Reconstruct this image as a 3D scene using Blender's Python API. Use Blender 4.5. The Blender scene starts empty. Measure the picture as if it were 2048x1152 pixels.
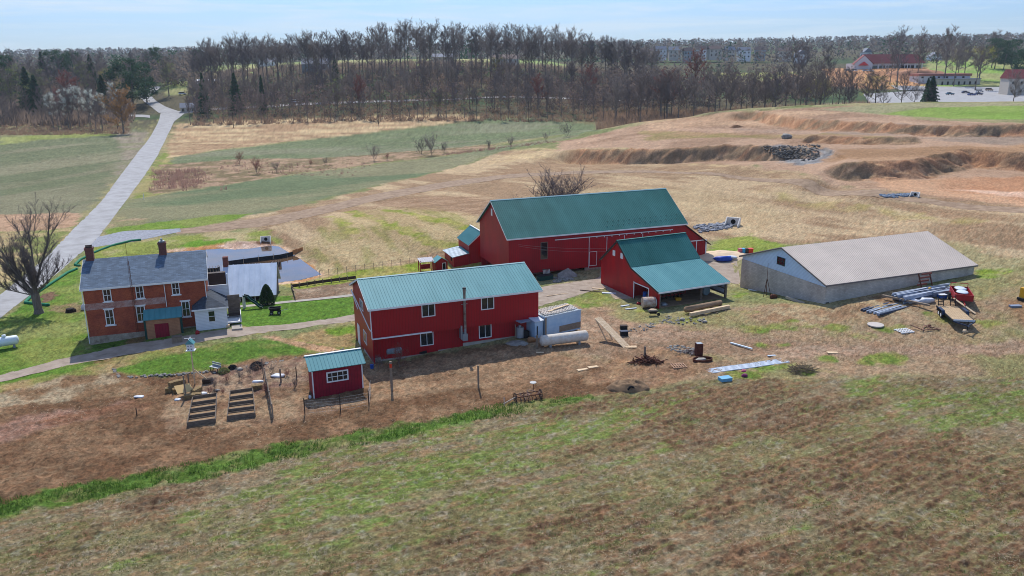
import bpy, math, random, bmesh
import numpy as np
from mathutils import Vector, Matrix
random.seed(7)
S = bpy.context.scene
col = S.collection
# ---------------------------------------------------------------- camera
F_PX, PITCH, ROLL, CAMZ = 1619.12, math.radians(15.6495), math.radians(-.43368), 30.0
cam = bpy.data.cameras.new("camera"); camo = bpy.data.objects.new("camera", cam); col.objects.link(camo)
cam.sensor_width = 36; cam.lens = F_PX/2048*36; cam.clip_start = .5; cam.clip_end = 30000
camo.matrix_world = Matrix.Translation((0, 0, CAMZ)) @ Matrix.Rotation(math.pi/2-PITCH, 4, 'X') @ Matrix.Rotation(ROLL, 4, 'Z')
S.camera = camo
# ---------------------------------------------------------------- sky, sun, exposure
HORIZON = (.315, .42, .64, 1)
SUN_EL, SUN_AZ = math.radians(49), math.radians(-9)      # azimuth measured from +Y towards +X
w = bpy.data.worlds.new("World"); S.world = w; w.use_nodes = True
nt = w.node_tree; nt.nodes.clear()
N = nt.nodes.new; LK = nt.links.new
out = N('ShaderNodeOutputWorld'); bg = N('ShaderNodeBackground'); sky = N('ShaderNodeTexSky')
sky.sky_type = 'NISHITA'; sky.sun_disc = False; sky.sun_elevation = SUN_EL; sky.sun_rotation = SUN_AZ
sky.air_density = 1.0; sky.dust_density = .35; sky.ozone_density = 2.2; sky.altitude = 200
tc = N('ShaderNodeTexCoord'); mp = N('ShaderNodeMapping'); mp.inputs['Scale'].default_value = (1.6, 1.6, 26.0)
nz = N('ShaderNodeTexNoise'); nz.inputs['Scale'].default_value = 3.2; nz.inputs['Detail'].default_value = 7; nz.inputs['Roughness'].default_value = .62
nz.inputs['Distortion'].default_value = .5
rp = N('ShaderNodeValToRGB'); rp.color_ramp.elements[0].position = .44; rp.color_ramp.elements[1].position = .70
rp.color_ramp.elements[0].color = (0, 0, 0, 1); rp.color_ramp.elements[1].color = (.75, .75, .75, 1)
mx = N('ShaderNodeMix'); mx.data_type = 'RGBA'; mx.inputs[7].default_value = (4.0, 4.6, 5.1, 1)
tint = N('ShaderNodeMix'); tint.data_type = 'RGBA'; tint.blend_type = 'MULTIPLY'; tint.inputs[0].default_value = 1; tint.inputs[7].default_value = (.53, .68, .98, 1)
hs = N('ShaderNodeHueSaturation'); hs.inputs['Saturation'].default_value = 1.0; hs.inputs['Value'].default_value = 1.0
LK(tc.outputs['Generated'], mp.inputs[0]); LK(mp.outputs[0], nz.inputs['Vector']); LK(nz.outputs[0], rp.inputs[0])

sepz = N('ShaderNodeSeparateXYZ'); LK(tc.outputs['Generated'], sepz.inputs[0]); grd = N('ShaderNodeMapRange'); grd.inputs[1].default_value = .0; grd.inputs[2].default_value = .35; grd.interpolation_type = 'SMOOTHSTEP'; LK(sepz.outputs[2], grd.inputs[0])
gcol = N('ShaderNodeMix'); gcol.data_type = 'RGBA'; gcol.inputs[6].default_value = HORIZON; gcol.inputs[7].default_value = (.76, .88, 1.12, 1); LK(grd.outputs[0], gcol.inputs[0]); LK(gcol.outputs[2], tint.inputs[7])
LK(sky.outputs[0], tint.inputs[6]); LK(tint.outputs[2], hs.inputs['Color']); LK(hs.outputs[0], mx.inputs[6]); LK(rp.outputs[0], mx.inputs[0]); LK(mx.outputs[2], bg.inputs[0]); LK(bg.outputs[0], out.inputs[0])
bg.inputs[1].default_value = .15
sl = bpy.data.lights.new("sun", 'SUN'); sl.energy = 3.9; sl.angle = math.radians(.6); sl.color = (1, .965, .91)
so = bpy.data.objects.new("sun", sl); col.objects.link(so)
sd = Vector((math.sin(SUN_AZ)*math.cos(SUN_EL), math.cos(SUN_AZ)*math.cos(SUN_EL), math.sin(SUN_EL)))
so.rotation_euler = sd.to_track_quat('Z', 'Y').to_euler()
S.view_settings.view_transform = 'Standard'; S.view_settings.look = 'None'; S.view_settings.gamma = 1; S.view_settings.exposure = .30
S.cycles.filter_width = 1.0; S.cycles.sample_clamp_indirect = 3; S.cycles.max_bounces = 5; S.cycles.diffuse_bounces = 3; S.cycles.volume_bounces = 0; S.cycles.transparent_max_bounces = 8
# ---------------------------------------------------------------- noise, projection
def hsh(xi, yi, s):
    h = (xi.astype(np.int64)*374761393 + yi.astype(np.int64)*668265263 + s*9747111) & 0xffffffff
    h = ((h ^ (h >> 13))*1274126177) & 0xffffffff
    h = h ^ (h >> 16)
    return (h & 0xffff)/65535.
def vn(x, y, s=0):
    x = np.asarray(x, float); y = np.asarray(y, float)
    xf = np.floor(x); yf = np.floor(y); a = x-xf; b = y-yf; a = a*a*(3-2*a); b = b*b*(3-2*b)
    h00 = hsh(xf, yf, s); h10 = hsh(xf+1, yf, s); h01 = hsh(xf, yf+1, s); h11 = hsh(xf+1, yf+1, s)
    return (h00*(1-a)+h10*a)*(1-b)+(h01*(1-a)+h11*a)*b
def fbm(x, y, s=0, o=4, g=.55):
    t = 0; a = 1; n = 0
    for i in range(o):
        t = t+a*vn(x*2**i+i*17.3, y*2**i-i*9.1, s+i); n += a; a *= g
    return t/n
def ss(a, b, x):
    t = np.clip((x-a)/(b-a), 0, 1); return t*t*(3-2*t)
def ray(u, v):
    a, b = u-1024, v-576; c, s = math.cos(-ROLL), math.sin(-ROLL); a, b = a*c-b*s, a*s+b*c
    return np.array([a/F_PX, math.cos(PITCH)-b/F_PX*math.sin(PITCH), -math.sin(PITCH)-b/F_PX*math.cos(PITCH)])
def P(u, v, z=0.):
    d = ray(u, v); k = (z-CAMZ)/d[2]; return (d[0]*k, d[1]*k, z)
def W(u, Y, z):              # a point at ground distance Y in the direction of column u
    return ((u-1024)/F_PX*(.963*Y+8), Y, z)
# ---------------------------------------------------------------- the lie of the land (surveyed spot heights)
spots = [P(u, v, 0) for v in (1400, 1152, 900, 750) for u in (-700, -100, 500, 1100, 1700, 2300, 2800)]
spots += [P(*a) for a in (
 (-500,640,0),(-100,640,0),(100,640,0),(182,690,0),(330,665,.5),(390,657,.85),(455,650,.9),(470,690,.6),(560,600,.1),(740,727,0),(715,694,-.4),(640,640,0),
 (1040,672,.75),(900,700,.3),(1110,680,.5),(1200,640,.2),(1203,570,0),(1317,618,0),(1455,596,.1),(1250,530,0),(1100,570,0),(1412,514,0),(1480,575,-.9),
 (1430,540,-.4),(1440,490,0),(1646,608,1.1),(1560,595,.2),(1700,610,1.5),(1947,560,2.2),(1850,575,2.),(2000,620,1.6),(2048,680,.8),(1800,660,.9),(1500,640,.3),(1650,660,.6),(1500,700,0),(2300,650,1.5),(2300,560,4),
 (905,538,-1.6),(870,534,-1.6),(700,545,-1.3),(660,580,-.6),(560,575,-1.2),(820,520,-1.2),(940,500,-.6),(640,550,-1.9),
 (850,470,.6),(750,440,.4),(900,440,1.2),(640,470,-.6),(560,480,-1.4),(480,480,-1.2),(430,490,-1.6),(330,480,-1.),(250,500,-.6),(330,520,-1.7),(300,540,-1.2),(200,470,-.5),
 (100,520,-.6),(-300,520,-.5),(-300,400,0),(0,400,-.3),(300,400,-.5),(500,440,-.3),(500,380,0),(800,400,.6),(700,340,0),(900,310,.5),(350,300,0),(100,300,0),(-300,300,0),
 (1500,455,1.2),(1400,440,1),(1700,450,2.8),(1900,470,3.6),(2048,505,3.4),(2300,500,5),(2048,430,6.),(1850,398,6.),(1650,375,5.6),(1500,350,5.6),(1300,347,3.8),(1100,372,2.2),(1300,400,2),(1500,400,3.4),
 (950,340,.8),(1000,320,1.8),(1120,302,4.3),(1300,308,5.8),(1500,328,7.),(1640,352,7.2),(1740,376,6.8),
 (1190,262,2),(1180,275,4.5),(1300,280,7.6),(1500,262,9.2),(1600,320,7.5),(1700,310,8.6),(1900,300,9.4),(2048,300,9.6),(2300,300,10),(1850,365,6.8),(1900,370,6.2),(2048,385,6.4),(2300,380,7),
 (1300,255,8.6),(1400,246,9.8),(1500,236,11),(1700,243,12),(1900,248,12.6),(2048,250,13),(2300,250,13.5),
 (1260,247,7.8),(1300,242,9),(1400,232,10.6),(1500,223,12),(1600,216,13.4),(1700,211,14.5),(1850,206,15.4),(2000,205,16),(2200,206,17),(2500,206,17))]
spots += [W(*a) for a in (
 (1250,330,3),(1350,345,3),(1500,345,4),(1700,345,7),(1900,345,8),(2100,345,8.5),(2500,340,9),
 (1700,450,9),(1900,450,9),(1750,550,10.5),(2000,550,11.5),(1780,690,22),(1700,640,19),(1900,640,17),(1500,720,20),(1600,560,13),(2100,650,18),(2500,600,18),
 (100,420,0),(-400,330,0),(-400,430,1),(340,400,.8),(700,400,1.8),(1000,395,2),(1180,380,2),
 (330,470,5),(550,470,7),(800,460,9.5),(1000,455,9.5),(1200,480,8),(-300,500,4),(100,520,7),(300,560,12),
 (450,560,19),(700,545,24),(1000,545,25),(1200,570,21),(1350,620,16),(100,650,15),(-300,650,13),
 (400,750,27),(700,750,32),(1000,750,32),(1300,800,26),(100,900,20),(-400,900,20),(1700,1000,36),(2100,1000,42),(1500,1000,34),(2600,1000,42),
 (-400,1500,34),(300,1500,38),(1000,1500,42),(1500,1500,46),(2048,1500,54),(2700,1500,55),(-400,4500,75),(500,4500,90),(1300,4500,105),(2048,4500,120),(2700,4500,120))]
SP = np.array(spots)
def warp(x, y): 
    y = np.maximum(y, 5); return np.stack([x/(y+10)*1.0, np.log(y+10)*1.15], -1)
SW = warp(SP[:, 0], SP[:, 1])
def kern(d2): return np.sqrt(d2+4e-5)
A_ = kern(((SW[:, None]-SW[None])**2).sum(-1)) + np.eye(len(SW))*-2e-3
A2 = np.zeros((len(SW)+3,)*2); A2[:-3, :-3] = A_; A2[:-3, -3] = 1; A2[:-3, -2:] = SW; A2[-3:, :-3] = A2[:-3, -3:].T
CO = np.linalg.solve(A2, np.concatenate([SP[:, 2], [0, 0, 0]]))
def rbf(x, y):
    q = warp(x, y); o = CO[-3]+q[..., 0]*CO[-2]+q[..., 1]*CO[-1]
    if np.size(x) < 6000: return o+(np.sqrt((q[..., None, 0]-SW[:, 0])**2+(q[..., None, 1]-SW[:, 1])**2+4e-5)*CO[:-3]).sum(-1)
    for k in range(len(SW)):
        dx = q[..., 0]-SW[k, 0]; dy = q[..., 1]-SW[k, 1]; o = o+CO[k]*np.sqrt(dx*dx+dy*dy+4e-5)
    return o
# cut banks: polyline (world), rise, run behind, cut in front, reach in front
def poly_dist(x, y, pts):
    """signed distance (positive on the far side, left to right) and how far along 0..1"""
    best = np.full(np.shape(x), 1e9); sg = np.zeros(np.shape(x)); al = np.zeros(np.shape(x)); n = len(pts)-1
    for i in range(n):
        ax, ay = pts[i][:2]; bx, by = pts[i+1][:2]; ex, ey = bx-ax, by-ay; l2 = ex*ex+ey*ey
        t = ((x-ax)*ex+(y-ay)*ey)/l2; tc_ = np.clip(t, 0, 1)
        d = np.hypot(x-ax-tc_*ex, y-ay-tc_*ey); m = d < best
        best = np.where(m, d, best); sg = np.where(m, np.sign(ex*(y-ay)-ey*(x-ax)), sg); al = np.where(m, (i+tc_)/n, al)
    return best*sg, al
BANKS = [([P(*a) for a in ((1440,243,10),(1500,238,10.5),(1572,246,11),(1689,255,11.5),(1795,260,12),(1932,262,12.2),(2060,263,12.3),(2400,264,12.5))], 1.7, 40, .7, 12),
         ([P(*a) for a in ((1600,284,9),(1640,286,9),(1720,291,9.2),(1800,293,9.3),(1850,294,9.3))], 1.1, 16, .4, 8),
         ([P(*a) for a in ((1105,286,6.6),(1170,289,7.1),(1250,291,7.5),(1350,291,8),(1450,292,8.1),(1530,297,8),(1600,305,7.8),(1650,316,7.8))], .6, 20, 3.4, 9),
         ([P(*a) for a in ((1630,336,7.8),(1700,344,7.4),(1756,340,7.8),(1834,334,8),(1900,326,8),(1943,322,8),(2000,326,8),(2100,328,8),(2400,330,8))], 1.7, 22, 1.6, 18)]
def bank_h(x, y):
    z = 0; face = 0
    for pts, up, run, dn, reach in BANKS:
        xs = [p[0] for p in pts]; ys = [p[1] for p in pts]
        d, al = poly_dist(x, y, pts)
        wob = (fbm(x*.07, y*.07, 41, 4)-.5)*7
        dd = d+wob*.6
        en = ss(0, .12, al)*ss(1, .9, al) if len(pts) < 8 or pts is BANKS[2][0] else ss(0, .1, al)
        z = z+en*(up*ss(-1.6, 2.2, dd)*np.exp(-np.maximum(dd, 0)/run) - dn*ss(1.2, -3.4, dd)*np.exp(-np.maximum(-dd-2, 0)/reach))
        face = np.maximum(face, en*ss(-4.5, -1.5, dd)*ss(2.6, 1., dd))
    return z, face
def in_poly(x, y, pts):
    """signed distance: positive inside"""
    ins = np.zeros(np.shape(x), bool); best = np.full(np.shape(x), 1e9); n = len(pts)
    for i in range(n):
        ax, ay = pts[i][:2]; bx, by = pts[(i+1) % n][:2]; ex, ey = bx-ax, by-ay
        t = np.clip(((x-ax)*ex+(y-ay)*ey)/(ex*ex+ey*ey+1e-9), 0, 1)
        best = np.minimum(best, (x-ax-t*ex)**2+(y-ay-t*ey)**2)
        c = ((ay > y) != (by > y)) & (x < (bx-ax)*(y-ay)/(by-ay+1e-12)+ax); ins ^= c
    d = np.sqrt(best); return np.where(ins, d, -d)
POND_Z = -2.0
POND = [P(u, v, POND_Z) for u, v in ((250,540),(330,505),(400,500),(440,497),(469,499),(500,497),(540,491),(558,493),(580,506),(598,516),(620,532),(643,549),(600,560),(553,566),(500,570),(440,575),(380,580),(290,575))]
def hbase(x, y):
    x = np.asarray(x, float); y = np.asarray(y, float)
    z = rbf(x, y); b, f = bank_h(x, y); z = z+b
    d = in_poly(x, y, POND)
    z = np.where(d > 0, np.minimum(z, POND_Z-.05-np.minimum(d, 3)*.25), np.where(d > -3, np.maximum(z*(-d/3)+(POND_Z+.05)*(1+d/3), POND_Z+.03-.02*d), z))
    return z
_ts = np.concatenate([np.geomspace(30, 5000, 170)])
def at(u, v, dz=0.):
    d = ray(u, v); p = d[None]*_ts[:, None]; p[:, 2] += CAMZ
    below = p[:, 2] < hbase(p[:, 0], p[:, 1]); i = int(np.argmax(below)) if below.any() else len(_ts)-1
    lo, hi = _ts[max(i-1, 0)], _ts[i]
    t = np.linspace(lo, hi, 40); p = d[None]*t[:, None]; p[:, 2] += CAMZ
    below = p[:, 2] < hbase(p[:, 0], p[:, 1]); i = int(np.argmax(below)) if below.any() else 39
    return (p[i, 0], p[i, 1], float(hbase(p[i, 0], p[i, 1]))+dz)
def H(x, y): return float(hbase(x, y))
# ---------------------------------------------------------------- object helpers
def tag(o, label=None, cat=None, group=None, kind=None):
    if label: o['label'] = label
    if cat: o['category'] = cat
    if group: o['group'] = group
    if kind: o['kind'] = kind
    return o
def empty(name, loc, rz=0., label=None, cat=None, group=None):
    o = bpy.data.objects.new(name, None); col.objects.link(o); o.location = loc; o.rotation_euler = (0, 0, rz); o.empty_display_size = .3
    return tag(o, label, cat, group)
class MB:
    def __init__(s): s.v = []; s.f = []
    def add(s, vs, fs):
        n = len(s.v); s.v += [tuple(map(float, p)) for p in vs]; s.f += [tuple(i+n for i in f) for f in fs]; return s
    def box(s, x0, x1, y0, y1, z0, z1, rz=0., rx=0., ry=0.):
        c = Vector(((x0+x1)/2, (y0+y1)/2, (z0+z1)/2)); R = Matrix.Rotation(rz, 3, 'Z') @ Matrix.Rotation(ry, 3, 'Y') @ Matrix.Rotation(rx, 3, 'X')
        vs = [c+R @ (Vector((x, y, z))-c) for z in (z0, z1) for x, y in ((x0, y0), (x1, y0), (x1, y1), (x0, y1))]
        return s.add(vs, [(3, 2, 1, 0), (4, 5, 6, 7), (0, 1, 5, 4), (1, 2, 6, 5), (2, 3, 7, 6), (3, 0, 4, 7)])
    def bar(s, a, b, wd, ht=None, up=(0, 0, 1)):
        ht = ht or wd; a = Vector(a); b = Vector(b); d = (b-a).normalized(); u = Vector(up)
        sd_ = d.cross(u); sd_ = d.cross(Vector((1, 0, 0))) if sd_.length < 1e-3 else sd_; sd_.normalize(); u = sd_.cross(d)
        vs = [p+sd_*i*wd/2+u*j*ht/2 for p in (a, b) for i, j in ((-1, -1), (1, -1), (1, 1), (-1, 1))]
        return s.add(vs, [(0, 1, 2, 3), (7, 6, 5, 4), (0, 4, 5, 1), (1, 5, 6, 2), (2, 6, 7, 3), (3, 7, 4, 0)])
    def tube(s, a, b, r0, r1=None, n=8, caps=True):
        r1 = r0 if r1 is None else r1; a = Vector(a); b = Vector(b); d = (b-a).normalized()
        q = d.orthogonal().normalized(); p = d.cross(q); vs = []
        for c, r in ((a, r0), (b, r1)):
            for k in range(n):
                t = 2*math.pi*k/n; vs.append(c+(q*math.cos(t)+p*math.sin(t))*r)
        fs = [(k, (k+1) % n, n+(k+1) % n, n+k) for k in range(n)]
        if caps: fs += [tuple(range(n-1, -1, -1)), tuple(range(n, 2*n))]
        return s.add(vs, fs)
    def capsule(s, a, b, r, n=16, dome=.55, rings=5):
        a = Vector(a); b = Vector(b); d = (b-a).normalized(); q = d.orthogonal().normalized(); p = d.cross(q)
        prof = [(a-d*r*dome*math.cos(t), r*math.sin(t)) for t in [math.pi/2*k/rings for k in range(rings+1)]]
        prof += [(b+d*r*dome*math.sin(t), r*math.cos(t)) for t in [math.pi/2*k/rings for k in range(rings+1)]]
        vs = [c+(q*math.cos(2*math.pi*k/n)+p*math.sin(2*math.pi*k/n))*max(rr, .001) for c, rr in prof for k in range(n)]
        fs = [(i*n+k, i*n+(k+1) % n, (i+1)*n+(k+1) % n, (i+1)*n+k) for i in range(len(prof)-1) for k in range(n)]
        return s.add(vs, fs)
    def prism(s, poly, axis, a, b):
        """poly: 2-D outline; axis 'x','y','z' is the extrusion axis"""
        def mk(p, t): return {'x': (t, p[0], p[1]), 'y': (p[0], t, p[1]), 'z': (p[0], p[1], t)}[axis]
        n = len(poly); vs = [mk(p, a) for p in poly]+[mk(p, b) for p in poly]
        return s.add(vs, [tuple(range(n-1, -1, -1)), tuple(range(n, 2*n))]+[(k, (k+1) % n, n+(k+1) % n, n+k) for k in range(n)])
    def blob(s, c, rx, ry, rz, seed=0, amp=.25, n=2):
        bm = bmesh.new(); bmesh.ops.create_icosphere(bm, subdivisions=n, radius=1); rnd = random.Random(seed)
        vs = []
        for v in bm.verts:
            k = 1+amp*(rnd.random()*2-1); vs.append((c[0]+v.co.x*rx*k, c[1]+v.co.y*ry*k, c[2]+v.co.z*rz*k))
        fs = [tuple(q.index for q in f.verts) for f in bm.faces]; bm.free(); return s.add(vs, fs)
    def build(s, name, m, parent=None, smooth=False, fix=True):
        me = bpy.data.meshes.new(name); me.from_pydata(s.v, [], s.f); me.update()
        if fix and len(s.f) < 20000:
            bm = bmesh.new(); bm.from_mesh(me); bmesh.ops.recalc_face_normals(bm, faces=bm.faces); bm.to_mesh(me); bm.free()
        if smooth: me.polygons.foreach_set('use_smooth', [True]*len(me.polygons))
        me.materials.append(m); o = bpy.data.objects.new(name, me); col.objects.link(o)
        if parent: o.parent = parent
        return o
def lin(c):
    return tuple((v/255/12.92 if v/255 <= .04045 else ((v/255+.055)/1.055)**2.4) for v in c)
_mc = {}
def mat(name, rgb, rough=.7, metal=0., noise=.25, scale=2., bump=0., bscale=None, rgb2=None, spec=.3, kind=None, stretch=(1, 1, 1), d2=.5, transl=0.):
    """procedural material: two colours mixed by object-space noise, fine grain, bump"""
    if name in _mc: return _mc[name]
    m = bpy.data.materials.new(name); m.use_nodes = True; t = m.node_tree; b = t.nodes['Principled BSDF']
    A = t.nodes.new; K = t.links.new
    c = lin(rgb); c2 = lin(rgb2) if rgb2 else tuple(v*(1-noise) for v in c)
    tcx = A('ShaderNodeTexCoord'); mpx = A('ShaderNodeMapping'); mpx.inputs['Scale'].default_value = stretch; K(tcx.outputs['Object'], mpx.inputs[0])
    n1 = A('ShaderNodeTexNoise'); n1.inputs['Scale'].default_value = scale; n1.inputs['Detail'].default_value = 6; n1.inputs['Roughness'].default_value = .65; K(mpx.outputs[0], n1.inputs['Vector'])
    r = A('ShaderNodeValToRGB'); r.color_ramp.elements[0].position = .5-.18*d2*2+.02; r.color_ramp.elements[1].position = .5+.18*d2*2
    r.color_ramp.elements[0].color = (*c, 1); r.color_ramp.elements[1].color = (*c2, 1); K(n1.outputs[0], r.inputs[0])
    last = r.outputs[0]
    def mixc(fac, a, colr, blend='MIX'):
        q = A('ShaderNodeMix'); q.data_type = 'RGBA'; q.blend_type = blend; K(fac, q.inputs[0]); K(a, q.inputs[6]); q.inputs[7].default_value = (*colr, 1); return q.outputs[2]
    bh = None
    if kind in ('ribs', 'ribs_y', 'lap', 'brick', 'block', 'plank', 'shingle'):
        sp = A('ShaderNodeSeparateXYZ'); K(tcx.outputs['Object'], sp.inputs[0])
        def mth(op, a, v=None, b2=None):
            q = A('ShaderNodeMath'); q.operation = op; K(a, q.inputs[0])
            if v is not None: q.inputs[1].default_value = v
            if b2 is not None: K(b2, q.inputs[1])
            return q.outputs[0]
        if kind in ('ribs', 'ribs_y'):
            xy = mth('ADD', sp.outputs[0], b2=sp.outputs[1]) if kind == 'ribs' else sp.outputs[1]
            fr = mth('FRACT', mth('MULTIPLY', xy, 1/.3)); line = mth('LESS_THAN', fr, .16); last = mixc(mth('MULTIPLY', line, .33), last, (0, 0, 0)); bh = line
        if kind == 'lap':
            fr = mth('FRACT', mth('MULTIPLY', sp.outputs[2], 1/.17)); line = mth('LESS_THAN', fr, .14); last = mixc(mth('MULTIPLY', line, .35), last, (.02, .02, .03)); bh = fr
        if kind == 'plank':
            fr = mth('FRACT', mth('MULTIPLY', sp.outputs[1], 1/.2)); line = mth('LESS_THAN', fr, .12); last = mixc(mth('MULTIPLY', line, .6), last, (.02, .015, .01)); bh = fr
        if kind in ('brick', 'block', 'shingle'):
            xy = mth('ADD', sp.outputs[0], b2=sp.outputs[1]) if kind != 'shingle' else sp.outputs[0]
            cb = A('ShaderNodeCombineXYZ'); K(xy, cb.inputs[0]); K(sp.outputs[2] if kind != 'shingle' else sp.outputs[1], cb.inputs[1])
            bt = A('ShaderNodeTexBrick'); K(cb.outputs[0], bt.inputs['Vector'])
            sz = {'brick': (.22, .075, .012), 'block': (.4, .2, .012), 'shingle': (.5, .17, .012)}[kind]
            bt.inputs['Scale'].default_value = 1; bt.inputs['Brick Width'].default_value = sz[0]; bt.inputs['Row Height'].default_value = sz[1]; bt.inputs['Mortar Size'].default_value = sz[2]
            k1 = (1.15, .7) if kind == 'brick' else (1.1, .88) if kind == 'block' else (1.25, .72)
            bt.inputs['Color1'].default_value = (k1[0],)*3+(1,); bt.inputs['Color2'].default_value = (k1[1],)*3+(1,)
            bt.inputs['Mortar'].default_value = {'brick': (1.3, 1.7, 2., 1), 'block': (.75, .75, .75, 1), 'shingle': (.6, .6, .6, 1)}[kind]
            q = A('ShaderNodeMix'); q.data_type = 'RGBA'; q.blend_type = 'MULTIPLY'; q.inputs[0].default_value = 1; K(last, q.inputs[6]); K(bt.outputs[0], q.inputs[7]); last = q.outputs[2]; bh = bt.outputs['Fac']
    K(last, b.inputs['Base Color'])
    b.inputs['Roughness'].default_value = rough; b.inputs['Metallic'].default_value = metal; b.inputs['Specular IOR Level'].default_value = spec
    if bump or bh is not None:
        bp = A('ShaderNodeBump'); bp.inputs['Strength'].default_value = bump or .4; bp.inputs['Distance'].default_value = .03
        if bh is not None: K(bh, bp.inputs['Height'])
        else:
            n2 = A('ShaderNodeTexNoise'); n2.inputs['Scale'].default_value = bscale or scale*6; n2.inputs['Detail'].default_value = 5; K(mpx.outputs[0], n2.inputs['Vector']); K(n2.outputs[0], bp.inputs['Height'])
        K(bp.outputs[0], b.inputs['Normal'])
    if transl:
        tr_ = A('ShaderNodeBsdfTranslucent'); K(last, tr_.inputs[0]); ms = A('ShaderNodeMixShader'); ms.inputs[0].default_value = transl; K(b.outputs[0], ms.inputs[1]); K(tr_.outputs[0], ms.inputs[2]); K(ms.outputs[0], t.nodes['Material Output'].inputs[0])
    _mc[name] = m; return m
# ---------------------------------------------------------------- the ground: one sheet out to the horizon
ys = [10.]
while ys[-1] < 4300:
    y = ys[-1]; ys.append(y+min(max(y*y/48600*(2.5 if y < 130 else 1.3 if y < 165 or 235 < y < 330 else .6 if y < 330 else 3), .06), 7 if y < 1000 else y*.02))
ys = np.array(ys); tx = np.linspace(-.92, .92, 1050)
GY, TX = np.meshgrid(ys, tx, indexing='ij'); GX = TX*(GY+8)
gx = GX.ravel(); gy = GY.ravel()
gz = hbase(gx, gy)
_, face = bank_h(gx, gy)
def px(lst, z=None): return [at(u, v)[:2] for u, v in lst]
C3 = lambda *c: np.array(lin(c))
def mixa(a, b, t): t = t[:, None]; return a*(1-t)+b*t
gc = np.zeros((len(gx), 3)); rough_amp = np.full(len(gx), .05)
big = fbm(gx*.012, gy*.012, 3, 4); med = fbm(gx*.09, gy*.09, 5, 4); fin = fbm(gx*.7, gy*.7, 9, 4); vf = fbm(gx*2.2, gy*2.2, 12, 4, .95)
gc = mixa(np.broadcast_to(C3(150,138,100), gc.shape), C3(112,116,74), ss(.35, .62, med*.6+big*.4))
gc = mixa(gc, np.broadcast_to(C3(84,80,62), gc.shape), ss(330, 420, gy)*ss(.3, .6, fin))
def paint(poly, c1, c2=None, s=.1, thr=(.38, .62), edge=.6, wob=1.2, amp=None, alpha=1., st=(1, 1, 0), sd=1, world=False, soft=0.):
    pts = poly if world else px(poly); xs = [p[0] for p in pts]; yy = [p[1] for p in pts]; m_ = 3*wob+edge+2
    idx = np.nonzero((gx > min(xs)-m_) & (gx < max(xs)+m_) & (gy > min(yy)-m_) & (gy < max(yy)+m_))[0]
    if not len(idx): return idx
    x = gx[idx]; y = gy[idx]
    d = in_poly(x, y, pts)+(fbm(x*.5/max(wob, .3), y*.5/max(wob, .3), 31+sd, 4)-.5)*2*wob*1.6
    a = ss(-edge, edge, d)*alpha
    if soft: a = a*ss(.5-soft, .5+soft, fbm(x*.35, y*.35, 77+sd, 4)+a*.25-.12)
    ca, sa = math.cos(st[2]), math.sin(st[2]); u = (x*ca+y*sa)*st[0]; v = (-x*sa+y*ca)*st[1]
    c = np.broadcast_to(C3(*c1), (len(idx), 3))
    if c2: c = mixa(c, C3(*c2), ss(thr[0], thr[1], fbm(u*s, v*s, 50+sd, 5)))
    gc[idx] = gc[idx]*(1-a[:, None])+c*a[:, None]
    if amp is not None: rough_amp[idx] = rough_amp[idx]*(1-a)+amp*a
    return idx
# direction of the green strip, which the field work follows
sa_, sb_ = np.array(P(0, 1030)[:2]), np.array(P(1190, 795)[:2]); dv = (sb_-sa_)/np.linalg.norm(sb_-sa_); nv = np.array([-dv[1], dv[0]]); ANG = math.atan2(dv[1], dv[0])
def curve(u0):   # the drill rows bend away on the right
    return u0
S_ = (gx-sa_[0])*dv[0]+(gy-sa_[1])*dv[1]; N_ = (gx-sa_[0])*nv[0]+(gy-sa_[1])*nv[1]
N2 = N_ - 3.5*np.exp(-((S_-75)/22)**2)
# far: wooded hills, plateau meadows
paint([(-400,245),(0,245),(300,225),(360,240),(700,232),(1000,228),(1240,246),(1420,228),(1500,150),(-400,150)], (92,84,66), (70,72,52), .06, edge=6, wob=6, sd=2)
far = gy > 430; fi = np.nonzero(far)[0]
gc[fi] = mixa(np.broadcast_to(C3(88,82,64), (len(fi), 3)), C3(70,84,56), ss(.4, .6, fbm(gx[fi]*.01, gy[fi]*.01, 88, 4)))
def wpoly(l): return [W(u, y, 0)[:2] for u, y in l]
for k, (l, c1, c2) in enumerate([
  ([(380,600),(700,585),(1100,585),(1180,640),(1100,760),(400,760)], (128,142,84), (150,146,100)),
  ([(420,640),(560,640),(560,660),(420,660)], (176,160,132), (150,140,110)),
  ([(330,520),(470,520),(520,590),(340,590)], (140,136,92), (120,128,76)),
  ([(1440,560),(1700,560),(1720,690),(1420,700)], (132,136,72), (150,140,100)),
  ([(1650,560),(1900,540),(1900,640),(1860,700),(1640,720)], (186,140,98), (150,108,76)),
  ([(1850,560),(2100,560),(2200,800),(1850,800)], (124,150,72), (140,140,90)),
  ([(1640,360),(2400,360),(2400,430),(1640,430)], (136,134,104), (150,150,148)),
]): paint(wpoly(l), c1, c2, .03, edge=2, wob=4, world=True, sd=k)
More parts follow.
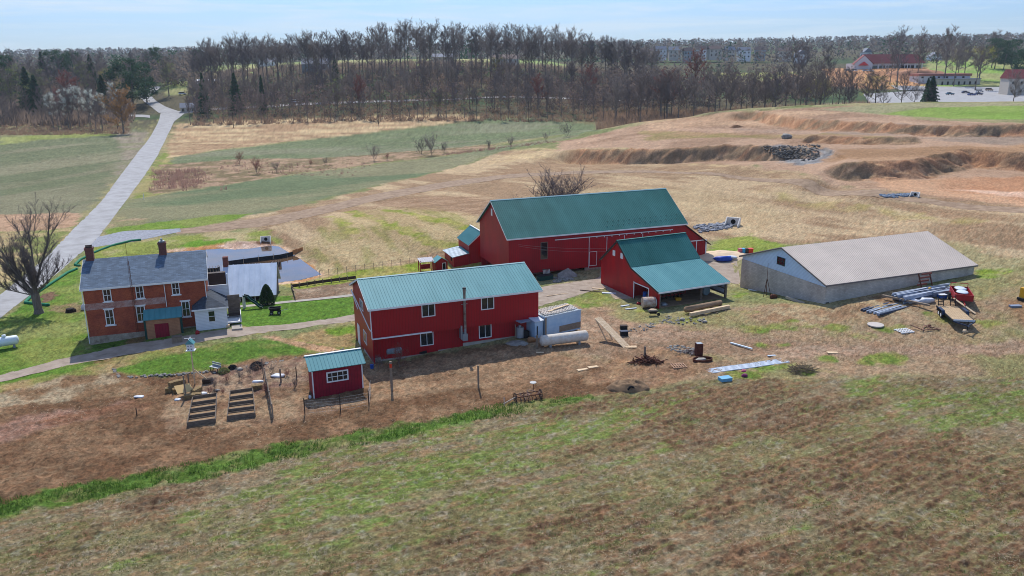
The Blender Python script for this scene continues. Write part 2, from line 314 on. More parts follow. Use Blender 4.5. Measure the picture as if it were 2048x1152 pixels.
# left fields across the lane
paint([(-700,290),(0,282),(60,268),(150,264),(290,260),(283,300),(225,362),(175,418),(100,450),(0,470),(-700,520)], (104,108,80), (124,120,94), .05, st=(.35, 1.6, 1.2), edge=1.5, wob=2, amp=.03, sd=3)
paint([(0,275),(120,266),(250,262),(240,270),(100,278),(0,290)], (122,130,68), (136,138,84), .05, edge=2, wob=2, sd=4)
paint([(225,262),(296,264),(288,296),(235,360),(210,372),(250,310)], (138,126,108), (124,120,92), .1, edge=1.5, wob=2, sd=5)
paint([(-60,430),(60,428),(130,425),(164,428),(150,450),(110,462),(40,470),(-60,480)], (172,140,112), (156,126,98), .3, edge=.6, wob=.8, amp=.06, sd=6)
paint([(-400,480),(100,462),(155,452),(120,490),(60,530),(0,575),(-400,800)], (118,122,70), (164,144,104), .25, edge=.8, wob=1.5, sd=7)
# right of the lane: corn stubble, winter fields, scrub line
paint([(355,246),(420,244),(560,238),(700,232),(930,230),(965,236),(900,246),(760,262),(600,280),(430,300),(330,318),(335,290)], (182,158,120), (152,124,94), .12, thr=(.35,.65), st=(.5, 1.6, .1), edge=1.5, wob=2, amp=.06, sd=8)
paint([(330,318),(430,302),(600,282),(760,264),(900,248),(965,237),(1080,236),(1190,250),(1200,262),(1130,268),(960,290),(800,308),(620,322),(480,322),(330,330)], (104,112,80), (120,120,94), .05, st=(.4, 1.4, .3), edge=1.5, wob=1.6, amp=.03, sd=9)
paint([(330,300),(360,345),(312,400),(262,400),(290,350)], (118,128,64), (150,138,92), .2, edge=.8, wob=1.4, sd=10)
paint([(320,330),(480,318),(650,316),(800,304),(960,290),(1000,290),(930,305),(760,326),(600,346),(440,372),(330,385),(300,392)], (156,130,104), (118,104,76), .25, edge=.8, wob=1.6, amp=.12, sd=11)
paint([(262,398),(330,388),(440,372),(600,348),(760,328),(930,306),(1000,292),(1110,276),(1190,260),(1160,272),(1010,300),(930,328),(800,360),(600,410),(470,440),(225,458),(235,430)], (100,110,80), (126,122,92), .05, st=(.4, 1.4, .35), edge=1.3, wob=1.6, amp=.03, sd=12)
paint([(225,440),(300,436),(300,450),(220,462)], (160,138,108), (130,124,88), .3, edge=1, wob=1.5, sd=13)
# the reseeded bank: straw mulch with green lines
paint([(480,436),(640,404),(800,362),(930,330),(1010,302),(1120,298),(1300,306),(1400,314),(1500,327),(1640,352),(1760,380),(1850,390),(2048,408),(2400,430),(2400,520),(2048,520),(1960,500),(1850,480),(1560,490),(1440,478),(1300,500),(1000,480),(900,540),(650,560),(600,520),(560,490),(540,460)], (176,152,118), (146,120,92), .16, thr=(.4,.6), st=(.3, 1.2, -.9), edge=1.2, wob=1.8, amp=.05, sd=14)
paint([(1040,298),(1300,304),(1500,326),(1640,352),(1500,352),(1300,326),(1050,318),(950,332)], (188,164,122), (164,138,102), .15, thr=(.4,.7), edge=1.5, wob=2.5, alpha=.7, sd=15, soft=.2)
paint([(700,420),(860,412),(960,440),(960,480),(840,520),(640,556),(600,500),(650,450)], (128,128,66), (168,148,106), .22, thr=(.3,.52), st=(.4, 2.2, 1.9), edge=2, wob=2.5, alpha=.6, sd=16)
for k, l in enumerate(([(690,424),(760,450),(850,492),(950,500),(955,492),(860,480),(770,440),(715,420)], [(770,420),(850,440),(960,470),(960,462),(860,432),(800,418)], [(655,432),(690,462),(720,475),(726,470),(700,445),(668,428)])):
    paint(l, (116,128,42), (150,142,80), .4, edge=.7, wob=1.2, alpha=.85, sd=17+k)
paint([(1050,398),(1100,380),(1300,372),(1500,392),(1600,430),(1500,470),(1380,430),(1200,400)], (168,144,108), (184,162,124), .12, edge=2, wob=2, alpha=.6, sd=21)
paint([(1500,380),(1640,398),(1800,420),(1980,440),(2000,448),(1800,438),(1600,412)], (148,138,74), (160,142,94), .2, edge=1.5, wob=2, alpha=.6, sd=22, soft=.2)
paint([(760,400),(900,392),(1020,398),(960,432),(860,420),(760,412)], (140,112,86), (160,132,104), .4, st=(.5, 2, .2), edge=1.5, wob=1.5, alpha=.8, sd=23)
paint([(352,456),(560,426),(760,380),(900,358),(1010,344),(1150,337),(1300,335),(1440,341),(1560,353),(1700,376),(1860,393),(2400,434),(2400,458),(1860,413),(1700,397),(1560,370),(1440,356),(1300,349),(1150,352),(1010,362),(900,379),(760,406),(560,452),(360,472)], (136,108,82), (158,134,104), .3, thr=(.35,.6), edge=.6, wob=1.6, alpha=.75, sd=140, soft=.2)
# cut ground on the hill
EX = [(1110,284),(1180,272),(1280,250),(1400,233),(1500,224),(1600,217),(1700,212),(1740,222),(1850,240),(2048,248),(2400,252),(2400,430),(2048,412),(1860,392),(1760,380),(1640,353),(1500,329),(1300,309),(1120,301)]
paint(EX, (168,138,112), (146,118,94), .06, thr=(.4,.6), edge=1.5, wob=2, amp=.07, sd=24)
paint([(1250,250),(1400,234),(1500,226),(1600,222),(1700,224),(1600,236),(1450,252),(1300,262)], (184,152,120), (164,132,102), .06, edge=2, wob=2, alpha=.7, sd=25)
paint([(1450,252),(1700,262),(2048,268),(2400,270),(2400,290),(2048,292),(1850,280),(1640,268),(1480,262)], (160,134,112), (138,122,106), .05, edge=2, wob=3, alpha=.8, sd=26)
paint([(1680,300),(1850,296),(2048,290),(2400,290),(2400,312),(2048,312),(1850,318),(1740,326),(1660,320)], (168,134,102), (148,116,86), .05, edge=2, wob=2, sd=27)
paint([(1740,358),(1850,358),(2048,352),(2400,356),(2400,424),(2048,410),(1870,390),(1790,380)], (168,124,92), (180,142,110), .04, edge=1.5, wob=2, sd=28)
paint([(1900,380),(2048,384),(2400,392),(2400,402),(2048,396)], (198,164,138), (186,148,122), .1, edge=1, wob=1, sd=29)
paint([(1290,262),(1700,268),(1800,280),(1600,276),(1440,276),(1290,280)], (150,124,88), (126,118,66), .1, edge=2, wob=3, alpha=.7, sd=30)
paint([(1520,292),(1560,288),(1640,296),(1670,300),(1640,322),(1600,332),(1560,326)], (122,120,118), (150,146,140), .35, edge=1, wob=1.5, amp=.35, sd=31)
fc = (fbm(gx*.06, gy*.35, 91, 5)); ff = fbm(gx*.3, gy*1.1, 93, 4); fm = face*ss(.1, .5, face)
fcol = mixa(np.broadcast_to(C3(162,118,86), gc.shape), C3(124,104,80), ss(.4, .62, fc)); fcol = mixa(fcol, C3(190,150,112), ss(.56, .75, ff)*.8)
gc = gc*(1-fm[:, None]*.85)+fcol*fm[:, None]*.85; rough_amp = np.maximum(rough_amp, fm*.22)
# crest meadow
paint([(1640,219),(1700,213),(1850,207),(2000,205),(2400,206),(2400,238),(2048,236),(1900,236),(1780,230),(1700,224)], (128,130,90), (142,136,102), .06, edge=1.5, wob=1.5, amp=.02, sd=33)
paint([(1770,228),(1850,215),(2000,212),(2400,216),(2400,240),(2048,240),(1900,238)], (112,138,60), (124,142,70), .06, edge=1.5, wob=1.5, amp=.02, sd=34)
# lawns and yard on the left
GL = ((86,116,42), (120,128,64))
paint([(212,458),(300,446),(440,430),(500,428),(470,440),(360,458),(212,470)], (104,126,50), (120,130,66), .2, edge=.5, wob=.6, amp=.02, sd=35)
paint([(185,494),(250,484),(380,470),(460,462),(540,462),(560,486),(440,492),(330,505),(250,540),(140,560),(160,520)], (128,134,66), (164,148,108), .15, edge=.8, wob=1, sd=36)
paint([(350,494),(400,480),(470,478),(440,490),(400,496)], (100,132,44), None, edge=.6, wob=1, sd=37)
paint([(0,640),(60,600),(110,560),(150,535),(170,560),(180,690),(200,740),(0,790),(-500,860),(-500,760)], *GL, .12, thr=(.4,.7), edge=.8, wob=1.1, amp=.03, sd=38)
paint([(0,660),(100,650),(170,640),(165,668),(60,680),(0,690)], (138,138,84), None, edge=1.5, wob=1.5, alpha=.6, sd=39)
paint([(92,612),(150,606),(175,612),(176,626),(110,628)], (132,116,82), (110,112,60), .5, edge=.4, wob=.6, sd=40)
paint([(84,588),(104,584),(120,592),(100,604),(84,606)], (112,86,68), None, edge=.3, wob=.5, amp=.12, sd=41)
paint([(176,690),(300,666),(330,664),(360,690),(200,728),(165,730)], (78,104,40), (120,98,66), .5, edge=.4, wob=.6, sd=42)
paint([(455,640),(470,600),(560,592),(712,588),(712,640),(560,655),(480,664)], *GL, .15, thr=(.5,.8), edge=.4, wob=.5, amp=.03, sd=43)
paint([(380,694),(330,690),(170,735),(-500,870),(-500,990),(0,860),(90,800),(250,765),(420,750),(620,718),(712,700),(712,645),(560,680)], (118,122,64), (148,126,88), .2, edge=.6, wob=.6, amp=.03, sd=44)
paint([(228,740),(300,720),(420,692),(520,678),(590,680),(640,690),(600,706),(520,716),(430,740),(330,752),(250,752)], (86,114,44), (120,122,66), .3, thr=(.42,.7), edge=.5, wob=.5, amp=.03, sd=45)
paint([(560,680),(640,660),(712,650),(712,690),(690,694),(640,690)], (104,128,46), (150,128,88), .3, thr=(.42,.6), edge=.5, wob=.6, sd=46)
paint([(480,650),(520,656),(560,660),(500,672),(478,668)], (176,144,112), (120,130,60), .6, edge=.4, wob=.5, sd=47)
paint([(525,672),(560,674),(640,690),(690,700),(712,706),(712,716),(640,704),(560,684)], (176,140,108), (150,124,90), .6, edge=.3, wob=.3, sd=48)
paint([(585,575),(640,566),(712,560),(712,592),(640,598),(588,602)], (146,126,104), (122,100,80), .5, edge=.3, wob=.4, amp=.06, sd=49)
paint([(560,570),(640,556),(830,524),(960,505),(960,545),(830,545),(712,560),(600,578)], (124,136,48), (150,140,80), .2, edge=.6, wob=.8, sd=50)
paint([(1420,500),(1440,478),(1500,470),(1560,486),(1600,500),(1500,520)], (106,130,48), (132,140,66), .15, edge=.6, wob=1., amp=.03, sd=51)
# dug ground of the kitchen garden
DIRT = [(-500,900),(0,788),(130,754),(230,748),(330,752),(520,718),(712,702),(745,728),(1070,680),(1180,660),(1280,720),(1380,745),(1330,775),(1190,795),(1000,822),(830,860),(640,900),(400,950),(200,992),(0,1030),(-500,1140)]
paint(DIRT, (106,80,58), (130,102,76), .35, thr=(.4,.66), edge=.5, wob=.6, amp=.1, sd=52)
paint([(-500,900),(0,788),(130,754),(215,748),(240,760),(330,770),(300,790),(120,800),(0,816),(-500,930)], (156,138,110), (124,98,72), .35, edge=.5, wob=.8, amp=.08, sd=53)
paint([(330,800),(390,770),(420,756),(560,730),(612,740),(612,800),(740,800),(600,838),(420,858),(340,862),(318,830)], (150,124,96), (122,96,74), .6, thr=(.35,.65), edge=.6, wob=.8, amp=.06, sd=54)
paint([(400,750),(520,720),(612,716),(614,760),(500,790),(400,780)], (118,92,78), (148,124,100), .7, edge=.5, wob=.7, amp=.08, sd=55)
paint([(735,735),(1070,690),(1180,664),(1290,720),(1200,735),(1150,760),(900,780),(740,810)], (146,118,90), (126,100,76), .5, thr=(.35,.65), edge=.5, wob=.8, amp=.07, sd=56)
paint([(-500,980),(0,850),(120,822),(260,800),(280,812),(120,850),(0,890),(-500,1000)], (138,106,88), (122,88,66), .3, st=(.4,2,.5), edge=.8, wob=1, sd=57)
# right-hand yard
YD = [(1070,690),(1090,640),(1180,590),(1215,600),(1320,632),(1480,612),(1560,606),(1660,616),(1960,570),(2048,530),(2500,560),(2500,760),(2048,760),(1800,750),(1600,760),(1400,760),(1290,745),(1200,720)]
paint(YD, (150,126,98), (134,126,84), .12, thr=(.42,.66), edge=.8, wob=1., amp=.07, sd=58)
paint([(1060,700),(1110,640),(1200,612),(1240,640),(1340,650),(1480,672),(1700,690),(1900,690),(2500,650),(2500,720),(2000,712),(1800,712),(1600,716),(1400,708),(1260,712),(1180,712)], (156,130,106), (138,112,88), .25, thr=(.35,.7), st=(.4,1.5,.1), edge=.8, wob=1., amp=.04, sd=59)
paint([(1260,690),(1420,715),(1440,745),(1300,770),(1180,770),(1200,740)], (148,118,88), (132,104,80), .6, edge=.6, wob=1., amp=.1, sd=60)
paint([(1560,605),(1660,618),(1760,585),(1840,575),(1870,600),(1760,640),(1620,650),(1500,640)], (160,140,108), (140,112,84), .5, edge=.8, wob=1.2, amp=.1, sd=61)
paint([(1940,540),(2010,535),(2020,550),(1955,556)], (118,136,52), None, edge=.6, wob=1, soft=.2, sd=62)
paint([(2010,600),(2500,600),(2500,690),(2048,680)], (158,124,96), (140,110,80), .3, edge=1, wob=1.5, sd=63)
for k, (u, v, a, b) in enumerate([(1190,600,55,16),(1570,652,50,9),(1640,655,60,7),(1700,668,60,8),(1768,718,55,11),(1655,723,25,6),(1500,660,40,6),(1290,622,30,4),(1350,628,40,4),(1480,585,22,12),(1500,625,20,6),(1880,635,30,10),(1790,655,30,8),(1540,690,35,4),(1900,780,60,10),(1560,735,50,10),(1630,742,28,6),(1500,748,40,6),(1380,640,40,5),(1830,600,30,6),(1990,645,30,8)]):
    paint([(u-a, v), (u-a*.5, v-b), (u+a*.5, v-b), (u+a, v), (u+a*.5, v+b), (u-a*.5, v+b)], (98,122,46), (128,130,66), .6, edge=.5, wob=1.1, alpha=.9, amp=.05, soft=.16, sd=64+k)
paint([(1415,520),(1480,500),(1490,512),(1470,526),(1425,530)], (214,188,152), (196,166,132), .6, edge=.5, wob=.7, sd=90)
# foreground field
FG = [(-700,1190),(0,1033),(200,995),(400,955),(640,905),(830,866),(1000,828),(1190,798),(1330,778),(1400,760),(1600,758),(1800,752),(2048,756),(2600,770),(2800,1500),(-700,1500)]
fp = px(FG[:-2])+[P(2800, 1500)[:2], (200, 5), (-200, 5), P(-700, 1500)[:2]]
idx = np.nonzero(gy < 110)[0]; x = gx[idx]; y = gy[idx]; s = S_[idx]; n = N2[idx]
fa = ss(-.5, .5, in_poly(x, y, fp)+(fbm(x*.8, y*.8, 101, 4)-.5)*1.6)
g1 = fbm(s*.045, n*.33, 102, 5); g2 = fbm(s*.25, n*.9, 103, 4); g3 = fbm(x*2.6, y*2.6, 104, 3, .8)
bias = np.zeros(len(idx)); gb = np.zeros(len(idx)); wb = np.zeros(len(idx))
def bp(l, amt, arr, ed=3.):
    pts = px(l) if max(v for u, v in l) < 1200 else [P(u, v)[:2] for u, v in l]
    arr += amt*ss(-ed, ed, in_poly(x, y, pts)+(fbm(x*.2, y*.2, 105, 3)-.5)*7)
bp([(1000,812),(1250,762),(1500,770),(1800,792),(1780,830),(1560,870),(1400,882),(1200,905),(1080,932),(1050,925),(1230,880),(1250,820),(1100,830)], .30, bias)
bp([(1500,955),(1560,903),(1640,878),(1800,868),(1950,885),(2048,930),(2400,960),(2400,1010),(1900,1005),(1700,1000),(1600,985)], .34, bias)
bp([(1300,1180),(1500,1075),(1700,1020),(1900,1030),(2048,1010),(2400,1010),(2400,1180)], .24, bias)
bp([(1330,1080),(1420,950),(1480,960),(1440,1060)], .22, bias)
bp([(600,1180),(900,1090),(1200,1000),(1350,990),(1300,1100),(1150,1180)], .15, bias)
bp([(250,985),(560,925),(560,945),(300,1000)], .18, bias, 1.5)
bp([(700,905),(1250,835),(1300,850),(1200,890),(900,990),(600,1070),(540,1050)], .20, gb, 5)
bp([(1650,770),(2048,770),(2300,800),(2300,900),(1900,885),(1800,850)], .14, gb, 3)
bp([(1180,790),(1300,785),(1400,800),(1300,830),(1200,815)], .12, gb, 3)
bp([(1500,1000),(1620,975),(1760,975),(1800,1010),(1600,1020)], .3, wb); bp([(1840,835),(2300,840),(2300,900),(1900,880)], .22, wb); bp([(1720,808),(1790,808),(1800,824),(1740,824)], .4, wb, 1)
bp([(400,935),(800,860),(820,880),(500,960)], .15, wb, 2)
base = mixa(np.broadcast_to(C3(118,112,74), (len(idx), 3)), C3(130,114,88), ss(.3, .7, g1+wb))
base = mixa(base, C3(104,120,56), ss(.46, .62, g2*.5+g1*.25+(1-g3)*.12+gb*1.05)*.85)
base = mixa(base, C3(150,136,108), ss(.52, .8, g3*.7+wb*.8)*.5)
row = .5+.5*np.sin(n*2*math.pi/1.15+fbm(s*.1, n*.1, 107, 2)*5)
br = ss(.49, .64, fbm(s*.10, n*.75, 108, 5)*.5+.3*fbm(x*.6, y*.6, 109, 4)+bias*.75+row*.055*(bias > .05))
g4 = fbm(s*.9, n*2.6, 111, 4)
f5 = fbm(x*3., y*3., 112, 3, .8); f6 = fbm(x*.28+9, y*.28, 113, 3); fur = .5+.5*np.sin(n*2*math.pi/.85+fbm(s*.08, n*.08, 114, 2)*6)
brw = np.clip(br*.75+ss(.42, .66, f6*.5+f5*.5+bias*.25)*.5-(gb > .05)*.12, 0, 1)*(.35+.65*ss(.34, .6, f5*.6+g4*.4))
base = mixa(base, C3(104,78,58), np.clip(brw*.9+.42*ss(.5, .95, fur)*ss(.0, .18, bias)*ss(.3, .55, f5), 0, .95))
base = mixa(base, C3(146,136,116), ss(.60, .74, fbm(x*2.6+5, y*2.6, 115, 3))*.55*(1-br*.5))
base = mixa(base, C3(136,104,76), ss(.58, .66, g4)*.5)
gc[idx] = gc[idx]*(1-fa[:, None])+base*fa[:, None]
rough_amp[idx] = rough_amp[idx]*(1-fa)+(.06+.09*br)*fa; fur_i, fur_v = idx, fur*fa*(.03+.05*br)
# grassy strip
st_top = [(-500,1125),(0,1003),(120,975),(260,952),(400,920),(640,878),(830,845),(1000,810),(1180,792)]
st_bot = [(1190,798),(1000,832),(830,868),(640,908),(400,955),(200,993),(0,1035),(-500,1160)]
STRIP = st_top+st_bot
paint(STRIP, (84,108,46), (122,118,74), .5, thr=(.5,.7), edge=.4, wob=.7, amp=.16, sd=120)
# pond floor and sandy shore
paint([(u, v) for u, v in ((330,500),(440,488),(540,487),(565,490),(600,514),(650,549),(600,566),(553,570),(380,586),(250,545))], (176,128,84), (204,172,142), .3, edge=.4, wob=.4, amp=.02, sd=121)
paint([(425,492),(470,485),(545,484),(556,492),(500,500),(470,500)], (200,172,152), (176,146,124), .4, edge=.3, wob=.5, sd=122)
paint([(505,486),(540,478),(548,486),(520,490)], (112,80,58), None, edge=.3, wob=.5, sd=123)
# clods, grit, tufts: real relief and matching small colour changes
sp_ = fbm(gx*1.7, gy*1.7, 14, 4); micro = (fbm(gx*2.3, gy*2.3, 15, 3)-.5)
vf2 = vn(gx*5.3, gy*5.3, 44); far_ = np.clip(gy/260-.3, 0, 1)
mf = 1-.62*ss(95, 180, gy)
k = np.clip(1+(vf-.5)*1.5*mf+(sp_-.5)*.2*mf+(med-.5)*.25+(vf2-.5)*.35+far_*(fin-.5)*.6, .3, 2.1); gc = np.clip(gc*k[:, None], 0, 1)
hue = (fbm(gx*1.6+40, gy*1.6, 45, 4, .9)-.5); hue = hue*mf; gc = np.clip(gc*np.stack([1+hue*.3, 1-hue*.12, 1-hue*.3], -1), 0, 1)
near = np.clip(85/gy, 0, 1)**1.5
gz2 = gz+micro*rough_amp*2.6*near+(fbm(gx*.35, gy*.35, 16, 3)-.5)*rough_amp*3+(fbm(gx*.3, gy*.6, 17, 4)-.5)*1.8*ss(.1, .8, face)
gz2[fur_i] += fur_v
# ---------------------------------------------------------------- lanes, drive, tracks, yards: sheets laid in the ground
road_mask = np.zeros(len(gx))
def resample(pts, n):
    p = np.array(pts, float); d = np.concatenate([[0], np.cumsum(np.hypot(*(p[1:, :2]-p[:-1, :2]).T))]); t = np.linspace(0, d[-1], n)
    return np.stack([np.interp(t, d, p[:, i]) for i in range(2)], -1)
def smooth(p, k=3):
    for _ in range(k): p[1:-1] = (p[:-2]+2*p[1:-1]+p[2:])/4
    return p
def sheet(name, L, R, m, n=120, k=8, dz=.03, wobble=0., world=False, sm=3, crown=0.):
    L = smooth(resample(L if world else px(L), n), sm); R = smooth(resample(R if world else px(R), n), sm)
    if wobble:
        for i in range(n):
            d = (R[i]-L[i])/max(np.linalg.norm(R[i]-L[i]), .1); L[i] -= d*wobble*(vn(i*.7, 3.3, 5)-.5)*2; R[i] += d*wobble*(vn(i*.6, 8.1, 6)-.5)*2
    v = []; f = []
    for i in range(n):
        for j in range(k+1): v.append(L[i]*(1-j/k)+R[i]*j/k)
    v = np.array(v); z = hbase(v[:, 0], v[:, 1])+dz+np.tile([crown*math.sin(math.pi*j/k) for j in range(k+1)], n)
    for i in range(n-1):
        for j in range(k): a = i*(k+1)+j; f.append((a, a+1, a+k+2, a+k+1))
    b = MB(); b.add(np.column_stack([v, z]), f)
    poly = [tuple(p) for p in L]+[tuple(p) for p in R[::-1]]
    bb = np.nonzero((gx > v[:, 0].min()-1) & (gx < v[:, 0].max()+1) & (gy > v[:, 1].min()-1) & (gy < v[:, 1].max()+1))[0]
    if len(bb): road_mask[bb] = np.maximum(road_mask[bb], ss(.05, .8, in_poly(gx[bb], gy[bb], poly[::max(1, n//50)])))
    o = b.build(name, m); o['kind'] = 'structure'; return o
m_asph = mat('asphalt', (162,160,158), .9, noise=.16, scale=.35, rgb2=(138,135,132), bump=.2, bscale=14, stretch=(1, 1, 1))
m_grav = mat('gravel', (164,148,132), .95, scale=.9, rgb2=(134,118,102), bump=.5, bscale=9)
m_stone = mat('grey_stone', (152,154,160), .95, scale=2.2, rgb2=(118,118,122), bump=.7, bscale=6)
m_dirt = mat('packed_dirt', (156,132,106), .95, scale=.8, rgb2=(122,98,76), bump=.5, bscale=5)
m_conc = mat('concrete', (168,160,148), .9, scale=1.2, rgb2=(146,138,126), bump=.2)
sheet('road', [(-260,790),(-100,672),(0,590),(60,541),(95,513),(150,455),(202,404),(240,352),(290,288),(308,260),(318,240),(322,222)], [(-160,870),(0,636),(60,590),(100,558),(150,517),(191,483),(225,437),(260,391),(290,350),(316,310),(335,270),(348,243),(374,222)][:1]+[(-60,690),(0,636),(60,590),(100,558),(150,517),(191,483),(225,437),(260,391),(290,350),(316,310),(335,270),(348,243),(374,222)], m_asph, n=200, dz=.015, wobble=.12)
sheet('road', [(300,231),(290,229),(150,231),(0,232),(-300,234)], [(300,236),(290,234),(150,236),(0,237),(-300,240)], m_asph, n=60, dz=.05)
sheet('road', [(318,226),(304,215),(288,203),(276,190),(296,178),(312,172)], [(356,222),(330,213),(312,202),(300,190),(314,181),(322,174)], m_asph, n=60, dz=.05)
sheet('road', [(352,223),(420,217),(560,209),(700,203),(900,198),(1150,196),(1300,198)], [(352,229),(420,221),(560,213),(700,207),(900,201),(1150,199),(1300,201)], m_asph, n=90, dz=.06)
sheet('driveway', [(-400,855),(-100,775),(0,750),(130,716),(250,690),(400,668),(470,656),(560,650),(640,640),(712,630),(800,600),(950,590),(1070,578),(1130,566),(1200,556),(1200,540),(1330,540),(1415,520),(1470,505)],
      [(-400,880),(-100,792),(0,764),(130,733),(250,711),(400,684),(470,674),(560,662),(640,651),(712,642),(800,640),(950,640),(1080,612),(1140,596),(1210,574),(1230,600),(1420,580),(1440,560),(1482,570)], m_grav, n=200, k=10, dz=.012, wobble=.25)
sheet('driveway', [(196,474),(250,462),(330,459),(360,457)], [(176,497),(250,486),(330,470),(362,464)], m_stone, n=40, dz=.02, wobble=.2)
sheet('track', [(352,459),(440,448),(560,430),(660,409),(760,386),(900,362),(1010,349),(1150,342),(1300,340),(1440,346),(1560,358),(1700,381),(1860,398),(2048,416),(2400,440)],
      [(352,468),(440,462),(560,447),(660,425),(760,400),(900,374),(1010,357),(1150,348),(1300,345),(1440,352),(1560,366),(1700,392),(1860,408),(2048,426),(2400,452)], m_dirt, n=240, k=6, dz=.01, wobble=.5)
sheet('path', [(470,612),(500,610),(560,604),(640,596),(712,588)], [(470,616),(500,614),(560,608),(640,600),(712,592)], m_conc, n=30, k=2, dz=.04)
sheet('car_park', [W(1735,430,0)[:2], W(1800,415,0)[:2], W(2000,415,0)[:2], W(2150,430,0)[:2]], [W(1725,500,0)[:2], W(1800,520,0)[:2], W(2000,530,0)[:2], W(2150,540,0)[:2]], m_asph, n=60, k=20, dz=.1, world=True)
sheet('car_park', [W(1780,570,0)[:2], W(1900,555,0)[:2], W(2040,540,0)[:2]], [W(1800,535,0)[:2], W(1900,520,0)[:2], W(2040,528,0)[:2]], m_asph, n=30, k=8, dz=.14, world=True)
gz2 = gz2*(1-road_mask)+(gz-.06-gy*.0007)*road_mask
# ground mesh
nr, nc = GY.shape; ii = np.arange(nr*nc).reshape(nr, nc)
q = np.stack([ii[:-1, :-1], ii[:-1, 1:], ii[1:, 1:], ii[1:, :-1]], -1).reshape(-1, 4)
me = bpy.data.meshes.new('ground'); me.vertices.add(nr*nc); me.vertices.foreach_set('co', np.column_stack([gx, gy, gz2]).ravel())
me.loops.add(q.size); me.loops.foreach_set('vertex_index', q.ravel()); me.polygons.add(len(q)); me.polygons.foreach_set('loop_start', np.arange(0, q.size, 4))
me.polygons.foreach_set('loop_total', np.full(len(q), 4)); me.polygons.foreach_set('use_smooth', np.ones(len(q), bool)); me.update(calc_edges=True)
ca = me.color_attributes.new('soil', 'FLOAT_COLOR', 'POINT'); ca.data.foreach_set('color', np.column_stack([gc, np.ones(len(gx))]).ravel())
ground = bpy.data.objects.new('ground', me); col.objects.link(ground); ground['kind'] = 'structure'
gm = bpy.data.materials.new('soil_and_grass'); gm.use_nodes = True; t = gm.node_tree; b = t.nodes['Principled BSDF']; A = t.nodes.new; K = t.links.new
at_ = A('ShaderNodeAttribute'); at_.attribute_name = 'soil'; tcx = A('ShaderNodeTexCoord')
n1 = A('ShaderNodeTexNoise'); n1.inputs['Scale'].default_value = 4; n1.inputs['Detail'].default_value = 9; n1.inputs['Roughness'].default_value = .9; K(tcx.outputs['Object'], n1.inputs['Vector'])
mr = A('ShaderNodeMapRange'); mr.inputs[1].default_value = .36; mr.inputs[2].default_value = .64; mr.inputs[3].default_value = .38; mr.inputs[4].default_value = 1.62; K(n1.outputs[0], mr.inputs[0])
mm = A('ShaderNodeMix'); mm.data_type = 'RGBA'; mm.blend_type = 'MULTIPLY'; mm.inputs[0].default_value = 1; K(at_.outputs['Color'], mm.inputs[6]); K(mr.outputs[0], mm.inputs[7]); K(mm.outputs[2], b.inputs['Base Color'])
b.inputs['Roughness'].default_value = 1; b.inputs['Specular IOR Level'].default_value = .05
n2 = A('ShaderNodeTexNoise'); n2.inputs['Scale'].default_value = 2.2; n2.inputs['Detail'].default_value = 7; n2.inputs['Roughness'].default_value = .85; K(tcx.outputs['Object'], n2.inputs['Vector'])
bpn = A('ShaderNodeBump'); bpn.inputs['Strength'].default_value = .8; bpn.inputs['Distance'].default_value = .2; K(n2.outputs[0], bpn.inputs['Height']); K(bpn.outputs[0], b.inputs['Normal'])
me.materials.append(gm)
# pond water
m_water = mat('pond_water', (66,58,50), .03, noise=.3, scale=.25, rgb2=(104,78,54), spec=1., bump=.02, bscale=1.5)
b = MB(); pw = [p for p in POND]; b.add([(x_, y_, POND_Z) for x_, y_, _ in pw], [tuple(range(len(pw)))])
wo = b.build('water', m_water); wo['kind'] = 'structure'
# ---------------------------------------------------------------- materials of the buildings
m_red = mat('red_metal_siding', (162,12,26), .45, scale=.35, kind='ribs', bump=.5, spec=.3, rgb2=(150,18,26), stretch=(1, 1, .4))
m_red2 = mat('dark_red_siding', (166,8,26), .5, scale=.4, kind='ribs', bump=.5, spec=.3, rgb2=(138,10,24), stretch=(1, 1, .4))
m_teal = mat('teal_metal_roof', (90,146,150), .6, scale=.3, spec=.15, rgb2=(72,130,134), stretch=(1.5, .3, 1))
m_teal_d = mat('green_grazed_metal_roof', (40,98,92), .6, scale=.22, spec=.15, rgb2=(58,116,112), stretch=(1.5, .4, 1))  # on the equipment barn, a dimmer teal with the grazing sun coloured in
m_seam = mat('roof_ridge_cap', (130,168,172), .6, noise=.1)
m_white = mat('white_paint', (226,226,224), .6, noise=.12, scale=3)
m_whited = mat('white_siding', (222,226,228), .6, noise=.1, scale=1.5, kind='lap')
m_bluew = mat('pale_blue_siding', (196,218,236), .6, noise=.1, scale=1.2, kind='lap', rgb2=(182,206,228))
m_tanr = mat('tan_metal_roof', (210,195,180), .65, noise=.08, scale=.3, spec=.15, rgb2=(196,182,168))
m_block = mat('concrete_block', (196,188,176), .9, scale=.5, kind='block', rgb2=(166,158,148), stretch=(1, 1, .5))
m_brick = mat('red_brick', (160,78,50), .85, scale=.8, kind='brick', rgb2=(130,58,42))
m_brickc = mat('chimney_brick', (120,66,54), .85, scale=2, kind='brick', rgb2=(92,60,54))
m_paleb = mat('worn_painted_brick', (172,136,124), .9, scale=2.5, kind='brick', rgb2=(150,92,74))
m_rubble = mat('stone_foundation', (168,156,140), .95, scale=2.5, rgb2=(124,108,92), bump=.9, bscale=5)
m_shing = mat('grey_shingles', (92,108,124), .85, scale=1., kind='shingle', rgb2=(78,94,110))
m_shingd = mat('charcoal_shingles', (62,70,80), .85, scale=1., kind='shingle', rgb2=(52,60,70))
m_glass = mat('window_glass', (30,38,42), .06, noise=.4, scale=.8, spec=.7)
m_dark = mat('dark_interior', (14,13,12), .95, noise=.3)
m_galv = mat('galvanised_metal', (150,156,160), .45, metal=.4, noise=.15, scale=2)
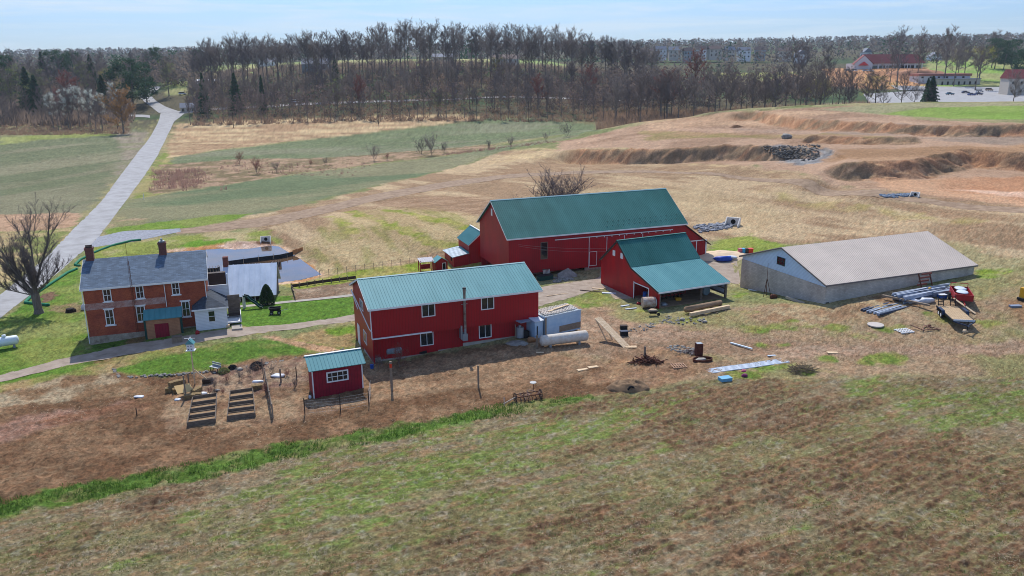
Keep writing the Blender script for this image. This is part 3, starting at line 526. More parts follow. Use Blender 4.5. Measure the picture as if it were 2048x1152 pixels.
m_wood = mat('weathered_wood', (122,108,94), .9, scale=2, rgb2=(86,74,64), stretch=(1, 4, 4))
m_lumber = mat('pale_lumber', (220,196,162), .85, scale=2, rgb2=(184,154,118), stretch=(1, 3, 3))
m_rust = mat('rusty_steel', (104,56,36), .85, scale=4, rgb2=(62,38,32), bump=.4)
m_tank = mat('chalky_tank_paint', (208,208,202), .7, scale=2.6, rgb2=(178,156,132), d2=.9, bump=.15)
m_whtank = mat('white_tank_paint', (216,226,228), .45, noise=.12, scale=1.5)
m_black = mat('black_rubber', (24,25,28), .7, noise=.3)
m_blue = mat('blue_plastic', (20,80,160), .4, noise=.15)
m_dgreen = mat('green_plastic', (16,66,60), .4, noise=.2)
m_trim = mat('dark_trim', (60,44,40), .7, noise=.2)
m_tan = mat('tan_boards', (176,126,92), .8, scale=2, kind='lap', rgb2=(156,108,78))
m_door = mat('crimson_door', (132,10,40), .6, noise=.12, scale=1, kind='ribs')
m_lbluep = mat('faded_blue_panel', (142,170,196), .6, scale=1.2, rgb2=(170,190,206))
m_gstrip = mat('snow_guard_green', (34,86,82), .6, noise=.1)

def lerp(a, b, t): return tuple(a[i]*(1-t)+b[i]*t for i in range(3))
def roof_plane(b, EL, ER, RR, RL, t=.07, rib=.3, rh=.035, rw=.04):
    """EL,ER eave corners, RR,RL ridge corners; slab with standing ribs"""
    e = Vector(ER)-Vector(EL); r = Vector(RL)-Vector(EL); n = e.cross(r).normalized()
    if n.z < 0: n = -n
    top = [Vector(p) for p in (EL, ER, RR, RL)]; bot = [p-n*t for p in top]
    b.add(top+bot, [(0, 1, 2, 3), (7, 6, 5, 4), (0, 4, 5, 1), (1, 5, 6, 2), (2, 6, 7, 3), (3, 7, 4, 0)])
    if rib:
        k = max(1, int(e.length/rib))
        for i in range(k+1):
            tt = min(max(i/k, .002), .998); p0 = Vector(lerp(EL, ER, tt))+n*rh/2; p1 = Vector(lerp(RL, RR, tt))+n*rh/2
            b.bar(p0, p1, rw, rh, up=n)
def roof_z(y, W_, Wb, ze, zr, t=.1):
    return (ze+(zr-ze)*y/W_ if y < W_ else zr-(zr-ze)*(y-W_)/W_)-t
def window(root, axis, pos, a0, a1, z0, z1, mullv=1, mullh=1, frame=.09, out=.05, sill=False, mf=None, face=-1, name='window', lab=None):
    """window on a wall: axis 'y' means wall plane y=pos with a along x; axis 'x' wall plane x=pos with a along y; face: outward direction"""
    def bx(b, p0, p1, q0, q1, d0, d1):
        lo, hi = sorted((pos+face*d0, pos+face*d1))
        if axis == 'y': b.box(p0, p1, lo, hi, q0, q1)
        else: b.box(lo, hi, p0, p1, q0, q1)
    b = MB(); bx(b, a0, a1, z1-frame, z1, -.02, out); bx(b, a0, a1, z0, z0+frame, -.02, out); bx(b, a0, a0+frame, z0+frame, z1-frame, -.02, out); bx(b, a1-frame, a1, z0+frame, z1-frame, -.02, out)
    for i in range(1, mullv+1):
        c = a0+(a1-a0)*i/(mullv+1); bx(b, c-.025, c+.025, z0+frame, z1-frame, 0, out-.008)
    for i in range(1, mullh+1):
        c = z0+(z1-z0)*i/(mullh+1); bx(b, a0+frame, a1-frame, c-.025, c+.025, 0, out-.012)
    if sill: bx(b, a0-.12, a1+.12, z0-.1, z0+.001, 0, out+.08); bx(b, a0-.12, a1+.12, z1+.001, z1+.12, 0, out+.03)
    fr = b.build(name, mf or m_white, root)
    if lab: fr['label'] = lab
    g = MB(); bx(g, a0+frame*.5, a1-frame*.5, z0+frame*.5, z1-frame*.5, .004, .018); g.build('pane', m_glass, fr)
    return fr
def gable_walls(root, L0, L1, Y0, Y1, zb, W_, Wb, ze, zr, m, name='wall', t=.1, left=True, right=True, front=True, back=True, zf=None):
    th = .16; b = MB(); ytop = [Y0, W_, Y1]; rz = lambda y: roof_z(y, W_, Wb, ze, zr, t)
    gp = [(Y0, zb), (Y1, zb), (Y1, rz(Y1)), (W_, rz(W_)), (Y0, rz(Y0))]
    if left: b.prism(gp, 'x', L0, L0+th)
    if right: b.prism(gp, 'x', L1-th, L1)
    if front: b.box(L0+th, L1-th, Y0+.002, Y0+th, zf if zf is not None else zb, rz(Y0))
    if back: b.box(L0+th, L1-th, Y1-th, Y1-.002, zb, rz(Y1)-.02)
    return b.build(name, m, root)
def gable_roof(root, L, W_, Wb, ze, zr, m, rib=.3, t=.07, capm=None, fascia=None):
    b = MB(); yb = W_+Wb; zb = zr-(zr-ze)*Wb/W_
    roof_plane(b, (0, 0, ze), (L, 0, ze), (L, W_, zr), (0, W_, zr), t, rib)
    roof_plane(b, (0, yb, zb), (L, yb, zb), (L, W_, zr), (0, W_, zr), t, rib)
    r = b.build('roof', m, root)
    if capm:
        c = MB(); s = (zr-ze)/W_
        c.add([(-.02, W_-.18, zr-.18*s+.05), (-.02, W_, zr+.055), (-.02, W_+.18, zr-.18*s+.05), (L+.02, W_-.18, zr-.18*s+.05), (L+.02, W_, zr+.055), (L+.02, W_+.18, zr-.18*s+.05)], [(0, 1, 4, 3), (1, 2, 5, 4)])
        c.build('ridge_cap', capm, r)
    if fascia:
        c = MB(); c.box(0, L, -.03, -.002, ze-.2, ze-.01); c.box(0, L, yb+.002, yb+.03, zb-.2, zb-.01)
        for x0, x1 in ((-.03, -.002), (L+.002, L+.03)):
            c.prism([(0, ze-.18), (W_, zr-.18), (yb, zb-.18), (yb, zb-.01), (W_, zr-.01), (0, ze-.01)], 'x', x0, x1)
        c.build('fascia', fascia, root)
    return r
# ---- red workshop with overhanging upper storey
L, W_, Wb, ze, zr, ov = 19.18, 5.28, 5.24, 5.95, 7.86, .34
w_ = empty('workshop', (-14.55, 78.12, 0), .37, 'long red metal-sided two-storey workshop with pale teal roof and a stovepipe up its front', 'building')
gable_walls(w_, ov, L-ov, ov, W_+Wb-ov, -1.4, W_, Wb, ze, zr, m_red, front=False)
b = MB(); b.box(ov+.16, L-ov-.16, ov+.002, ov+.2, 2.62, roof_z(ov, W_, Wb, ze, zr)); b.box(ov+.16, L-ov-.16, ov+.2, ov+.75, 2.62, 2.7); b.box(ov+.16, L-ov-.16, ov+.55, ov+.75, -1, 2.62)
b.build('front_wall', m_red, w_)
gable_roof(w_, L, W_, Wb, ze, zr, m_teal, .33, capm=m_seam, fascia=m_white)
b = MB(); b.box(ov+.2, 7.4, ov+.42, ov+.545, -.2, .12); b.box(7.4, 10.2, ov+.42, ov+.545, -.1, .32); b.box(10.2, L-ov-.2, ov+.42, ov+.545, 0, .98-.25); b.box(ov+.15, 1.2, ov+.3, ov+.42, -.1, .42)
b.box(ov-.03, ov-.002, ov, W_, -.6, .02); b.build('foundation', m_conc, w_)
for a in ((5.62, 7.09, 4.34, 5.79), (12.17, 13.65, 4.35, 5.75)): window(w_, 'y', ov, *a, 1, 0)
for a in ((5.5, 6.95, .98, 2.62), (12.05, 13.5, .98, 2.62)): window(w_, 'y', ov+.55, *a, 1, 0)
window(w_, 'x', ov, 4.45, 6.1, 4.4, 5.5, 1, 0); window(w_, 'x', ov, 3.4, 5.05, .95, 2.3, 1, 0)
b = MB(); b.box(ov-.05, ov-.002, 7.3, 8.55, -.5, 1.95); b.build('door', m_white, w_)
b = MB()
for p, q_ in (((.1, 9.9, 5.5), (.2, 1.0, 3.55)), ((.2, 1.0, 3.55), (.28, .1, 3.45)), ((.22, .1, 5.8), (.26, .1, 2.75)), ((.1, 9.9, 5.45), (.1, 6.4, 4.2))): b.tube(p, q_, .055, n=6)
b.box(.3, 6.6, .16, .3, 2.6, 2.72); b.build('gutter', m_white, w_)
b = MB(); b.tube((10.26, .12, 2.6), (10.26, .12, 6.75), .14, n=10); b.tube((10.26, .12, 6.6), (10.26, .12, 7.0), .17, n=10); pp = b.build('stovepipe', mat('sooty_pipe', (150,140,128), .6, scale=1.5, rgb2=(96,60,44), bump=.1), w_)
b = MB(); b.tube((10.26, .12, 7.0), (10.26, .12, 7.12), .19, n=10); b.build('cap', m_black, pp)
b = MB(); b.box(9.95, 10.5, .0, .8, 1.25, 2.0); b.box(9.8, 9.949, .1, .8, 1.4, 2.9); b.tube((10.26, .12, 1.9), (10.26, .12, 2.65), .14); b.build('pipe_box', m_galv, w_)
b = MB(); b.tube((9.9, .2, 5.3), (10.6, .2, 5.3), .03, n=5); b.build('bracket', m_galv, w_)
# ---- big bank barn
L, W_, Wb, ze, zr, ov = 29.8, 6.94, 6.76, 5.73, 10.22, .4
bn = empty('barn', (-.67, 112.22, 0), .36, 'huge dark red barn with steep green metal roof and sliding doors on a white rail', 'building')
Yb = W_+Wb-ov; rz = lambda y: roof_z(y, W_, Wb, ze, zr, .1)
b = MB(); b.prism([(ov, .3), (Yb, .3), (Yb, rz(Yb)), (W_, rz(W_)), (ov, rz(ov))], 'x', ov, ov+.16); b.prism([(ov, -3), (Yb, -3), (Yb, rz(Yb)), (W_, rz(W_)), (ov, rz(ov))], 'x', L-ov-.16, L-ov)
b.box(ov+.16, L-ov-.16, ov+.002, ov+.16, .3, rz(ov)); b.box(ov+.16, L-ov-.16, Yb-.16, Yb-.002, -3, rz(Yb)-.02); b.box(ov+.16, 13, ov+.16, Yb-.16, .3, .45)
b.box(2.6, 2.76, 2.5, Yb-.16, -3.2, .3); b.build('wall', m_red2, bn)
b = MB(); b.box(2.76, 12.5, 2.2, 2.5, -3, .3); b.box(12.5, L-ov-.2, ov-.05, ov+.3, -1.5, .29); b.build('stone_base', m_rubble, bn)
gable_roof(bn, L, W_, Wb, ze, zr, m_teal_d, .3, capm=m_seam, fascia=m_white)
b = MB(); rr = random.Random(3); n_ = Vector((0, -(zr-ze), W_)).normalized()
for row in range(2):
    for i in range(14):
        x = 16.2+i*.93+(row*.45); y = .75+row*.75+(i*.02); z = ze+(zr-ze)*y/W_
        b = MB(); b.box(x-.07, x+.07, y-.07, y+.07, z+.02, z+.1); b.build('snow_guard', m_gstrip, bn)
window(bn, 'y', ov, 5.34, 6.43, 2.2, 4.75, 0, 1, mf=m_wood)
b = MB(); b.box(ov-.04, ov-.002, 7.2, 7.75, 7.8, 8.85); b.build('gable_vent', m_white, bn)
b = MB(); b.box(7.58, 27.3, ov-.16, ov-.02, 4.88, 4.98)
for i in range(12): x = 13+i*1.25; b.box(x, x+.1, ov-.18, ov-.16, 4.7, 4.95)
b.build('door_rail', m_white, bn)
for x0, x1 in ((13.05, 15.94), (15.98, 18.86), (18.9, 22.0), (22.04, 25.2)):
    b = MB(); b.box(x0, x1, ov-.08, ov-.004, .2, 4.75); d_ = b.build('sliding_door', m_red2, bn)
    b = MB(); b.box(x0, x0+.07, ov-.11, ov-.082, .2, 4.75); b.build('edge_trim', m_white, d_)
b = MB()
for q_ in ((13.15, 14.4, 2.62, 2.68), (13.15, 14.4, .5, .56)): b.box(q_[0], q_[1], ov-.12, ov-.09, q_[2], q_[3])
b.box(13.13, 13.19, ov-.12, ov-.09, .56, 2.62); b.box(14.34, 14.4, ov-.12, ov-.09, .56, 2.62); b.build('wicket_door', m_white, bn)
# lean-to on the far gable
ltz = lambda x: 5.5-(x-(L-ov))*.72
b = MB(); b.prism([(L-ov, -2), (33.6, -2), (33.6, ltz(33.6)-.05), (L-ov, ltz(L-ov)-.05)], 'y', ov+.01, ov+.17); b.prism([(L-ov, -2), (33.6, -2), (33.6, ltz(33.6)-.05), (L-ov, ltz(L-ov)-.05)], 'y', Yb-.2, Yb-.03); b.box(33.44, 33.6, ov+.17, Yb-.2, -2, ltz(33.6)-.06)
b.build('lean_to_wall', m_red2, bn)
b = MB(); roof_plane(b, (34.2, 0, ltz(34.2)), (34.2, Yb+ov, ltz(34.2)), (L-ov, Yb+ov, ltz(L-ov)+.02), (L-ov, 0, ltz(L-ov)+.02), .08, .4); b.build('lean_to_roof', m_trim, bn)
b = MB(); b.box(30.6, 33.6, ov-.05, ov+.005, 2.72, 2.86); b.box(33.42, 33.62, ov-.06, ov+.005, -1, 2.72); b.box(31.7, 31.82, ov-.05, ov+.005, .3, 2.72); b.build('door_frame', m_white, bn)
# sagging wires strung along the barn front
b = MB()
for (p, q_, s_) in (((1.6, -.4, 4.9), (20, -1.6, 3.3), .9), ((1.6, -.4, 4.7), (20, -1.6, 3.0), 1.4)):
    pr = None; b = MB()
    for i in range(13):
        tt = i/12; c = Vector(lerp(p, q_, tt)); c.z -= s_*4*tt*(1-tt)*.5
        if pr: b.tube(pr, c, .012, n=4, caps=False)
        pr = c
    b.build('wire', m_galv, bn)

# ---- feed house behind the barn corner
fh = empty('feed_house', (-.67, 112.22, 0), .36, 'small dark red feed house with teal gable roof behind the big barn corner', 'outbuilding')
b = MB(); b.prism([(-.85, -3), (3.45, -3), (3.45, 1.85), (1.3, 3.6), (-.85, 1.85)], 'y', 15.1, 20.9); b.build('wall', m_red2, fh)
b = MB(); roof_plane(b, (-1.05, 21.1, 1.85), (-1.05, 14.95, 1.85), (1.3, 14.95, 3.78), (1.3, 21.1, 3.78), .07, .3); roof_plane(b, (3.65, 14.95, 1.85), (3.65, 21.1, 1.85), (1.3, 21.1, 3.78), (1.3, 14.95, 3.78), .07, .3); b.build('roof', m_teal, fh)
b = MB(); b.box(1.2, 1.4, 14.9, 21.15, 3.78, 3.88); b.bar((-1.05, 14.92, 1.76), (1.3, 14.92, 3.7), .05, .12); b.build('ridge_cap', m_white, fh)
fs = empty('feed_shed', (-.67, 112.22, 0), .36, 'low dark red lean-to shed with rusty white tin roof against the feed house', 'outbuilding')
b = MB(); b.prism([(-3.5, -3), (-1.0, -3), (-1.0, .42), (-3.5, .1)], 'y', 15, 20.2); b.build('wall', m_red2, fs)
b = MB(); roof_plane(b, (-3.75, 20.5, .14), (-3.75, 14.8, .14), (-.95, 14.8, .58), (-.95, 20.5, .58), .07, .6); b.build('roof', mat('worn_white_tin', (190,204,210), .5, scale=1.2, rgb2=(140,156,160), stretch=(1, 4, 1)), fs)
b = MB(); b.box(-1.2, -.95, 14.8, 19.5, .6, .75); b.build('flashing', m_teal, fs)
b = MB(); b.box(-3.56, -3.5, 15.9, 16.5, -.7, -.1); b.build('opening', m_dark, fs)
# ---- middle barn with open lean-to front
L = 11.19; md = empty('equipment_barn', (18.18, 96.53, 0), .44, 'mid-size red barn whose two-pitch teal roof runs down over an open equipment bay', 'building')
b = MB(); g = [(.19, -1), (13.9, -1), (13.9, 3.4), (9.8, 6.8), (6.336, 3.9), (.19, 2.2)]
b.prism([(.19, -1), (2.35, -1), (2.35, 2.82), (.19, 2.2)], 'x', .19, .33); b.prism([(5.7, -1), (13.9, -1), (13.9, 3.4), (9.8, 6.8), (6.336, 3.9), (5.7, 3.72)], 'x', .19, .33); b.prism([(2.35, 2.1), (5.7, 2.1), (5.7, 3.72), (2.35, 2.82)], 'x', .19, .33)
b.prism([(6.3, -1), (13.9, -1), (13.9, 3.4), (9.8, 6.8), (6.336, 3.9)], 'x', L-.33, L-.19); b.box(.33, L-.33, 13.76, 13.9, -1, 3.4); b.box(.33, L-.33, 6.3, 6.42, -1, 3.8); b.build('wall', mat('bright_red_siding', (182,10,20), .45, scale=.5, kind='ribs', rgb2=(150,14,26), stretch=(1, 1, .4)), md)
b = MB(); b.prism([(.3, .4), (6.3, .4), (6.3, 3.85), (.3, 2.15)], 'x', L-.33, L-.25); b.build('bay_side_wall', mat('bare_panel_wall', (186,190,204), .6, kind='ribs_y', rgb2=(170,176,190)), md)
b = MB(); 
for z in (.5, 1.2, 1.9): b.box(L-.42, L-.335, .35, 6.3, z, z+.14)
for x in (L-.5,): b.box(x, x+.26, .2, .45, -.8, 2.15)
b.build('girt', m_wood, md)
b = MB(); b.box(.33, .55, .22, .42, -.8, 2.15); b.build('post', m_wood, md)
b = MB(); b.tube((7.3, .9, -.8), (7.3, .9, 2.4), .2, .16, n=8); b.build('post', m_wood, md)
b = MB(); roof_plane(b, (0, 0, 2.24), (L, 0, 2.24), (L, 6.336, 4.005), (0, 6.336, 4.005), .07, .3); roof_plane(b, (0, 14.08, 3.4), (L, 14.08, 3.4), (L, 9.8, 6.91), (0, 9.8, 6.91), .07, .3); lr = b.build('lean_to_roof', m_teal, md)
b = MB(); roof_plane(b, (0, 6.3, 4.05), (L, 6.3, 4.05), (L, 9.8, 6.92), (0, 9.8, 6.92), .07, .3); b.build('main_roof', m_teal_d, md)  # steep front pitch: dimness under grazing sun is put into the roof colour
b = MB(); b.box(-.02, L+.02, 9.65, 9.95, 6.9, 6.97); b.build('ridge_cap', m_teal_d, md)
b = MB(); b.box(0, L, -.05, -.002, 2.02, 2.22); b.build('fascia', m_white, md)
b = MB(); b.bar((-.03, 6.3, 3.95), (-.03, 9.8, 6.83), .05, .2); b.bar((-.03, 9.8, 6.83), (-.03, 14.1, 3.32), .05, .2); b.bar((-.03, 0, 2.15), (-.03, 6.3, 3.93), .05, .2); b.build('rake_board', m_trim, md)
b = MB(); b.box(.12, .188, 2.3, 2.42, -.8, 2.2); b.box(.12, .188, 5.62, 5.74, -.8, 2.3); b.box(.12, .188, 2.42, 5.62, 2.08, 2.2); b.build('door_frame', m_white, md)
for y0, y1 in ((10.4, 10.98), (8.46, 9.05)): b = MB(); b.box(.13, .188, y0, y1, 4.65, 5.4); b.build('gable_vent', m_white, md)
b = MB(); b.box(.34, L-.34, .4, 13.7, -.5, .06); b.build('floor', m_dirt, md)
# ---- long tan-roofed block shed
L, W_, Wb, ze, zr, ov = 25.5, 8.47, 8.43, 2.485, 5.45, .29
tn = empty('block_shed', (38.04, 94.4, 1.1), .38, 'long low concrete-block shed with tan metal roof and pale blue gable', 'building')
rz = lambda y: roof_z(y, W_, Wb, ze, zr, .1); Y1 = W_+Wb-ov
b = MB(); b.box(ov, ov+.2, ov, Y1, -4, 2.1); b.box(L-ov-.2, L-ov, ov, Y1, -4, 2.1); b.box(ov+.2, L-ov-.2, ov+.002, ov+.2, -.12, 2.1+.2); b.box(ov+.2, L-ov-.2, Y1-.2, Y1-.002, -4, 2.3); b.build('block_wall', m_block, tn)
b = MB()
for x0, x1 in ((ov+.02, ov+.17), (L-ov-.17, L-ov-.02)):
    b = MB(); b.prism([(ov+.1, 2.12), (Y1-.1, 2.12), (Y1-.1, rz(Y1)), (W_, rz(W_)), (ov+.1, rz(ov)-.02)], 'x', x0, x1); b.build('gable', m_bluew, tn)
gable_roof(tn, L, W_, Wb, ze, zr, m_tanr, .3, fascia=mat('grey_fascia', (120,112,108), .6))
window(tn, 'x', ov+.02, 7.85, 9.4, 3.0, 4.05, 2, 1, mf=m_dgreen)
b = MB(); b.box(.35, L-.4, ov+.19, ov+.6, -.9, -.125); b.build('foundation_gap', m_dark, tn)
b = MB()
for x, y, z in ((11.3, ov-.02, .5), (11.5, ov-.02, .25), (24.2, ov-.02, .35), (24.0, ov-.02, .2), (.7, ov-.02, .1)): b.box(x-.25, x+.25, y-.006, y+.001, z-.25, z+.08)
b.build('wall_crack', m_dark, tn)
# ---- chicken coop
L, W_, Wb, ze, zr, ov = 5.29, 1.9, .9, 2.68, 3.55, .31
cp = empty('garden_shed', (-18.7, 69.51, 0), .41, 'little red garden shed with pale teal roof and white-framed window behind wire fencing', 'shed')
gable_walls(cp, ov, L-ov, ov, W_+Wb-ov, -.2, W_, Wb, ze, zr, mat('crimson_siding', (140,12,40), .5, noise=.1, kind='ribs', rgb2=(120,8,34)))
b = MB(); roof_plane(b, (0, 0, ze), (L, 0, ze), (L, W_, zr), (0, W_, zr), .06, .33); roof_plane(b, (0, 2.8, 3.1), (L, 2.8, 3.1), (L, W_, zr), (0, W_, zr), .06, .33); b.build('roof', m_teal, cp)
b = MB(); b.box(-.02, L+.02, W_-.12, W_+.12, zr, zr+.04); b.build('ridge_cap', m_white, cp)
window(cp, 'y', ov, 1.6, 3.65, 1.2, 2.25, 3, 1, .12, .06, mf=m_white)
b = MB()
for x in (ov-.03, L-ov-.06): b = MB(); b.box(x, x+.1, ov-.03, ov+.06, -.2, ze-.05); b.build('corner_board', m_white, cp)
# ---- brick farmhouse
L, W_, Wb, ze, zr, ov = 13.09, 5.06, 3.2, 6.45, 8.69, .25
hs_ = empty('farmhouse', (-46.94, 84.63, 0), .34, 'two-storey red brick farmhouse with grey shingle roof, brick chimneys and a white side room', 'house')
gable_walls(hs_, ov, L-ov, ov, W_+Wb-ov, .9, W_, Wb, ze, zr, m_brick)
b = MB(); b.box(ov-.04, L-ov+.02, ov-.05, W_+Wb-ov, -1.2, .95); b.build('foundation', m_rubble, hs_)
b = MB(); b.box(ov+.02, 8.35, ov-.012, ov-.002, 3.98, 4.72); b.build('painted_band', m_paleb, hs_)
gable_roof(hs_, L, W_, Wb, ze, zr, m_shing, 0, t=.12, fascia=m_white)
for i, a in enumerate(((2.17, 3., 4.79, 6.22), (5.46, 6.3, 4.79, 6.28), (9.19, 10.01, 4.86, 6.3), (2.08, 2.96, 2.08, 3.9), (5.25, 6.17, 2.12, 3.95), (9.98, 10.86, 2.16, 4.0))):
    window(hs_, 'y', ov, *a, 1, 1, .09, .06, sill=True)
for x, y, mt in ((.75, W_, 0), (8.4, W_, 1)):
    b = MB(); b.box(x-.4, x+.4, y-.35, y+.35, zr-.6, zr+1.35); b.box(x-.46, x+.46, y-.41, y+.41, zr+1.1, zr+1.35); ch = b.build('chimney', m_brickc, hs_)
    b = MB(); b.box(x-.3, x+.3, y-.26, y+.26, zr+1.352, zr+1.5); (b.tube((x, y, zr+1.5), (x, y, zr+1.8), .12) if mt else b.box(x-.35, x+.35, y-.08, y+.08, zr+1.5, zr+1.62)); b.build('cap', m_galv if mt else m_trim, ch)
for p, q_, r_ in (((.16, .16, 6.2), (.16, .16, .2), .05), ((12.75, .1, 6.2), (12.75, .1, 2.9), .05), ((8.45, .12, 6.2), (8.45, .12, 3.6), .04)): b = MB(); b.tube(p, q_, r_, n=6); b.build('downspout', m_white, hs_)
# bulkhead porch with teal roof
b = MB(); b.box(6.2, 9.7, -1.15, ov, -.4, 2.55); po = b.build('porch', m_tan, hs_)
b = MB(); roof_plane(b, (6., -1.35, 2.66), (10., -1.35, 2.66), (10., ov-.01, 3.45), (6., ov-.01, 3.45), .08, .57, .04); b.build('porch_roof', m_teal, po)
b = MB(); b.box(7.05, 8.5, -1.21, -1.152, -.2, 2.05); b.build('door', m_door, po)
for x in (5.98, 9.75): b = MB(); b.box(x, x+.22, -1.2, -.95, -.3, 2.6); b.build('post', m_dgreen, po)
# white side room with hipped dark roof
b = MB(); b.box(11.35, 14.75, -1.5, 2.6, .2, 3.4); sr = b.build('side_room', m_whited, hs_)
b = MB(); b.add([(11.1, -1.75, 3.38), (15.0, -1.75, 3.38), (15.0, 2.8, 3.38), (11.1, 2.8, 3.38), (12.6, .6, 4.5), (13.2, 2.6, 4.5)], [(0, 1, 4), (1, 5, 4), (1, 2, 5), (2, 3, 5), (3, 4, 5), (3, 0, 4), (0, 3, 2, 1)]); b.build('hip_roof', m_shingd, sr)
b = MB(); b.box(11.08, 15.02, -1.79, -1.752, 3.24, 3.4); b.box(11.3, 14.8, -1.6, -1.51, .2, .75); b.build('trim', m_white, sr)
window(sr, 'y', -1.5, 12.75, 13.5, 1.75, 3.05, 0, 1, .06, .04)
# upper white balcony beside the gable
b = MB(); b.box(12.9, 15.2, 2.7, 2.82, 3.6, 4.9); b.box(15.1, 15.2, 2.82, 5, 3.6, 4.9); b.box(12.9, 15.2, 2.7, 5, 3.4, 3.6); b.box(15.08, 15.22, 2.68, 2.84, 3.4, 6.2); bl = b.build('balcony', m_whited, hs_)
b = MB(); b.box(13.0, 15.0, 4.2, 4.9, 4.4, 6.0); b.build('screen', m_trim, bl)
b = MB(); b.box(14.9, 16.3, 1.3, 1.42, .5, 3.9); b.build('board_screen', m_wood, hs_)
# mast on the roof front
b = MB()
for dx, dy in ((0, 0), (.22, 0), (.11, .2)): b.tube((5.05+dx, -.15+dy, 1.0), (5.05+dx*.6+.04, -.15+dy, 9.2), .02, n=4)
for i in range(16): z = 1.3+i*.5; b.tube((5.05, -.15, z), (5.27, -.15, z+.25), .012, n=4); b.tube((5.27, -.15, z+.25), (5.16, .05, z+.5), .012, n=4)
b.tube((5.14, -.1, 9.1), (5.14, -.1, 11.4), .02, n=4); b.tube((4.6, -.1, 10.9), (5.7, -.1, 10.9), .012, n=4); b.build('antenna_mast', m_rust, hs_)
# ---- white-roofed spring house
sg = empty('spring_house', (-37.75, 100.6, -.45), .2, 'low grey board shed with long pale tin roof and brick chimney beside the pond', 'outbuilding')
b = MB(); g_ = [(.35, -1.2), (8.3, -1.2), (8.3, 1.2), (4.6, 4.3), (.35, 1.15)]; b.prism(g_, 'x', 6.5, 6.65); b.prism(g_, 'x', .3, .45); b.box(.45, 6.5, 8.15, 8.3, -1.2, 1.2); b.box(.45, 6.5, .8, .95, -1.2, .35); b.build('wall', m_wood, sg)
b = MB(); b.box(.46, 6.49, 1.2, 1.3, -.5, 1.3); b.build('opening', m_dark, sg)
b = MB(); roof_plane(b, (0, 0, 1.2), (7, 0, 1.2), (7, 4.6, 4.45), (0, 4.6, 4.45), .06, .7, .07, .06); roof_plane(b, (0, 8.6, 1.2), (7, 8.6, 1.2), (7, 4.6, 4.45), (0, 4.6, 4.45), .06, .6); b.build('roof', mat('pale_tin_roof', (196,208,220), .45, scale=.6, rgb2=(168,184,200), stretch=(1.5, .4, 1)), sg)
b = MB(); b.box(.1, .75, 4.3, 4.95, 3.7, 5.6); b.build('chimney', m_brickc, sg)
for x in (.5, 2.3, 4.2, 6.2): b = MB(); b.box(x, x+.12, .38, .5, -1, 1.15); b.build('post', m_white, sg)
# ---------------------------------------------------------------- trees
m_bark = mat('grey_bark', (128,118,108), .95, scale=3, rgb2=(92,84,78), stretch=(3, 3, .4))
m_twig = mat('bare_twigs', (112,102,102), .95, noise=.3, scale=.6, transl=.3)
m_twig_red = mat('budding_red_twigs', (142,90,80), .95, noise=.3, scale=.6, transl=.3)
m_twig_grey = mat('pale_grey_twigs', (140,128,120), .95, noise=.25, scale=.6, transl=.3)
m_twig_br = mat('warm_brown_twigs', (124,110,104), .95, noise=.3, scale=.6, transl=.3)
m_bud_y = mat('yellow_green_buds', (186,176,84), .9, noise=.35, scale=.5, transl=.45)
m_bud_g = mat('fresh_green_buds', (138,148,88), .9, noise=.35, scale=.5, transl=.45)
m_blos = mat('white_blossom', (214,218,206), .9, noise=.3, scale=.5, transl=.45)
m_pine = mat('evergreen_needles', (54,90,60), .9, noise=.45, scale=.7, transl=.3)
m_box = mat('clipped_evergreen', (60,88,50), .9, noise=.4, scale=3, transl=.3)
m_brush = mat('brown_brush', (156,130,108), .95, noise=.35, scale=.3, transl=.45)
def stick(b, a, c, r0, r1, n=3):
    a = Vector(a); c = Vector(c); d = c-a
    if d.length < 1e-4: return
    d.normalize(); q_ = d.orthogonal().normalized(); p = d.cross(q_); k = len(b.v)
    for o_, r in ((a, r0), (c, r1)):
        for i in range(n):
            t = 2*math.pi*i/n; v = o_+(q_*math.cos(t)+p*math.sin(t))*r; b.v.append((v.x, v.y, v.z))
    for i in range(n): b.f.append((k+i, k+(i+1) % n, k+n+(i+1) % n, k+n+i))
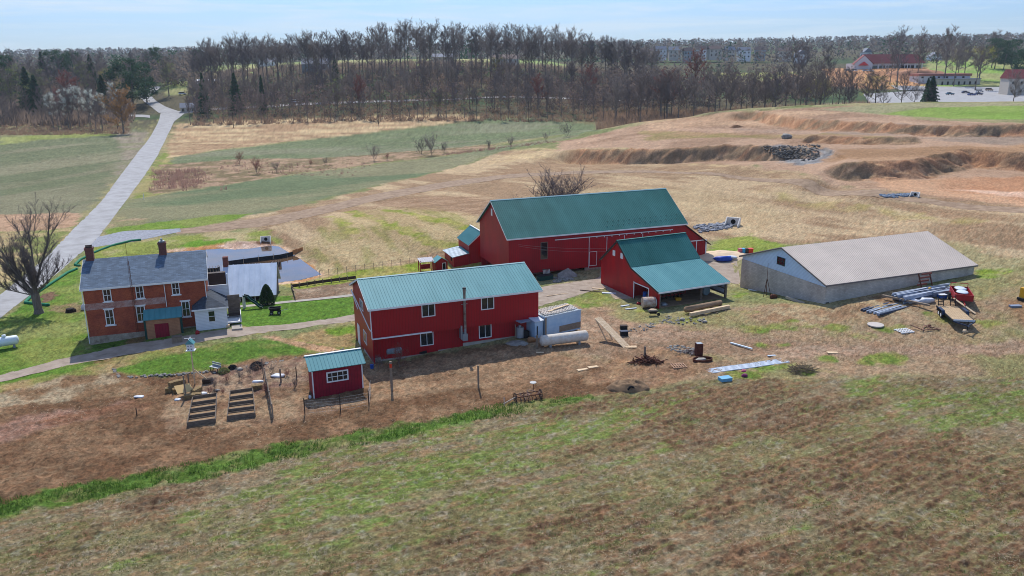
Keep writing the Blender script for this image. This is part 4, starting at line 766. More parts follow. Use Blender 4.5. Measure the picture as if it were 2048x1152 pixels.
def bare(seed, h=20., clear=.45, width=.2, nl=11, tw=.03, depth=3, lean=.03, up=.9, fork=0, r=None, twigs=7):
    """a leafless tree: (wood, twigs) meshes; h height, clear = bare stem share, width = crown radius share"""
    R = random.Random(seed); wood = MB(); tws = MB(); r = r or h*.013
    pts = []; p = Vector((0, 0, -.3)); ln = Vector((R.uniform(-lean, lean), R.uniform(-lean, lean), 1)); n = 9
    for i in range(n+1): pts.append(p.copy()); p = p+ln*(h*.93/n)+Vector((R.uniform(-1, 1), R.uniform(-1, 1), 0))*h*.008*(i > 2)
    top = fork or n
    for i in range(top): stick(wood, pts[i], pts[i+1], r*(1-.85*i/n)*(1.35 if i == 0 else 1), r*(1-.85*(i+1)/n), 6)
    def grow(a, d, L_, rr, lev):
        segs = 3 if lev < 2 else 2; c = a
        for s in range(segs):
            d = (d+Vector((R.uniform(-.25, .25), R.uniform(-.25, .25), R.uniform(-.05, .3)*up))).normalized(); e = c+d*L_/segs
            stick(wood if lev < 2 else tws, c, e, rr*(1-.5*s/segs), rr*(1-.5*(s+1)/segs), 4 if lev < 2 else 3)
            if lev < depth:
                for _ in range(2 if lev else 3):
                    sd_ = Vector((R.uniform(-1, 1), R.uniform(-1, 1), R.uniform(-.1, .9))).normalized()
                    grow(c.lerp(e, R.random()), (d*.65+sd_*.75).normalized(), L_*R.uniform(.4, .62), rr*.5, lev+1)
            else:
                for _ in range(twigs):
                    sd_ = Vector((R.uniform(-1, 1), R.uniform(-1, 1), R.uniform(-.3, .9))).normalized(); q_ = c.lerp(e, R.random()); t_ = q_+(d*.5+sd_).normalized()*L_*R.uniform(.4, .9)
                    o_ = sd_.cross(d).normalized()*tw; k = len(tws.v); tws.v += [tuple(q_-o_), tuple(q_+o_), tuple(t_)]; tws.f.append((k, k+1, k+2))
            c = e
    for i in range(nl):
        f = clear+(1-clear)*(i+.3)/nl*.93; f = min(f, .9) if not fork else min(f, top/n*.98); k = f*n; a = pts[int(k)].lerp(pts[min(int(k)+1, n)], k-int(k))
        az = i*2.4+R.uniform(-.5, .5); sp = (1-(f-clear)/(1-clear)*.55) if not fork else 1
        L_ = h*width*R.uniform(.8, 1.25)*sp*1.25; grow(a, Vector((math.cos(az), math.sin(az), R.uniform(.5, 1.3)*up)).normalized(), L_, r*.42*sp, 1)
    return wood, tws
def mesh_of(b, name, m):
    me = bpy.data.meshes.new(name); me.from_pydata(b.v, [], b.f); me.materials.append(m); return me
def leaves(seed, h, n, size, shape, wz=1.):
    """many small leaf faces; shape(R) gives a point in the unit crown"""
    R = random.Random(seed); b = MB()
    for _ in range(n):
        x, y, z = shape(R); c = Vector((x*h, y*h, z*h)); k = len(b.v); s = size*R.uniform(.5, 1.4)
        u = Vector((R.uniform(-1, 1), R.uniform(-1, 1), R.uniform(-1, 1))).normalized()*s; v = Vector((R.uniform(-1, 1), R.uniform(-1, 1), R.uniform(-1, 1))).normalized()*s*.8
        b.v += [tuple(c+u), tuple(c+v), tuple(c-u*.6-v*.6)]; b.f.append((k, k+1, k+2))
    return b
def clumpy(cx, r, zc, hz, k, seed):
    R0 = random.Random(seed); cl = []
    for _ in range(k):
        a = R0.uniform(0, 6.28); q_ = R0.random()**.5*r; zz = R0.uniform(-1, 1); cl.append((math.cos(a)*q_*(1-.4*abs(zz)), math.sin(a)*q_*(1-.4*abs(zz)), zc+zz*hz, r*R0.uniform(.22, .4)))
    def f(R):
        c = R.choice(cl); g = lambda: R.gauss(0, .45)*c[3]; return (c[0]+g(), c[1]+g(), c[2]+g()*.8)
    return f
def conifer_shape(R):
    t = R.random()**1.25; a = R.uniform(0, 6.28); w_ = .2*(1-t)**.8*(.75+.25*math.sin(t*60+a*2)); q_ = w_*R.random()**.35; return (math.cos(a)*q_, math.sin(a)*q_, .08+t*.92-q_*.25)
TM = {}
def kind(key, wood, crown, m): TM[key] = (mesh_of(wood, 'trunk', m_bark), mesh_of(crown, 'crown', m))
for i in range(6): a_, c_ = bare(100+i, 20, (.4, .5, .3)[i % 3], (.19, .23, .17)[i % 3], 12, .02, twigs=9); kind('tall%d' % i, a_, c_, (m_twig, m_twig_grey, m_twig_br)[i % 3])
for i in range(4): a_, c_ = bare(200+i, 20, .3, .24, 12, .035, twigs=6); kind('wide%d' % i, a_, c_, (m_twig, m_twig_grey, m_twig_br, m_twig_br)[i])
a_, c_ = bare(333, 20, .12, .3, 14, .05, twigs=8, up=1.2); kind('willow0', a_, c_, mat('orange_willow_twigs', (168,130,84), .95, noise=.3, scale=.6, transl=.35))
for i in range(2): a_, c_ = bare(300+i, 20, .3, .24, 12, .05, twigs=8); kind('red%d' % i, a_, c_, m_twig_red)
for i in range(2): a_, c_ = bare(400+i, 20, .3, .26, 12, .05, twigs=6); c2 = leaves(i, 20, 2600, .16, clumpy(0, .3, .62, .26, 34, i)); a_.add(c_.v, c_.f); kind('yellow%d' % i, a_, c2, m_bud_y)
for i in range(2): a_, c_ = bare(500+i, 20, .3, .2, 12, .05, twigs=5); c2 = leaves(i, 20, 2600, .2, clumpy(0, .2, .62, .3, 30, i)); a_.add(c_.v, c_.f); kind('white%d' % i, a_, c2, m_blos)
for i in range(2): a_, c_ = bare(600+i, 20, .3, .22, 12, .05, twigs=5); c2 = leaves(i, 20, 2200, .17, clumpy(0, .24, .6, .3, 34, 9+i)); a_.add(c_.v, c_.f); kind('green%d' % i, a_, c2, m_bud_g)
for i in range(2):
    a_ = MB(); stick(a_, (0, 0, -.5), (0, 0, 18), .3, .05, 6); kind('conifer%d' % i, a_, leaves(20+i, 20, 5200, .42, conifer_shape), m_pine)
a_, c_ = bare(700, 20, .35, .1, 9, .1); kind('pine0', a_, leaves(31, 20, 6000, .34, clumpy(0, .27, .58, .36, 46, 5)), m_pine)
rt = random.Random(11)
def zone(u, base, marks):
    for lim, w_ in marks:
        if u < lim: return base+' '+w_
    return base+' '+marks[-1][1]
ZT = [(470, 'above the lane junction'), (600, 'left of the grey hillside barn'), (690, 'directly behind the grey hillside barn'), (800, 'above the bright red budding tree'), (940, 'at the highest part of the skyline'), (1060, 'around the long white house'), (1170, 'right of the long white house'), (1500, 'where the skyline drops toward the far houses')]
ZF = [(470, 'just right of the lane junction'), (620, 'above the left part of the corn stubble'), (780, 'near the bright red budding tree'), (930, 'above the right part of the corn stubble'), (1080, 'behind the green winter field'), (1220, 'above the tip of the green winter field'), (1500, 'at the corner beside the dug-out hill')]
ZL = [(60, 'at the far left'), (150, 'around the pale blossoming trees'), (240, 'behind the orange-brown willow'), (400, 'by the lane bend')]
ZR = [(1330, 'near the wide reddish tree'), (1430, 'below the largest far houses'), (1530, 'right of the far houses'), (1640, 'below the orange-tan earth heap'), (2000, 'near the grey-roofed shelter')]
def tree(key, x, y, h, name='bare_tree', label=None, cat='tree', group=None, wid=1.):
    r = empty(name, (x, y, H(x, y)-.1), rt.uniform(0, 6.28), label, cat, group); s = h/20; r.scale = (s*wid, s*wid, s)
    for nm, me_ in zip(('trunk', 'crown'), TM[key]):
        o = bpy.data.objects.new(nm, me_); col.objects.link(o); o.parent = r
    return r
def topz(u, v, Y):
    d = ray(u, v); return CAMZ+d[2]*Y/d[1]
def prof(u): return float(np.interp(u, [-100,0,60,120,200,235,262,300,330,400,430,520,600,650,700,760,800,860,960,1040,1090,1130,1200,1260,1300,1340,1400], [100,99,100,96,100,86,82,96,90,80,72,66,66,60,54,46,42,44,40,45,52,55,64,74,82,92,100]))
hill_g = 'bare trees along the crest of the wooded hill'
for i in range(118):
    u = 400+i*7.75+rt.uniform(-6, 6); Y = rt.uniform(500, 565); x, y, _ = W(u, Y, 0); h = topz(u, prof(u)+rt.uniform(-3, 17), Y)-H(x, y); h = min(max(h, 15), 34)
    tree('tall%d' % rt.randrange(6), x, y, h, label=zone(u, 'tall leafless crest tree', ZT), group=hill_g)
for i in range(64):
    u = 385+i*15+rt.uniform(-10, 10); Y = rt.uniform(425, 492); x, y, _ = W(u, Y, 0); h = rt.uniform(15, 21)
    tree(rt.choice(['wide0', 'wide1', 'wide2', 'wide3', 'tall1', 'tall4']), x, y, h, label=zone(u, 'mid-slope leafless tree', ZT), group='bare trees on the wooded slope')
for i in range(58):
    u = 385+i*15.5+rt.uniform(-6, 6); Y = float(np.interp(u, [380, 700, 1000, 1300], [402, 412, 405, 388]))+rt.uniform(-4, 8); x, y, _ = W(u, Y, 0); h = rt.uniform(11, 18)
    tree('tall%d' % rt.randrange(6), x, y, h, label=zone(u, 'slender leafless field-edge tree', ZF), group='bare trees along the field edge', wid=.8)
for i in range(46):
    u = -60+i*8.4+rt.uniform(-8, 8); Y = rt.uniform(372, 620)
    if 250 < u < 350 and Y < 590: u -= rt.uniform(100, 160)
    x, y, _ = W(u, Y, 0); h = topz(u, prof(u)+rt.uniform(0, 14), Y)-H(x, y) if Y > 520 else rt.uniform(12, 19); h = min(max(h, 13), 30)
    tree(rt.choice(['wide0', 'wide1', 'wide2', 'wide3', 'tall0', 'tall3']), x, y, h, label=zone(u, 'leafless tree of the left wood', ZL), group='bare trees in the wood left of the lane')
for i in range(62):
    u = 1225+i*10.6+rt.uniform(-8, 8); Y = rt.uniform(352, 425)
    if u > 1700: Y = rt.uniform(360, 392)
    if u > 1700 and i % 3: continue
    x, y, _ = W(u, Y, 0); h = topz(u, float(np.interp(u, [1220, 1400, 1600, 1700, 1900], [150, 128, 118, 140, 152]))+rt.uniform(-8, 26), Y)-H(x, y); h = min(max(h, 9), 24)
    tree(rt.choice(['wide0', 'wide1', 'wide2', 'wide3', 'tall2']), x, y, h, label=zone(u, 'leafless tree in the hollow', ZR), group='bare trees in the hollow behind the dug-out hill')
def ptree(key, u, v, Y, name, label, cat='tree', wid=1., vb=None, group=None):
    x, y, _ = W(u, Y, 0); return tree(key, x, y, max(topz(u, v, Y)-H(x, y), 3), name, label, cat, group, wid)
# trees by the new building and car park
for u, v, Y, k, l in ((1778, 92, 575, 'wide1', 'leafless tree left of the tall pair in front of the red-roofed building'), (1792, 54, 560, 'wide0', 'tallest leafless tree in front of the red-roofed building'), (1832, 60, 600, 'wide3', 'leafless tree leaning over the right half of the red-roofed building'), (1885, 52, 580, 'wide2', 'tallest leafless tree right of the red-roofed building'), (1868, 66, 620, 'tall2', 'slim leafless tree just right of the red roof'), (1905, 75, 560, 'wide1', 'leafless tree behind the long white flat building'), (1925, 70, 600, 'wide0', 'leafless tree behind the parked blue cars'), (1948, 84, 520, 'tall5', 'crooked leafless tree near the yellow willow'), (1978, 60, 700, 'wide2', 'broad leafless tree on the skyline above the evergreens'), (1600, 78, 480, 'tall0', 'tall leafless tree on the skyline left of the dirt heap'), (1585, 80, 470, 'wide3', 'second tall leafless tree left of the dirt heap'), (1650, 84, 470, 'tall3', 'tall thin leafless tree right of the dirt heap'), (2020, 140, 345, 'wide1', 'squat leafless tree on the right edge behind the green crest')):
    ptree(k, u, v, Y, 'bare_tree', l)
for u, v, Y, k, nm, l, wd in (
  (30, 120, 450, 'green0', 'budding_tree', 'pale green budding tree at the far left', 1.3), (88, 128, 500, 'green1', 'budding_tree', 'dull green budding tree between the far left evergreens', 1.3), (180, 118, 540, 'green0', 'budding_tree', 'green budding tree above the blossoming trees', 1.2), (345, 112, 520, 'green1', 'budding_tree', 'green budding tree right of the lane bend', 1.1), (880, 172, 415, 'green0', 'budding_tree', 'low green bush-like tree at the field edge right of centre', 1.3), (1180, 128, 470, 'red0', 'budding_tree', 'rusty budding tree on the right part of the slope', 1.1),
  (148, 142, 430, 'red0', 'budding_tree', 'reddish budding tree above the white blossom in the left wood', 1.3), (724, 150, 425, 'red1', 'budding_tree', 'bright red budding tree left of centre at the field edge', .9), (1078, 146, 425, 'red0', 'budding_tree', 'red budding tree right of centre in the wood', .9), (1392, 98, 460, 'red1', 'budding_tree', 'reddish budding tree below the far houses', 1.), (1335, 138, 400, 'red0', 'budding_tree', 'wide reddish tree at the right end of the wood', 1.5),
  (680, 146, 430, 'green0', 'budding_tree', 'yellow-green budding tree beside the bright red one', 1.), (230, 128, 520, 'yellow0', 'budding_tree', 'yellow budding tree left of the big dark pine', 1.1), (250, 178, 372, 'willow0', 'willow_tree', 'orange-brown bushy willow at the left corner of the road junction', 1.5), (1000, 106, 500, 'yellow1', 'budding_tree', 'pale yellow-green tree in front of the white building on the hill', 1.), (640, 108, 520, 'green1', 'budding_tree', 'light green budding tree halfway up the hill', .7),
  (1748, 142, 385, 'yellow1', 'willow_tree', 'round yellow-green willow above the grey shed roof', 1.7), (1955, 86, 600, 'yellow0', 'willow_tree', 'bright yellow willow right of the white flat building', 1.5), (1912, 92, 620, 'yellow1', 'willow_tree', 'pale yellow willow behind the blue cars', 1.2), (1545, 158, 400, 'green0', 'budding_tree', 'pale green tree in the hollow left of the dirt heap', 1.4), (1640, 150, 385, 'yellow0', 'budding_tree', 'yellowish tree in the hollow below the dirt heap', 1.3),
  (110, 180, 400, 'white0', 'blossom_tree', 'leftmost pale blossoming tree near the left field', .9), (140, 170, 405, 'white1', 'blossom_tree', 'second pale blossoming tree from the left', .9), (162, 165, 410, 'white0', 'blossom_tree', 'tallest pale blossoming tree of the left group', .9), (185, 172, 400, 'white1', 'blossom_tree', 'pale blossoming tree right of the tallest one', .9), (208, 180, 396, 'white0', 'blossom_tree', 'small pale blossoming tree beside the orange willow', .8), (236, 158, 450, 'white1', 'blossom_tree', 'white blossoming tree directly left of the lane bend', .7)):
    ptree(k, u, v, Y, nm, l, 'tree', wd)
for u, v, Y, k, l, wd in (
  (272, 112, 480, 'pine0', 'big dark spreading pine left of the lane bend', 1.5), (300, 122, 500, 'pine0', 'dark pine directly above the lane bend', 1.2), (130, 98, 620, 'pine0', 'broad dark pine on the left skyline', 1.6), (158, 100, 600, 'pine0', 'second broad dark pine on the left skyline', 1.3), (100, 104, 600, 'conifer1', 'pointed evergreen left of the skyline pines', 1.3), (66, 134, 470, 'conifer0', 'tall pointed evergreen at the far left of the wood', 1.5), (82, 150, 460, 'conifer1', 'shorter pointed evergreen beside the far left one', 1.5), (320, 92, 640, 'pine0', 'dark evergreen on the skyline above the lane', 1.2), (406, 96, 620, 'pine0', 'rounded evergreen on the skyline at the left end of the tall wood', 1.),
  (415, 146, 440, 'conifer0', 'slender evergreen beside the farm track in the wood', 1.), (478, 146, 450, 'conifer1', 'evergreen among bare trunks left of the grey barn', 1.3), (531, 150, 445, 'conifer0', 'narrow evergreen in front of the grey hillside barn', .8), (678, 112, 520, 'conifer1', 'evergreen on the hill right of the grey barn', 1.2), (1857, 152, 372, 'conifer0', 'big dark evergreen in front of the car park', 1.7), (1848, 156, 376, 'conifer1', 'smaller evergreen touching the big one by the car park', 1.2),
  (20, 106, 520, 'pine0', 'dark green pine at the left edge of the wood', 1.1), (196, 108, 560, 'conifer0', 'pointed evergreen behind the blossoming trees', 1.3), (215, 150, 470, 'conifer1', 'low evergreen left of the lane bend', 1.6), (1984, 74, 690, 'pine0', 'dark evergreen on the right skyline', 1.4), (2002, 78, 680, 'pine0', 'second dark evergreen on the right skyline', 1.3), (2018, 76, 700, 'pine0', 'rightmost dark evergreen on the skyline', 1.3), (2040, 96, 560, 'pine0', 'dark evergreen behind the house at the right edge', 1.2)):
    ptree(k, u, v, Y, 'evergreen_tree', l, 'evergreen', wd)
# brush under the wood and along its edge (nobody could count it)
def brush(name, spots_, mt, lab=None):
    b = MB(); R = random.Random(5)
    zs = hbase(np.array([q_[0] for q_ in spots_]), np.array([q_[1] for q_ in spots_]))-.1
    for (x, y, h), z in zip(spots_, zs):
        for _ in range(9):
            a = R.uniform(0, 6.28); l_ = h*R.uniform(.4, 1.1); dx, dy = math.cos(a)*l_*.5, math.sin(a)*l_*.5; k = len(b.v); ox, oy = R.uniform(-1, 1)*h*.5, R.uniform(-1, 1)*h*.5; w2 = h*.05
            b.v += [(x+ox-w2, y+oy, z), (x+ox+w2, y+oy+w2, z), (x+ox+dx, y+oy+dy, z+l_)]; b.f.append((k, k+1, k+2))
    o = b.build(name, mt, fix=False); tag(o, lab, None, None, 'stuff'); return o
rb = random.Random(4)
def scatter(n, u0, u1, Yf, h0, h1):
    out_ = []
    for _ in range(n):
        u = rb.uniform(u0, u1); Y = Yf(u)
        if 262 < u < 388 and Y < 600: continue
        x, y, _z = W(u, Y, 0); out_.append((x, y, rb.uniform(h0, h1)))
    return out_
yf = lambda u: float(np.interp(u, [-100, 0, 250, 300, 345, 380, 700, 1000, 1200, 1320], [372, 368, 366, 380, 420, 398, 402, 396, 386, 372]))
brush('undergrowth', scatter(1500, -80, 290, lambda u: yf(u)+3+rb.random()**1.2*60, .5, 2)+scatter(2600, 372, 1330, lambda u: yf(u)+rb.random()**1.3*95, .7, 2.8)+scatter(1800, 1200, 1760, lambda u: rb.uniform(330, 420), 1.5, 4), m_brush, 'tangled brown undergrowth beneath the bare trees along the wood edge')
brush('hill_undergrowth', scatter(2600, 380, 1350, lambda u: rb.uniform(480, 640), 2, 5)+scatter(2200, -100, 340, lambda u: rb.uniform(420, 660), 3, 8), mat('grey_brown_brush', (140,122,108), .95, noise=.3, scale=.2, transl=.45), 'grey undergrowth covering the wooded hillside')
# far woods that read as one mass
def far_wood(name, n, Yr, hr, mt, lab, u0=-300, u1=2400, skip=None, seed=9, sk=1.):
    b = MB(); R = random.Random(seed); ux = np.linspace(-1.2, 1.2, 120); yx = np.geomspace(Yr[0]*.98, Yr[1]*1.02, 60); TXg, YYg = np.meshgrid(ux, yx); ZZ = hbase(TXg*YYg, YYg)
    def zf_(x, y):
        i = np.interp(y, yx, np.arange(60)); j = np.interp(x/y, ux, np.arange(120)); a, c = int(min(i, 58)), int(min(j, 118)); fi_, fj_ = i-a, j-c; return float((ZZ[a, c]*(1-fj_)+ZZ[a, c+1]*fj_)*(1-fi_)+(ZZ[a+1, c]*(1-fj_)+ZZ[a+1, c+1]*fj_)*fi_)
    for _ in range(n):
        u = R.uniform(u0, u1); Y = math.exp(R.uniform(math.log(Yr[0]), math.log(Yr[1]))); x, y, _z = W(u, Y, 0)
        if skip and skip(u, Y): continue
        z = zf_(x, y)-1; h = R.uniform(*hr); w2 = h*.32; sz = h*.11*(Y/900)**.35*sk
        for _k in range(int(26/sk**1.5)):
            a = R.uniform(0, 6.28); t = R.random(); q_ = w2*math.sqrt(R.random())*(1-.5*abs(t-.4)); c = Vector((x+math.cos(a)*q_, y+math.sin(a)*q_, z+h*(.12+.88*t))); k = len(b.v)
            p1 = Vector((R.uniform(-1, 1), R.uniform(-1, 1), R.uniform(-1, 1)))*sz; p2 = Vector((R.uniform(-1, 1), R.uniform(-1, 1), R.uniform(-1, 1)))*sz
            b.v += [tuple(c+p1), tuple(c+p2), tuple(c-p1*.7-p2*.7)]; b.f.append((k, k+1, k+2))
    o = b.build(name, mt, fix=False); tag(o, lab, None, None, 'stuff')
lot = lambda u, Y: (1630 < u < 2080 and Y < 640) or (1560 < u < 1920 and 540 < Y < 760) or (400 < u < 1150 and 560 < Y < 760)
far_wood('distant_wood', 2600, (680, 3900), (13, 20), mat('distant_bare_wood', (122,114,108), 1, noise=.35, scale=.02, transl=.4), 'grey-brown bare woods covering the far hills to the horizon', skip=lot)
far_wood('distant_evergreens', 420, (700, 3800), (13, 19), m_pine, 'dark evergreen patches in the far woods along the horizon', skip=lot, seed=19)
far_wood('hill_wood', 620, (560, 700), (10, 16), mat('hill_bare_wood', (128,114,104), 1, noise=.35, scale=.05, transl=.4), 'bare woodland mass filling the left hillside behind the nearest trees', -250, 420, seed=29)
far_wood('hollow_wood', 420, (430, 560), (7, 13), mat('hollow_bare_wood', (134,116,104), 1, noise=.35, scale=.05, transl=.4), 'bare woodland mass behind the hollow below the far houses', 1180, 1640, seed=39)
far_wood('slope_wood', 420, (418, 520), (9, 14), mat('slope_bare_wood', (126,108,100), 1, noise=.35, scale=.08, transl=.4), 'haze of bare twigs between the trunks on the wooded slope', 392, 1330, seed=49, sk=.5)
# scrub in the valley
for i in range(3): a_, c_ = bare(800+i, 4., .06, .34, 8, .010, depth=3, up=1.3, fork=3, r=.05, twigs=4); kind('shrub%d' % i, a_, c_, (m_twig, m_twig_red, m_twig_grey)[i])
def shrub(key, u, v, h, label, name='bare_shrub', cat='shrub', wid=1., group=None):
    x, y, z = at(u, v); r = tree(key, x, y, h*6.2, name, label, cat, group, wid); return r
for u, v, h, k, l in ((843, 308, 5.5, 'shrub0', 'leafless shrub left of the tall clump between the two green fields'), (864, 311, 7, 'shrub2', 'tallest leafless clump standing between the two green fields'), (888, 307, 4, 'shrub0', 'small leafless shrub right of the tall clump between the fields'), (748, 322, 5, 'shrub2', 'round pale leafless shrub beside a dark bush on the scrub line'), (775, 320, 2.2, 'shrub1', 'low dark bush touching the round pale shrub'), (652, 330, 2.4, 'shrub0', 'dark bush on the scrub line'), (622, 333, 2, 'shrub1', 'small bush left of the dark bush on the scrub line'), (553, 345, 3.2, 'shrub2', 'thin leafless shrub in the tan scrub'), (514, 348, 4.5, 'shrub1', 'wide reddish leafless shrub in the tan scrub'), (480, 330, 4, 'shrub1', 'reddish leafless shrub behind the wide one in the scrub'), (1020, 296, 4, 'shrub2', 'leafless shrub right on the ditch line in the valley'), (977, 297, 3, 'shrub0', 'small leafless shrub on the ditch line'), (1132, 274, 5, 'shrub0', 'dark spreading shrub near the tip of the green field'), (1092, 282, 3, 'shrub2', 'low shrub left of the dark spreading one')):
    shrub(k, u, v, h, l)
brush('brier_thicket', [(at(u, v)[0]+rb.uniform(-2.5, 2.5), at(u, v)[1]+rb.uniform(-4, 4), rb.uniform(.6, 1.7)) for u, v in [(rb.uniform(314, 400)+rb.uniform(-12, 60)*(rb.random() < .3), rb.uniform(342, 376)) for _ in range(130)] for _k in range(2)]+[(at(u, v)[0], at(u, v)[1], rb.uniform(.5, 1.1)) for u, v in [(rb.uniform(440, 740), rb.uniform(326, 352)) for _ in range(120)]+[(q_, 311-(q_-880)*.12+rb.uniform(-2, 2)) for q_ in [rb.uniform(890, 1110) for _ in range(140)]]], mat('purple_briers', (166,134,118), .95, noise=.3, scale=.4, transl=.45), 'purple-brown brier thicket beside the lane and along the ditch')
# big tree behind the barn, and the old tree by the house
a_, c_ = bare(902, 9, .06, .36, 13, .02, up=1., fork=2, r=.16, twigs=6); kind('spread', a_, c_, m_twig)
x, y, _ = W(1112, 152, 0); k_ = (topz(1112, 345, 152)-H(x, y))/6.6; r = tree('spread', x, y, 20, 'bare_tree', 'wide leafless tree standing behind the big barn', 'tree'); r.scale = (k_*1.05, k_*1.05, k_)
x, y, _ = W(1056, 150, 0); r = tree('spread', x, y, 14, 'bare_tree', 'small faint leafless tree left of the wide one behind the barn', 'tree')
x, y, z = at(78, 627)
R = random.Random(21); wood = MB(); tws = MB()
def limb(a, d, L_, rr, lev, mx_=4):
    segs = 4 if lev < 2 else 3; c = Vector(a); d = Vector(d).normalized()
    for s in range(segs):
        d = (d+Vector((R.uniform(-.16, .16), R.uniform(-.16, .16), R.uniform(-.02, .1)))).normalized(); e = c+d*L_/segs
        rr = rr*(.8 if s == 0 and lev > 1 else 1); stick(wood if lev < 3 else tws, c, e, rr*(1-.6*s/segs), rr*(1-.6*(s+1)/segs), 7 if lev < 2 else 4 if lev < 3 else 3)
        if lev < mx_:
            for _ in range(3 if lev < 2 else 2):
                sd_ = Vector((R.uniform(-1, 1), R.uniform(-1, 1), R.uniform(0, .9))).normalized(); limb(c.lerp(e, R.random()), d*.8+sd_*.6, L_*R.uniform(.3, .52), rr*.42, lev+1, mx_)
        else:
            for _ in range(3):
                sd_ = Vector((R.uniform(-1, 1), R.uniform(-1, 1), R.uniform(-.3, .8))).normalized(); q_ = c.lerp(e, R.random()); t_ = q_+(d*.6+sd_*.7)*L_*.8; o_ = sd_.cross(d).normalized()*.012; k = len(tws.v); tws.v += [tuple(q_-o_), tuple(q_+o_), tuple(t_)]; tws.f.append((k, k+1, k+2))
        c = e
stick(wood, (0, 0, -.3), (.0, 0, .6), .7, .48, 10); stick(wood, (0, 0, .6), (-.1, 0, 2.6), .48, .5, 10)
for d, L_, rr in (((-.55, .1, 1), 8, .26), ((-.3, -.3, 1), 9.5, .28), ((-.95, .2, .8), 6.5, .2), ((.12, .1, 1), 9.5, .27), ((-.1, .4, 1), 9.5, .26), ((.5, .1, .65), 5., .15), ((-.9, -.3, .35), 5, .13), ((.3, -.4, .9), 5.5, .15), ((-.7, .5, .9), 8, .2)):
    limb((-.1, 0, 2.3), (d[0]*1.1, d[1]*1.3, d[2]*.95), L_*.86, rr*.62, 1)
stick(wood, (.05, 0, 2.5), (.15, 0, 7.4), .27, .16, 8)
tr = empty('bare_tree', (x, y, z), 0, 'large old leafless tree with many rising limbs beside the lane and farmhouse', 'tree'); wood.build('trunk', m_bark, tr, fix=False); tws.build('crown', m_twig, tr, fix=False)
x, y, z = at(535, 609)
ev = empty('evergreen_shrub', (x, y, z), 0, 'neat cone-shaped evergreen shrub beside the pale tin roof', 'shrub')
def cone_s(R):
    t = R.random()**.8; a = R.uniform(0, 6.28); w_ = 1.15*(1-t)**.55*(1 if t > .12 else .85); q_ = w_*R.random()**.25; return (math.cos(a)*q_, math.sin(a)*q_, .05+t*2.6)
b = MB(); stick(b, (0, 0, -.2), (0, 0, 2), .1, .05, 6); b.build('trunk', m_bark, ev, fix=False); leaves(3, 1, 9000, .09, cone_s).build('crown', m_box, ev, fix=False)
# ---------------------------------------------------------------- yard, garden and farm objects
YAW = .4
m_straw = mat('straw_bale', (150,126,84), .95, scale=5, rgb2=(98,80,56), bump=.6, bscale=14)
m_grey_rock = mat('grey_rock', (150,146,138), .95, scale=2, rgb2=(112,108,102), bump=.5)
m_steel = mat('blue_grey_steel', (106,120,140), .55, noise=.2, scale=1.2, rgb2=(136,146,158), spec=.4)
m_navy = mat('navy_paint', (34,48,72), .45, noise=.15)
m_redp = mat('faded_red_paint', (158,28,34), .5, noise=.2, scale=2)
m_film = mat('white_plastic_film', (206,208,212), .5, noise=.18, scale=3, bump=.6, bscale=5)
m_sheet = mat('pale_sheet_metal', (192,200,208), .5, noise=.08, scale=1)
m_wicker = mat('dark_wood', (74,60,52), .9, noise=.3, scale=4)
m_green_fab = mat('green_filter_sock', (20,120,84), .8, noise=.25, scale=4)
m_blk_fab = mat('black_silt_fabric', (36,40,46), .85, noise=.25, scale=2)
m_post = mat('grey_post_wood', (140,124,108), .95, noise=.3, scale=4)
m_orange = mat('orange_paint', (210,60,24), .5, noise=.15)
m_yel = mat('yellow_plastic', (214,160,30), .5, noise=.1)
m_soil = mat('bed_soil', (128,98,70), .98, scale=4, rgb2=(158,132,98), bump=.8, bscale=9)
m_slate = mat('dark_hay', (66,52,42), .95, noise=.4, scale=5, bump=.6)
def thing(name, u, v, label, cat, rz=YAW, group=None, dz=0.):
    x, y, z = at(u, v); return empty(name, (x, y, z+dz), rz, label, cat, group)
def piece(root, name, m, *boxes, lab=None, smooth=False):
    b = MB()
    for q_ in boxes: b.box(*q_[:6], **(q_[6] if len(q_) > 6 else {}))
    o = b.build(name, m, root); 
    if lab: o['label'] = lab
    return o
def heading(u0, v0, u1, v1):
    a = at(u0, v0); c = at(u1, v1); return math.atan2(c[1]-a[1], c[0]-a[0]), math.hypot(c[0]-a[0], c[1]-a[1]), a
def tank(u, v, ln, r, rz, m, label, legs=.25, dome=.5):
    t = thing('propane_tank', u, v, label, 'tank', rz); b = MB(); b.capsule((-ln/2+r*dome, 0, r+legs), (ln/2-r*dome, 0, r+legs), r, 20, dome); b.build('shell', m, t, True)
    for s in (-1, 1): piece(t, 'leg', m_galv, (s*ln*.3-.12, s*ln*.3+.12, -r*.6, r*.6, -.1, legs+r*.2))
    if ln == 2.7: b = MB(); b.tube((0, 0, legs+2*r-.03), (0, 0, legs+2*r+.22), .22, .2, 12); b.build('valve_dome', m, t, True)
    return t
t1 = tank(12, 697, 2.7, .52, .55, m_whtank, 'white propane tank on blocks in the lawn at the left edge', .3)
tank(1128, 690, 5.6, .58, .33, m_tank, 'long weathered white tank lying in front of the pale blue bin', .2)
tank(788, 716, 1.75, .42, .35, mat('grey_blue_tank', (140,156,162), .6, scale=2, rgb2=(110,118,120)), 'small grey-blue fuel tank by the workshop corner', .45, .4)
o = MB(); o.tube((0, 0, .2), (1.75, .35, .2), .2, n=10); x, y, z = at(820, 710); p_ = o.build('drain_pipe', m_black, None, True); p_.location = (x, y, z); tag(p_, 'short black drain pipe lying against the workshop foundation', 'pipe')
